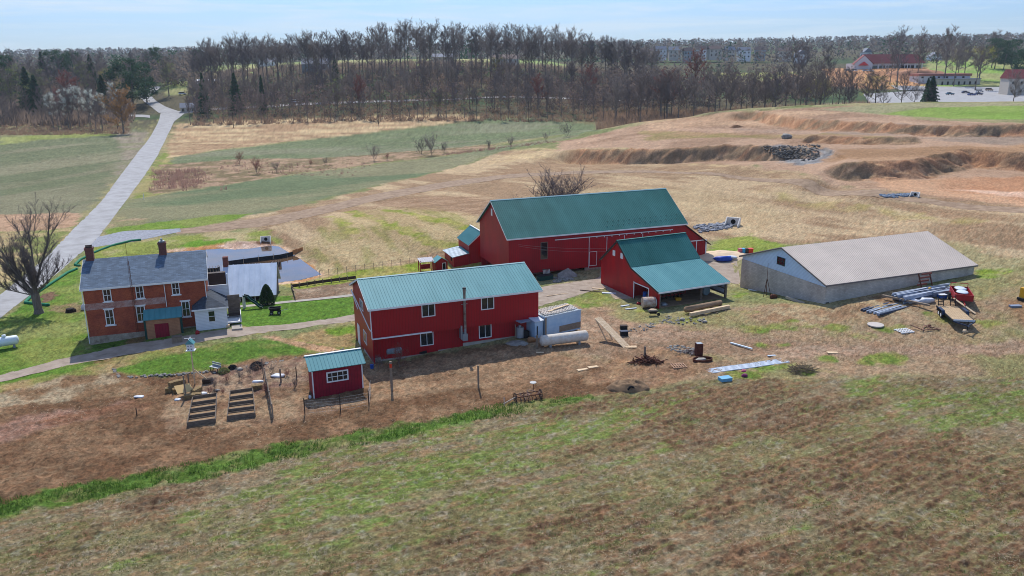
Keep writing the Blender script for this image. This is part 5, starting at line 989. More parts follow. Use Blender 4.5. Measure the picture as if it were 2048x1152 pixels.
# stump, rock
b = MB(); b.tube((0, 0, -.1), (0, 0, .45), .62, .45, 9); b.blob((.3, .1, .15), .4, .35, .25, 2); s_ = b.build('tree_stump', mat('charred_stump', (42,34,30), .95, noise=.4, bump=.6)); s_.location = at(141, 624); tag(s_, 'black charred tree stump on the lawn by the farmhouse', 'stump')
# green filter socks
def along(pts, n):
    q_ = resample([at(u, v)[:2] for u, v in pts], n); return [(a, c, H(a, c)) for a, c in q_]
for pts, lb in (([(98,612),(74,610),(50,607),(60,597),(95,573),(135,547),(154,539)], 'green filter sock curving around the old tree toward the lane'), ([(160,533),(150,531),(160,521),(185,508),(230,491),(262,483),(282,481)], 'green filter sock running behind the farmhouse chimney beside the gravel entrance')):
    q_ = along(pts, 50); b = MB()
    for i in range(49): b.tube((q_[i][0], q_[i][1], q_[i][2]+.14), (q_[i+1][0], q_[i+1][1], q_[i+1][2]+.14), .2, n=7, caps=i in (0, 48))
    tag(b.build('filter_sock', m_green_fab, None, True), lb, 'erosion sock', 'green filter socks')
# martin house on a pole
t = thing('birdhouse', 390, 768, 'white martin birdhouse with teal roof on a tall wooden pole', 'birdhouse', .1)
piece(t, 'pole', m_lumber, (-.05, .05, -.05, .05, -.2, 3.6)); b = MB(); b.bar((1.4, .3, 0), (.05, 0, 1.5), .09); b.build('brace', m_lumber, t)
piece(t, 'house', m_white, (-.3, .3, -.25, .25, 3.5, 4.15), (-.42, .42, -.34, .34, 3.46, 3.5)); b = MB(); b.prism([(-.42, 4.15), (.42, 4.15), (0, 4.6)], 'y', -.34, .34); b.build('roof', m_teal, t)
for z in (3.65, 3.95):
    for x in (-.15, .12): piece(t, 'entrance', m_dark, (x-.04, x+.05, -.256, -.251, z-.05, z+.05))
b = MB(); b.bar((-.5, 0, 4.66), (.5, 0, 4.66), .04); b.bar((0, -.4, 4.66), (0, .4, 4.66), .04); b.bar((0, 0, 4.55), (0, 0, 4.8), .03); b.build('perch', m_white, t)
# bench, shrubs in the border
t = thing('garden_bench', 431, 742, 'small grey metal garden bench at the edge of the planted border', 'bench', -.5)
piece(t, 'seat', m_galv, (-.6, .6, -.22, .22, .4, .45)); piece(t, 'backrest', m_galv, (-.6, .6, .2, .25, .45, .62), (-.6, .6, .2, .25, .7, .85))
for x in (-.55, .5):
    for y in (-.2, .18): piece(t, 'leg', m_black, (x, x+.05, y, y+.05, -.05, .4))
def dome(R):
    a = R.uniform(0, 6.28); e = R.random(); q_ = (1-e*e)**.5*R.uniform(.7, 1); return (math.cos(a)*q_, math.sin(a)*q_, e*.8)
for u, v, s, lb in ((514, 735, .75, 'round dark shrub in the planted border'), (465, 737, .45, 'small dark clump left of the round dark shrub'), (448, 745, .6, 'low yellow-green clump beside the bench')):
    b = leaves(int(u), s, 1400, .06, dome); o = b.build('garden_shrub', mat('dark_shrub', (58,56,60), .9, noise=.4) if u != 448 else mat('yellow_green_shrub', (140,144,84), .9), fix=False); o.location = at(u, v); tag(o, lb, 'shrub')
# posts
for u, v, h, w2, lb in ((372,797,2.3,.09,'brown wooden post standing in front of the hay bales'), (378,768,1.1,.09,'short wooden post behind the hay bales'), (562,764,1.35,.1,'short grey post beside a white tarp in the garden'), (527,756,2.0,.06,'thin wooden stake in the planted border'), (784,783,3.0,.13,'tall grey post with an orange mark in front of the workshop'), (957,777,2.3,.09,'lone wooden post in the dirt field below the workshop'), (1289,722,1.6,.11,'dark post standing in the heap of scrap iron'), (1074,694,1.3,.12,'short brown post at the left end of the long weathered tank')):
    t = thing('post', u, v, lb, 'post'); w2 *= .75; piece(t, 'shaft', m_post, (-w2, w2, -w2, w2, -.3, h))
    if u == 784: piece(t, 'marker', m_orange, (-w2*1.1, w2*1.1, -w2*1.1, w2*1.1, h*.8, h*.93))
for u, v, lb in ((610,830,'thin steel fence stake left of the red garden shed'), (681,823,'thin steel fence stake in front of the red garden shed'), (738,813,'thin steel fence stake right of the red garden shed'), (594,764,'thin steel stake behind the red garden shed'), (274,832,'lone steel stake in the bare soil at the left')):
    b = MB(); q9 = .8 if u == 274 else 1.6; b.box(-.03, .03, -.03, .03, -.2, q9); b.box(-.045, .045, -.01, .01, -.2, q9-.1); o = b.build('fence_stake', m_wicker); o.location = at(u, v); tag(o, lb, 'stake', 'steel fence stakes')
# wire mesh between the stakes
b = MB(); ps = [at(u, v) for u, v in ((610,830),(681,823),(738,813),(742,786))]
for i in range(3):
    a, c = ps[i], ps[i+1]
    for z in (.15, .45, .75, 1.05, 1.3): b.bar((a[0], a[1], a[2]+z), (c[0], c[1], c[2]+z), .007)
    for k in range(0, 13): q_ = lerp(a, c, k/12); b.bar((q_[0], q_[1], q_[2]), (q_[0], q_[1], q_[2]+1.3), .005, up=(1, 0, 0))
tag(b.build('wire_fence', m_galv), 'sagging wire mesh fence in front of the red garden shed', 'fence')
hd, ln, a = heading(546, 836, 531, 762); t = empty('rail_fence', a, hd, 'weathered grey rail fence seen end-on beside the raised beds', 'fence')
for i in range(4): piece(t, 'post', m_post, (ln*i/3-.06, ln*i/3+.06, -.06, .06, -.2, 1.35))
for z in (.35, .75, 1.15): piece(t, 'rail', m_wood, (0, ln, -.03, .03, z, z+.13))
# raised beds
for cs, lb in ((((375,854),(431,846),(434,794),(386,801)), 'left raised bed of grey boards with four dark compartments'), (((455,841),(511,834),(506,784),(461,790)), 'right raised bed of grey boards with four dark compartments')):
    A, B_, C_, D_ = [at(*q_) for q_ in cs]; t = empty('raised_bed', A, 0, lb, 'raised bed', 'raised beds'); lo = lambda q_: (q_[0]-A[0], q_[1]-A[1], 0)
    A, B_, C_, D_ = [lo(q_) for q_ in (A, B_, C_, D_)] if False else [(0, 0, 0), lo(B_), lo(C_), lo(D_)]
    for p, q_ in ((A, D_), (B_, C_)): b = MB(); b.bar((p[0], p[1], .12), (q_[0], q_[1], .12), .07, .5); b.build('side_board', m_wood, t)
    for k in range(5):
        for off in ((0,) if k in (0,) else (0,)):
            p, q_ = lerp(A, D_, k/4), lerp(B_, C_, k/4); b = MB(); b.bar((p[0], p[1], .15), (q_[0], q_[1], .15), .08, .56); b.build('cross_board', m_wood, t)
            if 0 < k < 4: p, q_ = lerp(A, D_, k/4-.06), lerp(B_, C_, k/4-.06); b = MB(); b.bar((p[0], p[1], .06), (q_[0], q_[1], .06), .05, .36); b.build('cross_board', m_wood, t)
    b = MB(); up = lambda q_, z: (q_[0], q_[1], z); b.add([up(A, .16), up(B_, .16), up(C_, .16), up(D_, .16), up(A, -.1), up(B_, -.1), up(C_, -.1), up(D_, -.1)], [(0, 1, 2, 3), (0, 4, 5, 1), (1, 5, 6, 2), (2, 6, 7, 3), (3, 7, 4, 0)]); b.build('soil', m_soil, t)
# hay bales
for u, v, rz, dz, lb in ((343,783,.2,0,'hay bale at the left end of the pile by the plywood'), (357,784,.5,0,'hay bale just left of the leaning plywood'), (350,779,.9,.42,'hay bale on top of the left stack'), (361,776,.7,.4,'hay bale lying askew on top behind the plywood'), (380,797,.3,0,'hay bale lying in front of the plywood'), (392,795,.2,0,'hay bale at the right end of the pile'), (394,787,1.2,.1,'hay bale standing at the back right of the pile'), (416,766,.3,0,'dark wet hay bale alone right of the pole'), (514,778,.35,0,'single hay bale by the rail fence with a white bag on it')):
    b = MB(); b.box(-.5, .5, -.24, .24, 0, .42); b.box(-.505, .505, -.1, -.085, .0, .425); b.box(-.505, .505, .085, .1, 0, .425); o = b.build('hay_bale', m_slate if u == 416 else m_straw); x, y, z = at(u, v); o.location = (x, y, z+dz); o.rotation_euler = (0, 0, rz); tag(o, lb, 'hay bale', 'hay bales')
b = MB(); b.box(-.75, .75, -.5, .5, 0, .03); o = b.build('plywood_sheet', mat('plywood', (206,172,116), .85, noise=.12, scale=2)); x, y, z = at(369, 790); o.location = (x, y, z+.62); o.rotation_euler = (.55, .1, .75); tag(o, 'yellow plywood sheet leaning over the hay bales', 'plywood')
def mound(name, u, v, rx, ry, h, m, lb, cat, seed=1, rough=.5, rot=0., loc=None):
    R = 26; b = MB(); x0, y0, _ = loc or at(u, v); n = 40; vs = []
    for i in range(R+1):
        for j in range(n):
            a = j*2*math.pi/n; q_ = i/R; x = math.cos(a)*q_*rx; y = math.sin(a)*q_*ry; X = x0+x*math.cos(rot)-y*math.sin(rot); Y = y0+x*math.sin(rot)+y*math.cos(rot)
            vs.append((X, Y))
    vs = np.array(vs); z = hbase(vs[:, 0], vs[:, 1]); q_ = np.repeat(np.arange(R+1)/R, n); s = 1/max(rx, ry)
    e = q_+(fbm(vs[:, 0]*s*1.6, vs[:, 1]*s*1.6, seed, 3)-.5)*.55; z = z+np.clip(1-e**2, -.1, 1)*h*(1+(fbm(vs[:, 0]*s*4, vs[:, 1]*s*4, seed+5, 4)-.5)*2*rough)-.06-.25*(q_ > .97)
    f = [(i*n+j, i*n+(j+1) % n, (i+1)*n+(j+1) % n, (i+1)*n+j) for i in range(R) for j in range(n)]
    b.add(np.column_stack([vs, z]), f); o = b.build(name, m, None, True); tag(o, lb, cat); return o
def lump(name, u, v, rx, ry, rz_, m, lb, cat, dz=0, seed=1, amp=.22, group=None, rot=0.):
    b = MB(); b.blob((0, 0, rz_*.6), rx, ry, rz_, seed, amp); o = b.build(name, m, None, True); x, y, z = at(u, v); o.location = (x, y, z+dz); o.rotation_euler = (0, 0, rot); tag(o, lb, cat, group); return o
for i, (u, v, a, c, h, lb, dz) in enumerate(((404,790,.5,.35,.18,'crumpled white bag at the right of the hay bales',0), (355,800,.3,.3,.08,'flat white scrap left of the left raised bed',0), (278,794,.5,.3,.07,'flat white bag alone on the bare soil',0), (556,753,.65,.5,.15,'white tarp around a short post in the garden',0), (516,771,.55,.25,.16,'white bag lying on the single hay bale',.3), (620,797,.14,.14,.2,'small white pail at the corner of the garden shed',0), (168,620,.3,.25,.5,'white feed sack against the farmhouse corner',0))):
    lump('white_bag', u, v, a, c, h, m_film, lb, 'bag', dz, i)
lump('lumber_scrap', 423, 789, .6, .25, .06, m_lumber, 'pale lumber scrap at the head of the left raised bed', 'board', 0, 5, .05)
b = MB(); b.tube((0, 0, 0), (0, 0, .42), .17, .2, 10); o = b.build('bucket', m_blue); o.location = at(744, 737); tag(o, 'small blue bucket on the dirt by the workshop corner', 'bucket')
shrub('shrub1', 799, 735, 2.4, 'leafless reddish shrub in front of the lower workshop windows'); shrub('shrub0', 757, 737, 1.6, 'faint leafless shrub beside the small fuel tank')
for i, (u, v) in enumerate(((430,778),(455,765),(480,762),(420,790),(545,745),(575,752),(500,750),(446,790),(590,775),(532,790))):
    shrub('shrub%d' % (1 if i % 2 else 0), u, v, rt.uniform(.8, 1.3), 'low leafless berry bush in the garden rows', group='berry bushes in the garden')
# play cart, slide and entrance deck
t = thing('garden_cart', 551, 628, 'black poly garden cart standing on the lawn', 'cart', .25)
b = MB(); b.add([(-.55, -.32, .45), (.55, -.32, .45), (.55, .32, .45), (-.55, .32, .45), (-.75, -.42, .85), (.75, -.42, .85), (.75, .42, .85), (-.75, .42, .85), (-.68, -.36, .85), (.68, -.36, .85), (.68, .36, .85), (-.68, .36, .85), (-.5, -.26, .52), (.5, -.26, .52), (.5, .26, .52), (-.5, .26, .52)], [(3, 2, 1, 0), (0, 1, 5, 4), (1, 2, 6, 5), (2, 3, 7, 6), (3, 0, 4, 7), (4, 5, 9, 8), (5, 6, 10, 9), (6, 7, 11, 10), (7, 4, 8, 11), (8, 9, 13, 12), (9, 10, 14, 13), (10, 11, 15, 14), (11, 8, 12, 15), (12, 13, 14, 15)]); b.build('tub', m_black, t)
for x in (-.45, .45):
    for y in (-.42, .42): b = MB(); b.tube((x, y-.05, .22), (x, y+.05, .22), .24, n=14); wl = b.build('wheel', m_black, t); b = MB(); b.tube((x, y-.06, .22), (x, y+.06, .22), .11, n=10); b.build('hub', m_galv, wl)
b = MB(); b.bar((.7, 0, .35), (1.5, 0, .5), .04); b.build('handle', m_galv, t)
t = thing('deck', 467, 652, 'small grey-white entrance deck with railing beside the white side room', 'deck', .34)
piece(t, 'platform', m_white, (-.8, .95, 0, 2.6, .35, .5)); piece(t, 'ramp', m_conc, (-.2, .95, -1.6, 0, -.1, .12)); piece(t, 'steps', m_lumber, (-.8, -.4, -.5, 0, 0, .3))
for x in (-.75, .05, .9): piece(t, 'post', m_white, (x-.06, x+.06, 2.4, 2.55, .3, 1.7))
piece(t, 'railing', m_white, (.88, .95, 0, 2.4, .5, 1.3)); piece(t, 'bench_top', m_wicker, (-.6, .7, 1.6, 2.1, .8, .9))
t = thing('play_slide', 489, 616, 'dark green plastic slide curving down from the deck to the lawn', 'slide', .0)
pts = [(0, 0, 1.55), (.5, -.02, 1.45), (1.0, -.08, .95), (1.5, -.15, .65), (2.0, -.25, .2), (2.4, -.3, .12)]; b = MB()
for i in range(5):
    a, c = Vector(pts[i]), Vector(pts[i+1])
    for y0, y1, h in ((-.28, .28, .04), (-.32, -.26, .2), (.26, .32, .2)):
        b.bar(a+Vector((0, (y0+y1)/2, h/2)), c+Vector((0, (y0+y1)/2, h/2)), y1-y0, h)
b.build('chute', m_dgreen, t); piece(t, 'support', m_white, (-.1, .1, -.3, .3, -.2, 1.5))
for nm, u, v, lb, cat in (('flower_pot', 395, 668, 'red pot by the white side room', 'pot'),): lump(nm, u, v, .25, .25, .25, m_redp, lb, cat)
t = thing('crate', 355, 684, 'grey slatted crate in front of the crimson porch door', 'crate', .34); piece(t, 'box', m_post, (-.5, .5, -.35, .35, 0, .6)); piece(t, 'lid', m_wood, (-.53, .53, -.38, .38, .6, .66))
# playhouse and glider
t = thing('playhouse', 880, 540, 'little red playhouse with a bright teal roof left of the feed shed', 'playhouse', .45)
b = MB(); b.prism([(-1, 0), (1, 0), (1, 1.5), (0, 2.1), (-1, 1.5)], 'y', -.8, .8); b.build('wall', m_red2, t)
b = MB(); roof_plane(b, (-1.2, .95, 1.45), (-1.2, -.95, 1.45), (0, -.95, 2.2), (0, .95, 2.2), .05, 0); roof_plane(b, (1.2, -.95, 1.45), (1.2, .95, 1.45), (0, .95, 2.2), (0, -.95, 2.2), .05, 0); b.build('roof', m_teal, t)
piece(t, 'door_frame', m_white, (.1, .7, -.85, -.802, 0, 1.3)); piece(t, 'door', m_dark, (.17, .63, -.87, -.851, 0, 1.22))
t = thing('porch_swing', 852, 543, 'red framed garden swing with a grey canopy beside the playhouse', 'swing', .35)
for x in (-1, 1):
    for y in (-.6, .6): piece(t, 'post', m_redp, (x-.06, x+.06, y-.06, y+.06, 0, 1.9))
b = MB(); roof_plane(b, (-1.15, -.9, 1.75), (1.15, -.9, 1.75), (1.15, .7, 2.1), (-1.15, .7, 2.1), .05, .3); b.build('canopy', mat('grey_canopy', (190,186,188), .7), t); piece(t, 'seat', m_redp, (-.8, .8, -.2, .3, .45, .52)); piece(t, 'backrest', m_redp, (-.8, .8, .3, .36, .52, 1.1))
b = MB()
for i in range(14): u0 = 640+i*18; a = at(u0, 556-i*2.6); b.box(a[0]-.03, a[0]+.03, a[1]-.03, a[1]+.03, a[2]-.1, a[2]+1.2)
for i in range(13):
    for z in (.3, .7, 1.1): a = at(640+i*18, 556-i*2.6); c = at(640+(i+1)*18, 556-(i+1)*2.6); b.bar((a[0], a[1], a[2]+z), (c[0], c[1], c[2]+z), .015)
tag(b.build('wire_fence', m_post), 'thin wire pasture fence crossing the grass behind the workshop', 'fence')
t = empty('board_fence', (0, 0, 0), 0, 'low dark board fence around the bare garden plot behind the path', 'fence')
for ptl in ([(583,577),(640,568),(712,559)], [(583,577),(591,602)]):
    q_ = along(ptl, 9 if len(ptl) > 2 else 4)
    for i in range(len(q_)-1):
        b = MB(); b.bar((q_[i][0], q_[i][1], q_[i][2]+.35), (q_[i+1][0], q_[i+1][1], q_[i+1][2]+.35), .05, .45); b.build('board', m_wicker if len(ptl) > 2 else m_wood, t)
        piece(t, 'post', m_post, (q_[i][0]-.06, q_[i][0]+.06, q_[i][1]-.06, q_[i][1]+.06, q_[i][2]-.2, q_[i][2]+.75))
# silt fences standing in the pond
def silt(pts, lb, endwood=0):
    pp_ = [P(u, v, POND_Z) for u, v in pts]; q_ = resample(pp_, 12); t = empty('silt_fence', (0, 0, 0), 0, lb, 'silt fence', 'silt fences in the pond'); b = MB()
    for i in range(11-endwood): b.bar((*q_[i], POND_Z+.32), (*q_[i+1], POND_Z+.32), .05, .72)
    b.build('fabric', m_blk_fab, t)
    for i in range(0, 12, 2): piece(t, 'stake', m_lumber, (q_[i][0]-.03, q_[i][0]+.03, q_[i][1]-.06, q_[i][1]-.03, POND_Z-.3, POND_Z+1.0))
    if endwood:
        b = MB(); 
        for i in range(11-endwood, 11): b.bar((*q_[i], POND_Z+.5), (*q_[i+1], POND_Z+.6), .08, .8)
        b.build('baffle_board', mat('orange_plank', (176,124,78), .9, noise=.2), t)
silt([(457,530),(500,524),(560,517),(582,512),(606,505)], 'long black silt fence crossing the muddy pond', 2)
silt([(415,545),(435,544),(440,541)], 'short black silt fence stub beside the farmhouse gable'); silt([(546,534),(555,532),(563,531)], 'short black silt fence stub right of the pale tin roof')
# culverts with headwalls and riprap
def culvert(u, v, s, rz, lb):
    t = thing('culvert', u, v, lb, 'culvert', rz); b = MB(); b.box(-1*s, 1*s, 0, .25*s, -.3, 1.1*s); b.prism([(0, -.3), (0, 1.1*s), (-1.2*s, .2*s), (-1.2*s, -.3)], 'x', -1*s, -.85*s); b.prism([(0, -.3), (0, 1.1*s), (-1.2*s, .2*s), (-1.2*s, -.3)], 'x', .85*s, 1*s); b.build('headwall', mat('pale_precast', (222,216,206), .9, noise=.12), t)
    b = MB(); b.tube((0, -.02, .5*s), (0, .0, .5*s), .35*s, n=14); b.build('pipe_mouth', m_dark, t)
culvert(532, 483, .9, .2, 'small pale concrete culvert headwall at the top of the pond'); culvert(1466, 450, 1.25, -.5, 'large pale concrete culvert headwall right of the big barn'); culvert(1830, 393, .75, -.7, 'concrete culvert end at the far right along the dirt track')
def riprap(name, poly, n, s, lb, seed, mt=None):
    R = random.Random(seed); b = MB()
    for _ in range(n):
        a = at(*poly[0]); k = R.random(); w2 = R.random(); p0 = lerp((*poly[0], 0), (*poly[1], 0), k); p1 = lerp((*poly[3], 0), (*poly[2], 0), k); q_ = lerp(p0, p1, w2); x, y, z = at(q_[0], q_[1]); r = s*R.uniform(.5, 1.3); b.blob((x, y, z+r*.3), r, r*R.uniform(.7, 1.2), r*.6, R.randrange(999), .3, 1)
    tag(b.build(name, mt or m_grey_rock, fix=False), lb, None, None, 'stuff')
riprap('riprap', [(1385,452),(1452,446),(1468,456),(1400,466)], 230, .3, 'grey riprap stones piled below the large culvert', 1, mat('mixed_riprap', (170,172,178), .95, scale=.9, rgb2=(44,48,56), d2=.6)); riprap('riprap', [(1755,391),(1822,387),(1836,392),(1780,397)], 110, .3, 'bluish riprap stones beside the far right culvert', 2, mat('blue_riprap', (128,142,158), .95, scale=1, rgb2=(90,100,114)))
riprap('quarry_rubble', [(1520,294),(1640,290),(1640,318),(1570,324)], 420, .32, 'broken grey rock spilling down the cut face', 3, mat('quarry_rock', (112,106,98), .95, scale=.6, rgb2=(80,78,76), bump=.4))
riprap('edging_stones', [(228,735),(236,752),(240,756),(224,742)], 26, .16, 'small pale stones edging the lawn tip', 4); riprap('edging_stones', [(250,754),(440,742),(442,746),(252,757)], 60, .16, 'small pale stones edging the lawn along the border', 5); riprap('edging_stones', [(440,742),(690,698),(692,701),(442,746)], 60, .13, 'small pale stones scattered along the planted border', 6)
riprap('yard_rubble', [(1215,668),(1300,662),(1330,640),(1360,632)], 60, .12, 'bits of pale rubble strewn across the yard', 7); riprap('yard_rubble', [(1300,648),(1400,650),(1420,640),(1330,632)], 50, .16, 'pale broken blocks in front of the open bay', 8); riprap('field_clods', [(1340,690),(1400,700),(1380,708),(1330,700)], 70, .16, 'heap of grey ash and broken bits beside the rusty drum', 9)
lump('boulder', 1572, 277, 1.4, 1.2, .8, m_grey_rock, 'grey boulder on the dirt above the cut face', 'boulder'); mound('earth_heap', 1472, 255, 2.4, 1.4, .8, mat('brown_earth', (128,94,68), .98, noise=.3, bump=.5), 'small brown earth heap on the upper dirt bench', 'earth heap')
for u, v, s in ((480,741,.3),(435,782,.2),(1241,663,.18),(1300,655,.2),(1365,641,.35),(1410,645,.28)): lump('stone', u, v, s, s*.8, s*.6, m_conc, {480: 'single pale stone at the lawn tip edge', 435: 'pale stone by the head of the raised beds', 1241: 'pale stone near the black crates', 1300: 'flat pale stone in the yard left of the logs', 1365: 'pale block in front of the open bay', 1410: 'small pale block touching the squared beam'}[u], 'stone', seed=u)
# pale blue bin with pallets on top
hd, ln, a = heading(1091, 676, 1178, 660); t = empty('storage_bin', a, hd, 'pale blue steel bin topped with pallets beside the workshop', 'bin'); BL, BD, BH = 4.9, 2.5, 2.35
piece(t, 'wall', m_lbluep, (0, BL, 0, .06, .1, BH), (0, BL, BD-.06, BD, 0, BH), (0, .06, .06, BD-.06, 0, BH), (BL-.06, BL, .06, BD-.06, 0, BH)); piece(t, 'top', m_galv, (.06, BL-.06, .06, BD-.06, BH-.1, BH-.03)); piece(t, 'rim', mat('pale_rim', (190,204,216), .6), (-.05, BL+.05, -.05, .02, BH, BH+.1))
piece(t, 'lower_panel', m_post, (1.9, BL, -.03, -.002, .3, 1.0)); piece(t, 'corner_post', m_post, (-.12, .08, -.1, -.002, 0, BH-.02))
x0, y0, z0 = a; ch, sh = math.cos(hd), math.sin(hd); wl = lambda x, y, z: (x0+x*ch-y*sh, y0+x*sh+y*ch, z0+z)
def pallet(loc, rz, lb, m, group=None, sc=1.):
    t = empty('pallet', loc, rz, lb, 'pallet', group)
    for i in range(6): piece(t, 'slat', m, (-.6*sc+i*.22*sc, -.6*sc+i*.22*sc+.11, -.5*sc, .5*sc, .1, .13))
    for y in (-.46, -.04, .38): piece(t, 'runner', m, (-.6*sc, .62*sc, y*sc, y*sc+.08, 0, .1))
    return t
m_pal = mat('grey_pallet_wood', (214,204,192), .9, noise=.25, scale=4)
for i, (x, y, lb) in enumerate(((.9, .8, 'pallet at the front left on the bin'), (2.3, .7, 'pallet at the front middle on the bin'), (3.9, .8, 'pallet at the front right on the bin'), (1.2, 1.9, 'pallet at the back left on the bin'), (2.7, 1.9, 'pallet at the back middle on the bin'), (4.1, 1.9, 'pallet at the back right on the bin'))): pallet(wl(x, y, BH+.12 if i < 3 else BH+.1), hd+(.1 if i % 2 else -.08), lb, m_pal, 'pallets on the pale blue bin', 1.15)
for i, (x, y, r_, lb) in enumerate(((1.5, 1.2, .25, 'long pale board lying across the pallets'), (2.4, 1.35, .2, 'second pale board beside the long one on the pallets'))): b = MB(); b.box(-1.3, 1.3, -.14, .14, 0, .05); o = b.build('board', m_lumber); o.location = wl(x+.8, y, BH+.27+i*.06); o.rotation_euler = (0, 0, hd+r_); tag(o, lb, 'board')
t = empty('boiler_cabinet', wl(-1.3, .2, 0), hd, 'narrow pale blue cabinet with white sloping lid at the end of the bin', 'cabinet'); piece(t, 'body', m_lbluep, (0, 1.1, 0, 1.6, 0, 2.0)); b = MB(); b.prism([(-.15, 2.02), (1.75, 2.3), (1.75, 2.36), (-.15, 2.08)], 'x', -.1, 1.15); b.build('lid', m_sheet, t); piece(t, 'shelf', m_steel, (-1.6, -.12, .4, 1.5, 2.05, 2.12)); b = MB(); b.tube((.3, -.1, 0), (.3, -.1, 1.5), .05, n=6); b.build('hose', m_black, t)
t = thing('outdoor_furnace', 1040, 676, 'sooty grey stove assembly between workshop and bin', 'furnace', .37); b = MB(); b.tube((0, 0, .1), (0, 0, 1.25), .42, n=14); b.build('drum', m_galv, t); b = MB(); b.tube((.0, .0, 1.25), (0, 0, 1.5), .15, n=8); b.build('neck', m_galv, t); piece(t, 'motor', m_black, (.35, 1.0, -.3, .3, 0, .75)); b = MB(); b.tube((-.5, .1, 0), (-.5, .1, 1.6), .05, n=6); b.build('pole', m_post, t)
mound('ash_heap', 1034, 686, 1.3, .8, .14, m_grey_rock, 'thin grey ash heap in front of the sooty stove', 'ash heap'); lump('sack', 1062, 683, .5, .35, .3, mat('brown_sack', (146,104,70), .9), 'brown sack by the left end of the bin', 'sack')
# timber ramp
t = thing('timber_ramp', 1253, 694, 'new timber ramp propped up beside the bin', 'ramp', 0); top = P(1195, 633, 2.6); o_ = t.location; v_ = Vector((top[0]-o_[0], top[1]-o_[1], 2.3)); d_ = Vector((v_.x, v_.y, 0)).normalized(); sd_ = Vector((-d_.y, d_.x, 0))
for k in range(4): b = MB(); c_ = sd_*(-.38+k*.25); b.bar(c_, c_+v_, .235, .06); b.build('plank', m_lumber, t)
for k in (-1, 1): b = MB(); c_ = sd_*k*.45; b.bar(c_+v_*.95, c_+Vector((v_.x, v_.y, 0))*.55, .09, .09); b.build('brace', m_lumber, t)
b = MB(); b.bar(Vector((.2, 0, .02))+sd_*-.4, Vector((v_.x, v_.y, 0))+sd_*-.4, .12, .1); b.build('base_beam', mat('tan_beam', (160,120,88), .9), t); b = MB(); b.box(-.1, 1.1, -.3, .3, .01, .05); b.build('toe_board', m_lumber, t)
def crate(u, v, lb, m, s=(.9, .5, .45), m2=None, cat='crate', rz=.1, dz=0):
    t = thing('crate', u, v, lb, cat, rz, dz=dz); piece(t, 'box', m, (-s[0]/2, s[0]/2, -s[1]/2, s[1]/2, 0, s[2])); piece(t, 'lid', m2 or m, (-s[0]/2-.02, s[0]/2+.02, -s[1]/2-.02, s[1]/2+.02, s[2]+.001, s[2]+.06)); return t
crate(1248, 671, 'black tub in front of the other one near the ramp', m_black, (.85,.5,.5), m_navy, 'tub'); crate(1247, 660, 'black tub behind the other one near the ramp', m_black, (.8,.5,.5), m_wicker, 'tub')
for u, v, w2, d2, rz, lb in ((1218,587,1.9,.5,-.1,'broad white board on the ground left of the equipment barn'), (1196,578,1.6,.35,-.2,'pale board lying by the barn corner at the drive'), (1185,583,3.4,.15,-.25,'long dark thin board along the weeds by the drive'), (1250,612,1.3,.3,.5,'white board by the open side door'), (1262,618,1.6,.25,.4,'second white board by the open side door'), (1236,598,1.1,.12,.6,'yellowish stick in front of the barn wall'), (1543,712,.9,.25,.2,'small cream board above the white metal sheets'), (1665,706,1.1,.5,0,'thin tan sheet on the dirt track'), (1165,740,1.2,.4,.5,'grey-brown board in the dirt below the tank'), (1186,735,1.1,.45,.4,'pale flat stone slab in the dirt below the tank'), (1115,590,3.4,.12,.5,'long pale pole lying at the drive edge'), (1080,706,.8,.3,.1,'pale board under the long weathered tank')):
    b = MB(); b.box(-w2/2, w2/2, -d2/2, d2/2, .02, .08); o = b.build('board', m_wicker if 'dark' in lb else m_sheet if 'white' in lb else m_lumber); o.location = at(u, v); o.rotation_euler = (.0, .03, rz); tag(o, lb, 'board')
# equipment in and around the middle barn
t = thing('steel_drum', 1297, 618, 'rusty white-ended drum tank lying by the barn door', 'tank', .25); b = MB(); b.tube((-.75, .25, .85), (.75, -.0, .85), .68, n=20); b.build('shell', mat('rust_streaked_tank', (150,110,84), .8, scale=2.2, rgb2=(190,180,168)), t, False); b = MB(); b.tube((.76, 0, .85), (.8, 0, .85), .66, n=20); b.build('end_cap', m_white, t); piece(t, 'cradle', m_wicker, (-.6, .6, -.4, .5, -.05, .25))
t = thing('wheelbarrow', 1305, 632, 'dark wheelbarrow with a pale load in front of the drum tank', 'wheelbarrow', .1); b = MB(); b.add([(-.35, -.25, .35), (.35, -.25, .35), (.35, .25, .35), (-.35, .25, .35), (-.6, -.38, .7), (.6, -.38, .7), (.6, .38, .7), (-.6, .38, .7)], [(3, 2, 1, 0), (0, 1, 5, 4), (1, 2, 6, 5), (2, 3, 7, 6), (3, 0, 4, 7), (4, 5, 6, 7)]); b.build('tray', m_black, t); b = MB(); b.tube((.75, -.04, .18), (.75, .04, .18), .19, n=12); b.build('wheel', m_black, t)
for y in (-.22, .22): b = MB(); b.bar((.75, y*.3, .2), (-1.0, y*1.2, .6), .04); b.build('handle', m_wood, t); b = MB(); b.bar((-.35, y, .4), (-.4, y, -.02), .04); b.build('leg', m_wicker, t)
lump('load', 1305, 632, .5, .3, .18, m_lumber, 'pale load heaped in the wheelbarrow', 'load', .62, 3, .1)
hd, ln, a = heading(1371, 628, 1441, 612); b = MB(); b.tube((0, 0, .55), (ln, 0, .5), .38, .33, 12); o = b.build('log', mat('log_bark', (160,134,106), .95, scale=2, rgb2=(110,88,70), stretch=(.4, 2, 2), bump=.4), None, True); o.location = a; o.rotation_euler = (0, 0, hd); tag(o, 'thick round log lying on skids in front of the open bay', 'log')
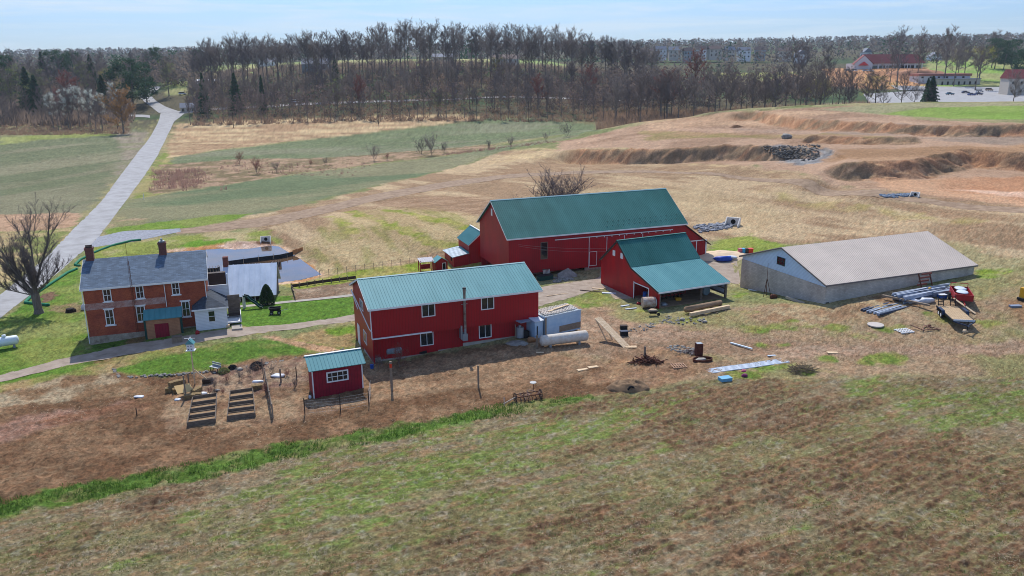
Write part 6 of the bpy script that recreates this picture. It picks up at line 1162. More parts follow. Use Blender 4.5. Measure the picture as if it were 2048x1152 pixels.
hd2, ln2, a2 = heading(1380, 634, 1458, 617); b = MB(); b.box(0, ln2, -.18, .18, .12, .52); o = b.build('squared_beam', m_lumber); o.location = a2; o.rotation_euler = (0, 0, hd2); tag(o, 'long squared timber beam in front of the round log', 'beam')
for i, (k, lb) in enumerate(((.15, 'leftmost short skid pole under the round log'), (.45, 'second skid pole from the left under the log'), (.7, 'third skid pole from the left under the log'), (.95, 'rightmost skid pole sticking out under the log and beam'))):
    q_ = lerp(a, (a[0]+math.cos(hd)*ln, a[1]+math.sin(hd)*ln, a[2]), k); b = MB(); b.bar((0, .9, .12), (.7, -2.1, .05), .14); o = b.build('skid_pole', m_wood); o.location = q_; o.rotation_euler = (0, 0, hd); tag(o, lb, 'pole', 'skid poles under the log')
mid = lambda x, y, z=0: (18.18+x*math.cos(.44)-y*math.sin(.44), 96.53+x*math.sin(.44)+y*math.cos(.44), z)
t = empty('seed_drill', mid(3.6, 3.8, .06), .44, 'long dark implement with red bar stored in the open bay', 'implement'); piece(t, 'frame', m_wicker, (-2.6, 2.6, -.4, .4, .6, .8)); piece(t, 'red_bar', m_redp, (-2.7, 2.7, -.55, -.45, .35, .5))
for i in range(9): b = MB(); b.tube((-2.4+i*.6, -.5, .3), (-2.35+i*.6, -.5, .3), .3, n=10); b.build('disc', m_wicker, t)
t = empty('rotary_rake', mid(7.4, 4.2, .06), .44, 'bright orange-red spoked implement in the open bay', 'implement')
for i in range(3):
    b = MB()
    for k in range(8): a_ = k*math.pi/4; b.bar((-.7+i*.7, 0, .8), (-.7+i*.7+math.cos(a_)*.5, .0, .8+math.sin(a_)*.5), .05)
    b.build('spoked_wheel', m_orange, t)
piece(t, 'beam', m_orange, (-1.2, 1.2, .1, .2, .75, .85)); piece(t, 'upright', m_orange, (-.05, .05, .1, .2, 0, 1.6))
crate(1356, 602, 'yellow tub on the floor of the open bay', m_yel, (.7,.5,.4)); lump('grey_tub', 1327, 612, .45, .4, .3, m_galv, 'grey tub at the left post of the open bay', 'tub')
b = MB(); b.tube((0, 0, .6), (.12, .35, .6), .62, n=18); o = b.build('round_lid', mat('grey_green_lid', (120,140,146), .6)); o.location = mid(9.3, 2.2, .1); o.rotation_euler = (0, 0, .9); tag(o, 'big round grey lid leaning by the right wall of the bay', 'lid')
b = MB(); b.tube((0, 0, 0), (0, 0, .95), .32, n=14); b.tube((0, 0, .95), (0, 0, .99), .33, n=14); o = b.build('barrel', m_blue); o.location = mid(1.1, 4.4, .06); tag(o, 'blue plastic barrel inside the open side door', 'barrel')
lump('petrol_can', 1277, 609, .3, .2, .2, m_redp, 'small red box on the ground by the side door', 'box')
# beside the block shed
t = thing('drill_mast', 1532, 592, 'thin dark iron mast leaning at the shed gable', 'mast', .4); b = MB(); b.tube((0, 0, 0), (0.1, .2, 4.4), .05, .02, n=5); b.build('pole', m_rust, t)
for s in (-.6, .6): b = MB(); b.bar((s, -.2, 0), (0, .05, 2.4), .06); b.build('strut', m_rust, t)
lump('hub_wheel', 1546, 597, .5, .25, .35, m_rust, 'rusty wheel hub at the foot of the mast', 'wheel')
b = MB(); b.box(-1.6, 1.6, -.12, .12, 0, .3); o = b.build('curb_block', m_conc); o.location = at(1590, 603); o.rotation_euler = (0, 0, -1.16); tag(o, 'row of old concrete curb along the shed gable foot', 'curb')
b = MB(); b.bar((0, 0, .1), (2.6, -3.6, .1), .2, .14); o = b.build('gutter_scrap', m_whtank); o.location = at(1497, 580); tag(o, 'white gutter lying at the foot of the grey gable wall', 'gutter')
t = thing('red_gate', 1850, 577, 'rusty red metal chute leaning against the long shed wall', 'chute', .4); [piece(t, 'side_rail', m_rust, (x, x+.12, 0, .12, 0, 2.0, dict(rx=-.4))) for x in (-1, .88)]
for z in (.3, .8, 1.3, 1.8): piece(t, 'slat', mat('dull_red_slat', (130,72,62), .8), (-.87, .87, .35-z*.3+.2, .35-z*.3+.26, z, z+.22))
# steel stacks
def beam_set(u0, v0, u1, v1, n, lb, grp, spread, seed, zs=2):
    hd, ln, a = heading(u0, v0, u1, v1); R = random.Random(seed)
    ords = ['lowest', 'second', 'third', 'fourth', 'fifth', 'sixth', 'seventh', 'eighth', 'topmost']
    for i in range(n):
        b = MB(); L_ = ln*R.uniform(.75, 1.05); b.box(0, L_, -.06, .06, 0, .025); b.box(0, L_, -.06, .06, .18, .205); b.box(0, L_, -.02, .02, .025, .18)
        o = b.build('steel_beam', [m_steel, mat('light_steel', (182,190,202), .5, noise=.15), mat('dark_steel', (70,82,104), .5, noise=.2)][R.randrange(3)]); q_ = (a[0]-math.sin(hd)*spread*((i//zs)/(n/zs)-.5)+math.cos(hd)*R.uniform(-.3, .5), a[1]+math.cos(hd)*spread*((i//zs)/(n/zs)-.5), a[2]+.05+.22*(i % zs)); o.location = q_; o.rotation_euler = (0, 0, hd+R.uniform(-.04, .04)); tag(o, lb, 'steel beam', grp)
beam_set(1792, 604, 1905, 576, 24, 'long blue-grey steel beam in the upper stack behind the trailer', 'steel beams in the upper stack', 2.2, 1, 4); beam_set(1738, 627, 1812, 601, 12, 'steel beam in the lower fanned stack left of the trailer', 'steel beams in the lower stack', 2.6, 2, 1)
hd, ln, a = heading(1764, 598, 1849, 618); b = MB(); b.box(0, ln*1.1, -.15, .15, .35, .55); o = b.build('timber_beam', m_post); o.location = a; o.rotation_euler = (0, .0, hd); tag(o, 'grey-brown timber lying crosswise over the lower steel stack', 'beam')
for i, (u, v, r_, lb) in enumerate(((1828,606,.6,'left crumpled white plastic bundle behind the trailer'), (1852,605,.75,'right crumpled white plastic bundle behind the trailer'))): lump('plastic_bundle', u, v, r_*1.3, r_*.8, r_*.5, m_film, lb, 'plastic bundle', .55 if i == 2 else 0, 30+i, .3)
crate(1842, 590, 'grey tarp-covered bundle beside the upper steel stack', m_steel, (2.2,.9,.6), m_navy, 'bundle', .35); crate(1876, 588, 'slatted dark grey panel stack behind the trailer ramps', m_steel, (3.2,1.6,.5), m_steel, 'panel stack', .35); lump('yellow_scrap', 1858, 587, .2, .15, .2, m_yel, 'small yellow tip on the panel stack', 'scrap', .5)
# flatbed trailer
A0 = at(1890, 621); A1 = at(1925, 655); hd = math.atan2(A1[1]-A0[1], A1[0]-A0[0]); hd = math.radians(-100.3)
t = empty('flatbed_trailer', (50.5, 88.0, H(50.5, 88)), hd, 'tandem-axle trailer with plank deck and navy fenders parked beside the steel stacks', 'trailer')
TL, TW, TZ = 5.6, 2.2, .68; o_ = t
b = MB(); b.box(-TL/2, TL/2, -TW/2, TW/2, TZ, TZ+.06); b.build('deck', mat('plank_deck', (186,160,124), .85, scale=3, rgb2=(158,132,100), kind='plank'), t)
b = MB(); b.box(-TL/2, TL/2, -TW/2-.08, -TW/2-.002, TZ-.12, TZ+.1); b.box(-TL/2, TL/2, TW/2+.002, TW/2+.08, TZ-.12, TZ+.1); b.box(TL/2+.002, TL/2+.1, -TW/2-.08, TW/2+.08, TZ-.12, TZ+.16); b.build('frame', m_black, t)
b = MB(); b.bar((TL/2+.1, -TW/2, TZ-.06), (TL/2+1.35, 0, TZ-.15), .1, .14); b.bar((TL/2+.1, TW/2, TZ-.06), (TL/2+1.35, 0, TZ-.15), .1, .14); b.bar((TL/2+1.3, 0, TZ-.15), (TL/2+1.7, 0, TZ-.15), .1, .1); b.build('tongue', m_navy, t)
piece(t, 'headboard', m_sheet, (TL/2+.11, TL/2+.16, -TW/2, TW/2, TZ-.02, TZ+.2)); piece(t, 'jack', m_black, (TL/2+1.25, TL/2+1.33, -.04, .04, 0, TZ+.35))
for s in (-1, 1):
    for x in (-1.15, -.35):
        b = MB(); b.tube((x, s*1.16, .36), (x, s*1.38, .36), .37, n=18); wh = b.build('wheel', m_black, t); b = MB(); b.tube((x, s*1.385, .36), (x, s*1.39, .36), .2, n=14) if s > 0 else b.tube((x, s*1.39, .36), (x, s*1.385, .36), .2, n=14); b.build('rim', m_white, wh)
    b = MB(); b.prism([(-1.75, .55), (-1.5, 1.0), (0, 1.0), (.25, .55), (.2, .5), (-.05, .93), (-1.45, .93), (-1.7, .5)], 'y', min(s*1.12, s*1.45), max(s*1.12, s*1.45)); b.prism([(-1.45, .93), (-.05, .93), (.15, .6), (-1.65, .6)], 'y', min(s*1.13, s*1.15), max(s*1.13, s*1.15)); b.build('fender', m_navy, t)
    b = MB(); y = s*.65
    for dy in (-.28, .28): b.bar((-TL/2-.05, y+dy, TZ), (-TL/2-.35, y+dy, TZ+1.25), .07)
    for k in range(4): f = .15+k*.27; b.bar((-TL/2-.05-.3*f, y-.28, TZ+1.25*f), (-TL/2-.05-.3*f, y+.28, TZ+1.25*f), .07)
    b.build('loading_ramp', m_black, t)
crate(1884, 596, 'bright blue crate behind the trailer ramps', m_blue, (.9,.6,.4), m_film)
t = empty('manure_spreader', (54.0, 93.4, H(54, 93.4)), math.radians(-110), 'faded red spreader box filled with white panels behind the trailer', 'spreader'); b = MB(); b.box(-2, 2, -1, -.92, .6, 1.35); b.box(-2, 2, .92, 1, .6, 1.35); b.box(-2, -1.92, -.92, .92, .6, 1.35); b.box(1.92, 2, -.92, .92, .6, 1.35); b.box(-1.92, 1.92, -.92, .92, .6, .66); b.build('box', m_redp, t)
for s in (-1, 1): b = MB(); b.tube((-.6, s*1.05, .45), (-.6, s*1.25, .45), .45, n=16); b.build('wheel', m_black, t)
piece(t, 'arch', m_redp, (-1.99, -1.93, -.95, -.89, 1.36, 1.8), (-1.99, -1.93, .89, .95, 1.36, 1.8), (-1.99, -1.93, -.89, .89, 1.74, 1.8)); b = MB(); b.bar((1.9, 0, .6), (3.2, 0, .4), .1); b.build('drawbar', m_redp, t)
x0, y0, z0 = t.location; hd = math.radians(-110)
for i, (x, y, lb) in enumerate(((-1.1, 0, 'white panel at the far end of the red spreader box'), (.5, .1, 'white panel at the near end of the red spreader box'))): lump('panel', 1930, 606, .9, .7, .12, m_sheet, lb, 'panel', 1.25, 60+i, .12, rot=hd).location = (x0+math.cos(hd)*x, y0+math.sin(hd)*x, z0+1.25)
a = at(1951, 628); b = MB(); b.bar((0, 0, .05), (-1.5, 2.3, 1.25), .35, .05); o = b.build('plank', m_lumber); o.location = a; tag(o, 'pale plank leaning from the ground onto the red spreader', 'plank')
b = MB(); b.tube((0, 0, 0), (0, 0, .12), .88, n=32); o = b.build('concrete_disc', mat('pale_concrete', (186,176,166), .9, noise=.12)); o.location = at(1751, 651); tag(o, 'round pale concrete well cover lying in the grass', 'well cover')
pallet(at(1808, 663), .25, 'white painted pallet on the grass right of the well cover', m_white, None, 1.35); pallet(at(1357, 733), .15, 'brown pallet on the dirt below the rusty drum', mat('brown_pallet_wood', (178,140,112), .9, noise=.25), None, 1.2)
t = thing('harrow_frame', 1858, 660, 'small rusty triangular drawbar frame right of the white pallet', 'implement', .1); b = MB(); b.bar((-1, -.3, .15), (.0, .9, .25), .09); b.bar((1, -.3, .15), (.0, .9, .25), .09); b.bar((-1.1, -.35, .15), (1.1, -.35, .15), .1); b.bar((0, -.3, .2), (0, .9, .25), .08); b.bar((-1.1, -.3, .2), (-1.8, .8, .4), .09); b.build('bars', mat('bleached_rust', (158,120,98), .85, scale=4, rgb2=(90,60,48)), t); lump('hitch', 1858, 655, .2, .2, .2, m_rust, 'rusty hitch knob on the drawbar frame', 'hitch')
lump('block', 1929, 665, .3, .25, .2, m_lumber, 'wooden block under the trailer tongue', 'block')
# lower yard
hd, ln, a = heading(1461, 687, 1504, 700); b = MB(); b.box(0, ln, -.09, .09, .02, .14); o = b.build('white_gutter', m_whtank); o.location = a; o.rotation_euler = (0, 0, hd); tag(o, 'single white gutter length lying on the dirt track', 'gutter')
hd, ln, a = heading(1420, 747, 1586, 722); t = empty('sheet_stack', a, hd, 'long white ribbed roofing sheets lying in a row on the ground', 'roofing sheets'); x_ = 0
for k, f in enumerate((.13, .33-.13+.0, .28, .37)):
    L_ = ln*f/.98; b = MB(); b.box(x_, x_+L_-.04, -.15, 1.0, .03+.02*(k % 2), .07+.02*(k % 2))
    for j in range(5): b.box(x_, x_+L_-.04, -.1+j*.26, -.06+j*.26, .07+.02*(k % 2), .1+.02*(k % 2))
    b.build('sheet', m_sheet, t); x_ += L_
crate(1450, 761, 'flat light blue foam block in front of the roofing sheets', mat('light_blue_foam', (110,170,200), .7), (1.15,.75,.28), mat('light_blue_foam', (110,170,200), .7), 'foam block', .3)
lump('purple_bag', 1489, 754, .3, .2, .22, mat('purple_bag', (128,50,96), .7), 'small purple sack beside the foam block', 'sack', 0, 8); lump('pink_bag', 1487, 750, .28, .18, .14, mat('pink_bag', (186,90,120), .7), 'small pink sack on top of the purple one', 'sack', .35, 9)
def pile(name, u, v, n, rx, ry, h, m, lb, cat, wd=.035, seed=1, ln=(.6, 1.6)):
    R = random.Random(seed); b = MB()
    for _ in range(n):
        a = R.uniform(0, 6.28); q_ = R.random()**.6; c = Vector((math.cos(a)*rx*q_, math.sin(a)*ry*q_, R.random()*h*(1.1-q_))); d = Vector((R.uniform(-1, 1), R.uniform(-1, 1), R.uniform(-.25, .4))).normalized()*R.uniform(*ln); b.bar(c-d/2, c+d/2, R.uniform(.6, 1.5)*wd)
    o = b.build(name, m, fix=False); o.location = at(u, v); tag(o, lb, cat); return o
pile('brush_pile', 1604, 742, 110, 1.4, .9, .75, mat('dry_sticks', (118,104,82), .95, noise=.35, scale=3), 'tangled pile of dry sticks at the end of the roofing sheets', 'brush pile', .03, 2)
pile('scrap_heap', 1293, 725, 95, 1.5, .6, .8, m_rust, 'heap of rusty scrap iron around a dark post', 'scrap heap', .07, 3)
pile('burnt_heap', 1378, 706, 60, 1.3, .6, .35, mat('burnt_scrap', (92,62,54), .95, scale=5, rgb2=(168,160,154)), 'burnt debris heap left of the rusty drum', 'debris heap', .05, 4, (.2, .7))
t = thing('rusty_drum', 1397, 711, 'tall rusty burn drum standing beside the debris', 'drum', .2); b = MB(); b.prism([(-.34, -.3), (.34, -.3), (.36, .3), (-.36, .3)], 'z', 0, 1.35); b.build('body', mat('dark_red_rust', (96,46,32), .85, scale=3, rgb2=(60,34,30), bump=.4), t); piece(t, 'rim', m_galv, (-.3, .3, -.24, .24, 1.351, 1.38))
t = thing('rusty_ring', 1405, 722, 'rusty oval trough with stones in front of the burn drum', 'trough', .2); b = MB()
for k in range(16): a_ = k*math.pi/8; c_ = (k+1)*math.pi/8; b.bar((math.cos(a_)*1.05, math.sin(a_)*.6, .15), (math.cos(c_)*1.05, math.sin(c_)*.6, .15), .06, .3)
b.build('ring', m_rust, t); b = MB(); b.blob((-.2, 0, .2), .5, .3, .15, 3, .2); b.build('stone_fill', m_conc, t)
# old cultivator with a seat
t = thing('cultivator', 1056, 800, 'rusty horse-drawn cultivator with a round metal seat in the tilled soil', 'implement', .35)
b = MB(); b.bar((-1.1, -.35, .55), (1.1, -.35, .55), .07); b.bar((-1.1, .35, .55), (1.1, .35, .55), .07)
for x in (-1.1, 0, 1.1): b.bar((x, -.35, .55), (x, .35, .55), .06)
b.build('frame', m_rust, t)
for i in range(6): b = MB(); x = -.95+i*.38; b.bar((x, -.35, .55), (x+.1, -.5, .25), .04); b.bar((x+.1, -.5, .25), (x-.05, -.6, 0), .04); b.build('tine', m_wicker, t)
for x in (-1.25, 1.25): b = MB(); [b.bar((x, math.cos(k*.785)*.42, .42+math.sin(k*.785)*.42), (x, math.cos((k+1)*.785)*.42, .42+math.sin((k+1)*.785)*.42), .06) for k in range(8)]; [b.bar((x, 0, .42), (x, math.cos(k*.785)*.42, .42+math.sin(k*.785)*.42), .03) for k in range(8)]; b.build('wheel', m_wicker, t)
b = MB(); R9 = random.Random(8)
for _ in range(22): x_9 = R9.uniform(-1, 1); b.bar((x_9, R9.uniform(-.4, .4), R9.uniform(.3, .9)), (x_9+R9.uniform(-.5, .5), R9.uniform(-.6, .6), R9.uniform(.1, 1.0)), .05)
b.build('linkage', mat('bleached_rods', (150,120,104), .8, noise=.35, scale=3), t)
b = MB(); b.bar((.7, .3, .55), (.8, .7, 1.25), .05); b.build('seat_post', m_rust, t); b = MB(); b.tube((.8, .75, 1.25), (.8, .75, 1.33), .26, .32, 12); b.build('seat', mat('bare_iron_seat', (170,170,168), .5), t); b = MB(); b.bar((-1.1, 0, .5), (-2.5, -.3, .12), .07); b.bar((-2.5, -.5, .0), (-2.3, .1, .6), .06); b.build('drawbar', mat('bleached_iron', (170,156,144), .7), t)
# earth mound with a tyre
mound('earth_mound', 1254, 776, 2.2, 1.3, .8, mat('dark_earth', (104,82,62), .98, scale=2, rgb2=(138,112,84), bump=.8), 'low mound of dark earth below the scrap heap', 'earth mound', 5)
t = thing('tyre', 1262, 784, 'old black tyre half sunk at the front of the dark mound', 'tyre', .3, dz=.25); b = MB(); [b.tube((math.cos(k*.524)*.3, 0, math.sin(k*.524)*.3), (math.cos((k+1)*.524)*.3, 0, math.sin((k+1)*.524)*.3), .1, n=6) for k in range(12)]; b.build('tread', m_black, t)
# sand heap, tarp, coloured crates beyond the block shed
mound('sand_heap', 1440, 512, 5.4, 3.2, .75, mat('pale_sand', (216,190,158), .98, noise=.12, scale=1, bump=.4), 'broad low heap of pale sand between the barn and the block shed', 'sand heap', 8, .35)
lump('blue_tarp', 1447, 522, 1.5, .8, .45, mat('blue_tarp', (28,70,170), .5, noise=.2, scale=2), 'crumpled bright blue tarp in front of the sand heap', 'tarp', .1, 11); lump('white_tarp', 1462, 519, .9, .6, .3, m_film, 'white plastic lying on the right side of the blue tarp', 'tarp', .15, 12)
for i, (u, m_, lb) in enumerate(((1481, mat('pink_crate', (196,110,120), .6), 'pink crate at the left end of the row behind the block shed'), (1488, mat('cyan_crate', (60,170,210), .6), 'cyan crate in the row behind the block shed'), (1494, m_wicker, 'brown crate in the middle of the row behind the block shed'), (1500, m_orange, 'orange crate at the right end of the row behind the block shed'))): crate(u, 508, lb, m_, (.75,.7,.85), m_)
# under the barn
t = thing('barn_pallet', 1093, 552, 'pallet leaning in the dark opening under the barn', 'pallet', .4); [piece(t, 'slat', m_pal, (-.55+i*.2, -.45+i*.2, 0, .04, .1, 1.2, dict(rx=-.3))) for i in range(6)]; piece(t, 'runner', m_wicker, (-.6, .6, .05, .12, .25, .33)); piece(t, 'runner', m_wicker, (-.6, .6, .05, .12, .95, 1.03))
crate(1090, 560, 'dark green machine parked under the barn front', m_dgreen, (2.2,1.0,.7), m_black, 'machine', .4)
b = MB(); b.prism([(-1.6, -.3), (1.5, -.3), (1.7, .3), (.6, 1.5), (-1.3, .8)], 'y', -.15, .15); o = b.build('stone_slab', m_grey_rock); o.location = at(1134, 556); o.rotation_euler = (-.7, 0, .4); tag(o, 'large tilted stone slab leaning against the barn base', 'slab')
riprap('barn_rubble', [(1108,566),(1150,560),(1140,552),(1110,554)], 60, .25, 'broken stone rubble at the foot of the barn wall', 14)
# stake at right edge
t = thing('pallet_jack', 2044, 600, 'yellow and black machine corner at the right edge', 'machine', .3); piece(t, 'body', m_yel, (-.2, .5, -.3, .3, .3, 1.5)); piece(t, 'base', m_black, (-.4, .6, -.4, .4, 0, .3)); crate(2030, 614, 'flat grey-blue block on the grass at the right edge', m_steel, (1.3,.5,.15), m_steel, 'block')
# ---------------------------------------------------------------- far buildings
def on(u, Y, dz=0): x, y, _ = W(u, Y, 0); return (x, y, H(x, y)+dz)
def wlen(u0, u1, Y): return (u1-u0)/F_PX*(.963*Y+8)
m_fr = mat('maroon_far_roof', (128,58,58), .8, noise=.12, scale=.1); m_fw = mat('house_wrap_white', (206,204,206), .8, noise=.08); m_fg = mat('grey_far_roof', (120,124,134), .8, noise=.15, scale=.2); m_fs = mat('beige_far_wall', (190,180,166), .8, noise=.1); m_fb = mat('brown_far_roof', (110,92,86), .85, noise=.15)
Y = 690; x0, y0, z0 = on(1706, Y); T = wlen(1706, 1852, Y)
t = empty('new_store', (x0, y0, z0-1), .04, 'long new building with maroon roof, white gable and red entrance awning', 'building')
g = wlen(1706, 1742, Y); piece(t, 'wall', m_fw, (0, T*.93, 3, 16, -2, 5.6)); b = MB(); b.prism([(0, -2), (g, -2), (g, 5.6), (g/2, 12.2), (0, 5.6)], 'y', 0, 3); b.build('gable', m_fw, t)
b = MB(); b.add([(g*.8, 1.5, 5.6), (T, 1.5, 5.6), (T, 18, 5.6), (g*.8, 18, 5.6), (g*.65, 9, 13), (T*.93, 9, 13)], [(0, 1, 5, 4), (1, 2, 5), (2, 3, 4, 5), (3, 0, 4), (3, 2, 1, 0)]); b.prism([(g/2, 12.6), (g+1, 5.4), (g+1.2, 5.1), (g/2, 12.1), (-1.2, 5.1), (-1, 5.4)], 'y', -.3, 4); b.build('roof', m_fr, t)
b = MB(); b.prism([(g*.2, 4.2), (g*.75, 4.2), (g*.48, 7.2)], 'y', -1.5, -.02); b.build('awning', mat('bright_red_awning', (214,50,56), .6), t)
for k in range(9): x = g*1.1+k*(T*.93-g)/9; piece(t, 'storefront_window', m_dark if k in (5, 6, 7) else m_glass, (x, x+(T-g)/9*.75, 2.9, 2.98, -.5, 4))
for k in range(8): x = g*1.0+k*(T*.95-g)/7; piece(t, 'porch_post', m_white, (x-.3, x+.3, 1.7, 2.2, -2, 5.55))
Y = 575; x0, y0, z0 = on(1842, Y); T = wlen(1842, 1950, Y)
t = empty('flat_roofed_building', (x0, y0, z0), -.02, 'long white flat-roofed building with red-brown roof edge behind the parked cars', 'building'); piece(t, 'wall', m_fw, (0, T*.95, 6, 20, -2, 5.4)); piece(t, 'roof', mat('red_brown_roof_edge', (168,108,92), .8), (-.5, T*.97, 5.5, 21, 5.41, 7)); piece(t, 'front_wing', m_fs, (T*.25, T, -4, 5.98, -3, 3.4)); piece(t, 'wing_roof', m_fg, (T*.24, T*1.01, -4.4, 5.9, 3.41, 3.9))
for k in range(7): x = T*.3+k*T*.1; piece(t, 'window', m_dark, (x, x+1.2, -4.06, -4.01, -.5, 1.9))
for k in range(6): x = T*.05+k*T*.15; piece(t, 'upper_window', m_dark, (x, x+1.5, 5.93, 5.99, 3.45+.5, 5.1))
def house(u0, u1, Y, hw, hr, lb, mw, mr, rz=0., dz=0., nw=3, name='house', cat='house', gable=False, floors=1):
    x0, y0, z0 = on(u0, Y, dz); T = wlen(u0, u1, Y); D = max(6, T*.6); t = empty(name, (x0, y0, z0), rz, lb, cat)
    piece(t, 'wall', mw, (0, T, 0, D, -3, hw)); b = MB()
    if gable: b.prism([(-.4, hw-.05), (T+.4, hw-.05), (T/2, hr)], 'y', -.4, D+.4)
    else: b.prism([(-.5, hw+.01), (D+.5, hw+.01), (D/2, hr)], 'x', -.4, T+.4)
    b.build('roof', mr, t)
    for f in range(floors):
        for k in range(nw): x = T*(k+.5)/nw; z = hw*(.62 if floors == 1 else (.25+.5*f)); piece(t, 'window', m_glass, (x-.6, x+.6, -.08, -.02, z-.8, z+.7))
    return t
house(612, 664, 560, 6, 10, 'grey weathered barn on the hillside among bare trunks', m_galv, m_fg, .1, 0, 3, 'hillside_barn', 'barn'); house(366, 394, 455, 3.2, 5.6, 'small grey-roofed house behind the brush right of the lane bend', m_fs, m_fg, .3, -.5, 3)
house(985, 1040, 590, 4, 7, 'long white house seen between trunks on the hill', m_white, m_fb, 0, 1, 5); house(400, 455, 560, 2, 3.2, 'low white shed roof glinting at the left of the hill', m_white, m_white, .1, 0, 3, 'shed', 'shed'); house(870, 910, 640, 3.5, 6, 'pale low house deeper in the wood left of the long white one', m_fs, m_fg, 0, 1, 4); house(525, 560, 680, 4, 6.5, 'small white house at the left end of the hill meadow', m_white, m_fg, 0, 0, 3)
house(2012, 2075, 470, 9, 14, 'grey two-storey house with pinkish roof at the right edge', m_fs, m_fr, -.1, 0, 4, floors=2); house(1748, 1792, 345, 3.6, 4.6, 'open grey-roofed shelter just behind the green crest', m_post, m_fg, .05, -1.5, 3, 'shelter', 'shelter')
for i, (u0, u1, v_, mw, mr, lb) in enumerate(((1283,1306,96,m_fs,m_fb,'first brown-roofed house at the left end of the skyline row'), (1312,1334,92,m_white,m_fg,'white house with grey roof second in the skyline row'), (1338,1362,93,m_fs,m_fg,'beige wide house third in the skyline row'), (1368,1386,95,m_galv,m_fb,'grey narrow house fourth in the skyline row'), (1392,1412,92,m_white,m_fb,'white house with brown roof in the middle of the skyline row'), (1418,1444,91,m_fs,m_fb,'largest beige house near the middle of the skyline row'), (1450,1470,93,m_fs,m_fg,'beige house with grey roof right of the largest one'), (1476,1500,94,m_white,m_fg,'white house right of centre in the skyline row'), (1508,1528,93,m_galv,m_fb,'grey house second from the right in the skyline row'), (1555,1580,95,m_fs,m_fb,'rightmost brown-roofed house of the skyline row'))):
    Yh = 840; x, y, _ = W(u0, Yh, 0); zt = topz(u0, v_, Yh); gr = H(x, y); house(u0, u1, Yh, 7.5, 11, lb, mw, mr, rt.uniform(-.2, .2), zt-11-gr, 3, floors=2)
for u0, u1, v_, lb in ((1590,1612,100,'white house beyond the dirt heap on the skyline'), (1722,1740,96,'small house with pale gable above the maroon roof'), (1856,1880,104,'pale house behind trees right of the maroon roof')): zt = topz(u0, v_, 800); x, y, _ = W(u0, 800, 0); house(u0, u1, 800, 6, 10, lb, m_white, m_fg, .1, zt-10-H(x, y), 3, gable=True)
mound('earth_heap', 0, 0, 20, 10, 8, mat('orange_earth', (190,150,112), .98, noise=.15, scale=.2), 'large orange-tan earth heap in the middle distance left of the new store', 'earth heap', 3, .3, loc=on(1592, 545))
mound('earth_heap', 0, 0, 24, 9, 4, mat('red_earth', (172,124,92), .98, noise=.15, scale=.2), 'red-brown earth heap in front of the new store', 'earth heap', 4, .4, loc=on(1832, 640))
# vehicles in the far lots
def car(u, Y, rz, paint_, lb, h=1.45, van=False):
    t = empty('parked_car', on(u, Y, .15), rz, lb, 'car', 'cars parked in the far lots'); b = MB()
    b.prism([(-2.2, .35), (2.2, .35), (2.25, .75), (1.3, .92), (.75, .93), (-1.9, .93), (-2.25, .85)], 'y', -.88, .88); cab = [(-1.85, .93), (.75, .93), (.15, h), (-1.4, h)] if not van else [(-2.15, .93), (1.2, .93), (.8, h+.25), (-2.1, h+.25)]; b.prism([(cab[2][0]-.0, h-.06 if not van else h+.19), (cab[3][0], h-.06 if not van else h+.19), (cab[3][0], cab[3][1]), (cab[2][0], cab[2][1])], 'y', -.72, .72); b.build('body', paint_, t)
    b = MB(); b.prism([(cab[0][0], .931), (cab[1][0], .931), (cab[2][0], cab[2][1]-.07), (cab[3][0], cab[3][1]-.07)], 'y', -.74, .74); b.build('windows', m_glass, t)
    for x in (-1.4, 1.4):
        for y in (-.9, .72): b = MB(); b.tube((x, y, .33), (x, y+.18, .33), .33, n=12); b.build('wheel', m_black, t)
cp_ = {k: mat(k+'_car_paint', c, .35, noise=.03, spec=.5) for k, c in dict(blue=(30,60,130), navy=(26,40,84), white=(226,228,232), silver=(170,176,184), teal=(30,90,110), tan=(190,150,120)).items()}
for u, Y, rz, k, lb, vn_ in ((1941, 470, .1, 'blue', 'blue car in the front of the parking area', 0), (1955, 474, .1, 'navy', 'dark blue car right beside the blue one', 0), (1929, 492, 0, 'navy', 'dark car near the flat-roofed building wall', 0), (1957, 500, .1, 'white', 'white van behind the dark blue car', 1), (1898, 478, 0, 'teal', 'blue-green car alone left of the others', 0), (1976, 512, .2, 'tan', 'tan vehicle beside the right end of the building', 1), (1903, 640, 0, 'blue', 'blue car behind the flat-roofed building', 0), (1912, 642, 0, 'blue', 'second blue car behind the flat-roofed building', 0), (1707, 668, .1, 'white', 'white pickup in front of the white gable', 1), (1728, 660, 0, 'silver', 'silver car below the red awning', 0), (1738, 662, 0, 'white', 'white car right of the red awning', 0), (1694, 670, 0, 'silver', 'silver van left of the new store', 1), (1692, 345, .1, 'white', 'white car in the hollow behind the dug-out hill', 1), (372, 520, .2, 'white', 'white vehicle glinting in the wood above the lane bend', 1), (596, 470, .1, 'white', 'white car in the wood below the grey barn', 1)):
    car(u, Y, rz, cp_[k], lb, van=bool(vn_))
# roadside bits
t = thing('road_marker', 288, 399, 'thin white marker post at the lane edge', 'marker post', 0); piece(t, 'shaft', m_white, (-.05, .05, -.05, .05, -.2, 1.3)); piece(t, 'cap', m_galv, (-.07, .07, -.07, .07, 1.3, 1.36))
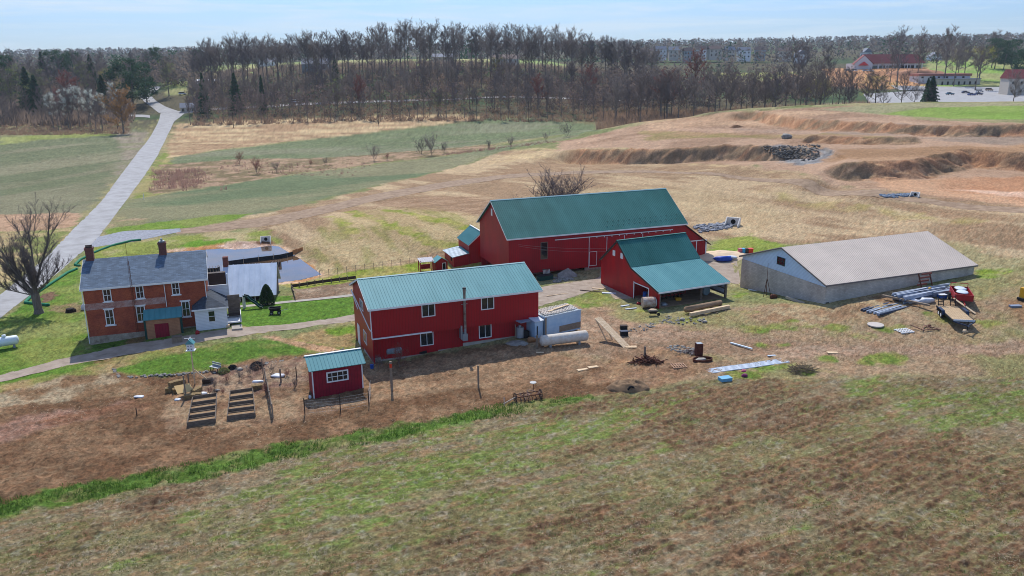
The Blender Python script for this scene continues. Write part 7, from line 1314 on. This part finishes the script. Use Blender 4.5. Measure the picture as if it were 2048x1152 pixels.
# utility poles and the wires between them
poles = [on(238, 392), on(470, 388), on(760, 392), on(1060, 392), on(1330, 372)]; wires = []
for i, p in enumerate(poles):
    t = empty('utility_pole', p, .0, ['utility pole left of the lane junction', 'utility pole in the tree row right of the lane junction', 'utility pole left of centre in the field-edge trees', 'utility pole right of centre in the field-edge trees', 'utility pole at the tip of the fields near the dug-out hill'][i], 'utility pole', 'utility poles along the lower road')
    b = MB(); b.tube((0, 0, -.3), (0, 0, 9.5), .16, .11, 7); b.build('pole', m_wicker, t); piece(t, 'crossarm', m_wicker, (-1.1, 1.1, -.06, .06, 8.8, 8.95))
    if i < len(poles)-1:
        q_ = poles[i+1]; b = MB(); pr = None
        for k in range(15):
            f = k/14; c = Vector(lerp((0, 0, 8.9), (q_[0]-p[0], q_[1]-p[1], q_[2]-p[2]+8.9), f)); c.z -= 1.6*4*f*(1-f)
            if pr: b.tube(pr, c, .04, n=3, caps=False)
            pr = c
        b.build('wire', m_wicker, t)
# ---------------------------------------------------------------- grass, straw and clods lying on the ground
def blades(name, n, sampler, h, wd, m, lb, flat=.0, seed=1):
    R = np.random.default_rng(seed); x, y = sampler(R, n); n = len(x); z = hbase(x, y); a = R.uniform(0, 6.28, n); hh = R.uniform(.5, 1.2, n)*h; w2 = wd*R.uniform(.6, 1.4, n); b2 = R.uniform(0, 6.28, n); ln = R.uniform(.2, .6, n)*h if not flat else hh
    p0 = np.stack([x-np.cos(a)*w2, y-np.sin(a)*w2, z+.0], -1); p1 = np.stack([x+np.cos(a)*w2, y+np.sin(a)*w2, z+.0], -1); p2 = np.stack([x+np.cos(b2)*ln, y+np.sin(b2)*ln, z+(hh if not flat else flat*R.uniform(.3, 1, n))], -1)
    if flat: p0[:, 2] += .05; p1[:, 2] += .05; p2[:, 2] += .04
    V = np.stack([p0, p1, p2], 1).reshape(-1, 3); me = bpy.data.meshes.new(name); me.vertices.add(3*n); me.vertices.foreach_set('co', V.ravel()); me.loops.add(3*n); me.loops.foreach_set('vertex_index', np.arange(3*n)); me.polygons.add(n); me.polygons.foreach_set('loop_start', np.arange(0, 3*n, 3)); me.polygons.foreach_set('loop_total', np.full(n, 3)); me.update(); me.materials.append(m)
    o = bpy.data.objects.new(name, me); col.objects.link(o); tag(o, lb, None, None, 'stuff')
def in_px(poly, dens=None, soft=None):
    pts = px(poly); xs = [p[0] for p in pts]; yy = [p[1] for p in pts]
    def f(R, n):
        x = R.uniform(min(xs), max(xs), n*2); y = R.uniform(min(yy), max(yy), n*2); d = in_poly(x, y, pts)+(fbm(x*.7, y*.7, 8, 3)-.5)*2; k = (d > 0)
        if soft: k &= fbm(x*soft, y*soft, 61, 4) > R.uniform(.3, .62, len(x))
        return x[k][:n], y[k][:n]
    return f
def fan(Y0, Y1, u0=-60, u1=2110, mask=None):
    def f(R, n):
        t = R.random(n); Y = 1/(1/Y0+(1/Y1-1/Y0)*t); u = R.uniform(u0, u1, n); x = (u-1024)/F_PX*(.963*Y+8); k = np.ones(n, bool)
        if mask: k = mask(x, Y, R)
        return x[k], Y[k]
    return f
m_gr = mat('fresh_grass', (88,120,48), .9, noise=.4, scale=.8, transl=.5); m_gr2 = mat('olive_grass', (122,128,76), .9, noise=.4, scale=.5, transl=.5); m_st = mat('dry_straw', (196,180,150), .9, noise=.25, scale=1.5, transl=.4); m_st2 = mat('brown_stubble', (158,130,98), .95, noise=.35, scale=1, transl=.5)
blades('strip_grass', 60000, in_px(STRIP, soft=.7), .26, .03, m_gr, 'tufts of fresh green grass in the strip between soil and field', seed=1)
blades('field_grass', 60000, fan(34, 72, mask=lambda x, y, R: (in_poly(x, y, fp) > 0) & (fbm(x*.5, y*.5, 66, 4) > R.uniform(.36, .6, len(x)))), .13, .028, m_gr2, 'short olive grass growing over the foreground field', seed=2)
blades('field_straw', 42000, fan(34, 74, mask=lambda x, y, R: (in_poly(x, y, fp) > 0) & (fbm(x*.35, y*.35, 67, 4) > R.uniform(.34, .62, len(x)))), .26, .016, m_st, 'loose dry straw scattered over the foreground field', flat=.12, seed=3)
blades('yard_straw', 26000, fan(60, 118, mask=lambda x, y, R: (fbm(x*.3, y*.3, 68, 4) > R.uniform(.4, .6, len(x))) & (in_poly(x, y, px(DIRT[1:])) > 0)), .2, .02, m_st, 'straw bits strewn over the dug garden soil', flat=.08, seed=4)
pY = px(YD); blades('yard_weeds', 30000, fan(66, 112, 1050, 2110, mask=lambda x, y, R: (fbm(x*.25, y*.25, 69, 4) > R.uniform(.42, .58, len(x))) & (in_poly(x, y, pY) > 0)), .22, .025, m_st2, 'dry brown weeds covering the yard around the sheds', seed=5)
# the air between here and the far hills
b = MB(); b.box(-4600, 4600, -60, 4330, -61, 180); hz = b.build('haze', gm); hz.data.materials.clear(); hm = bpy.data.materials.new('air'); hm.use_nodes = True; t = hm.node_tree; t.nodes.clear(); o_ = t.nodes.new('ShaderNodeOutputMaterial'); pv = t.nodes.new('ShaderNodeVolumePrincipled'); pv.inputs['Color'].default_value = (.8, .9, 1, 1); pv.inputs['Density'].default_value = .00008; pv.inputs['Anisotropy'].default_value = .2; t.links.new(pv.outputs[0], o_.inputs['Volume']); hz.data.materials.append(hm); hz['kind'] = 'stuff'; hz['label'] = 'thin blue haze over the far hills'
S.cycles.volume_max_steps = 32; S.cycles.volume_step_rate = 10
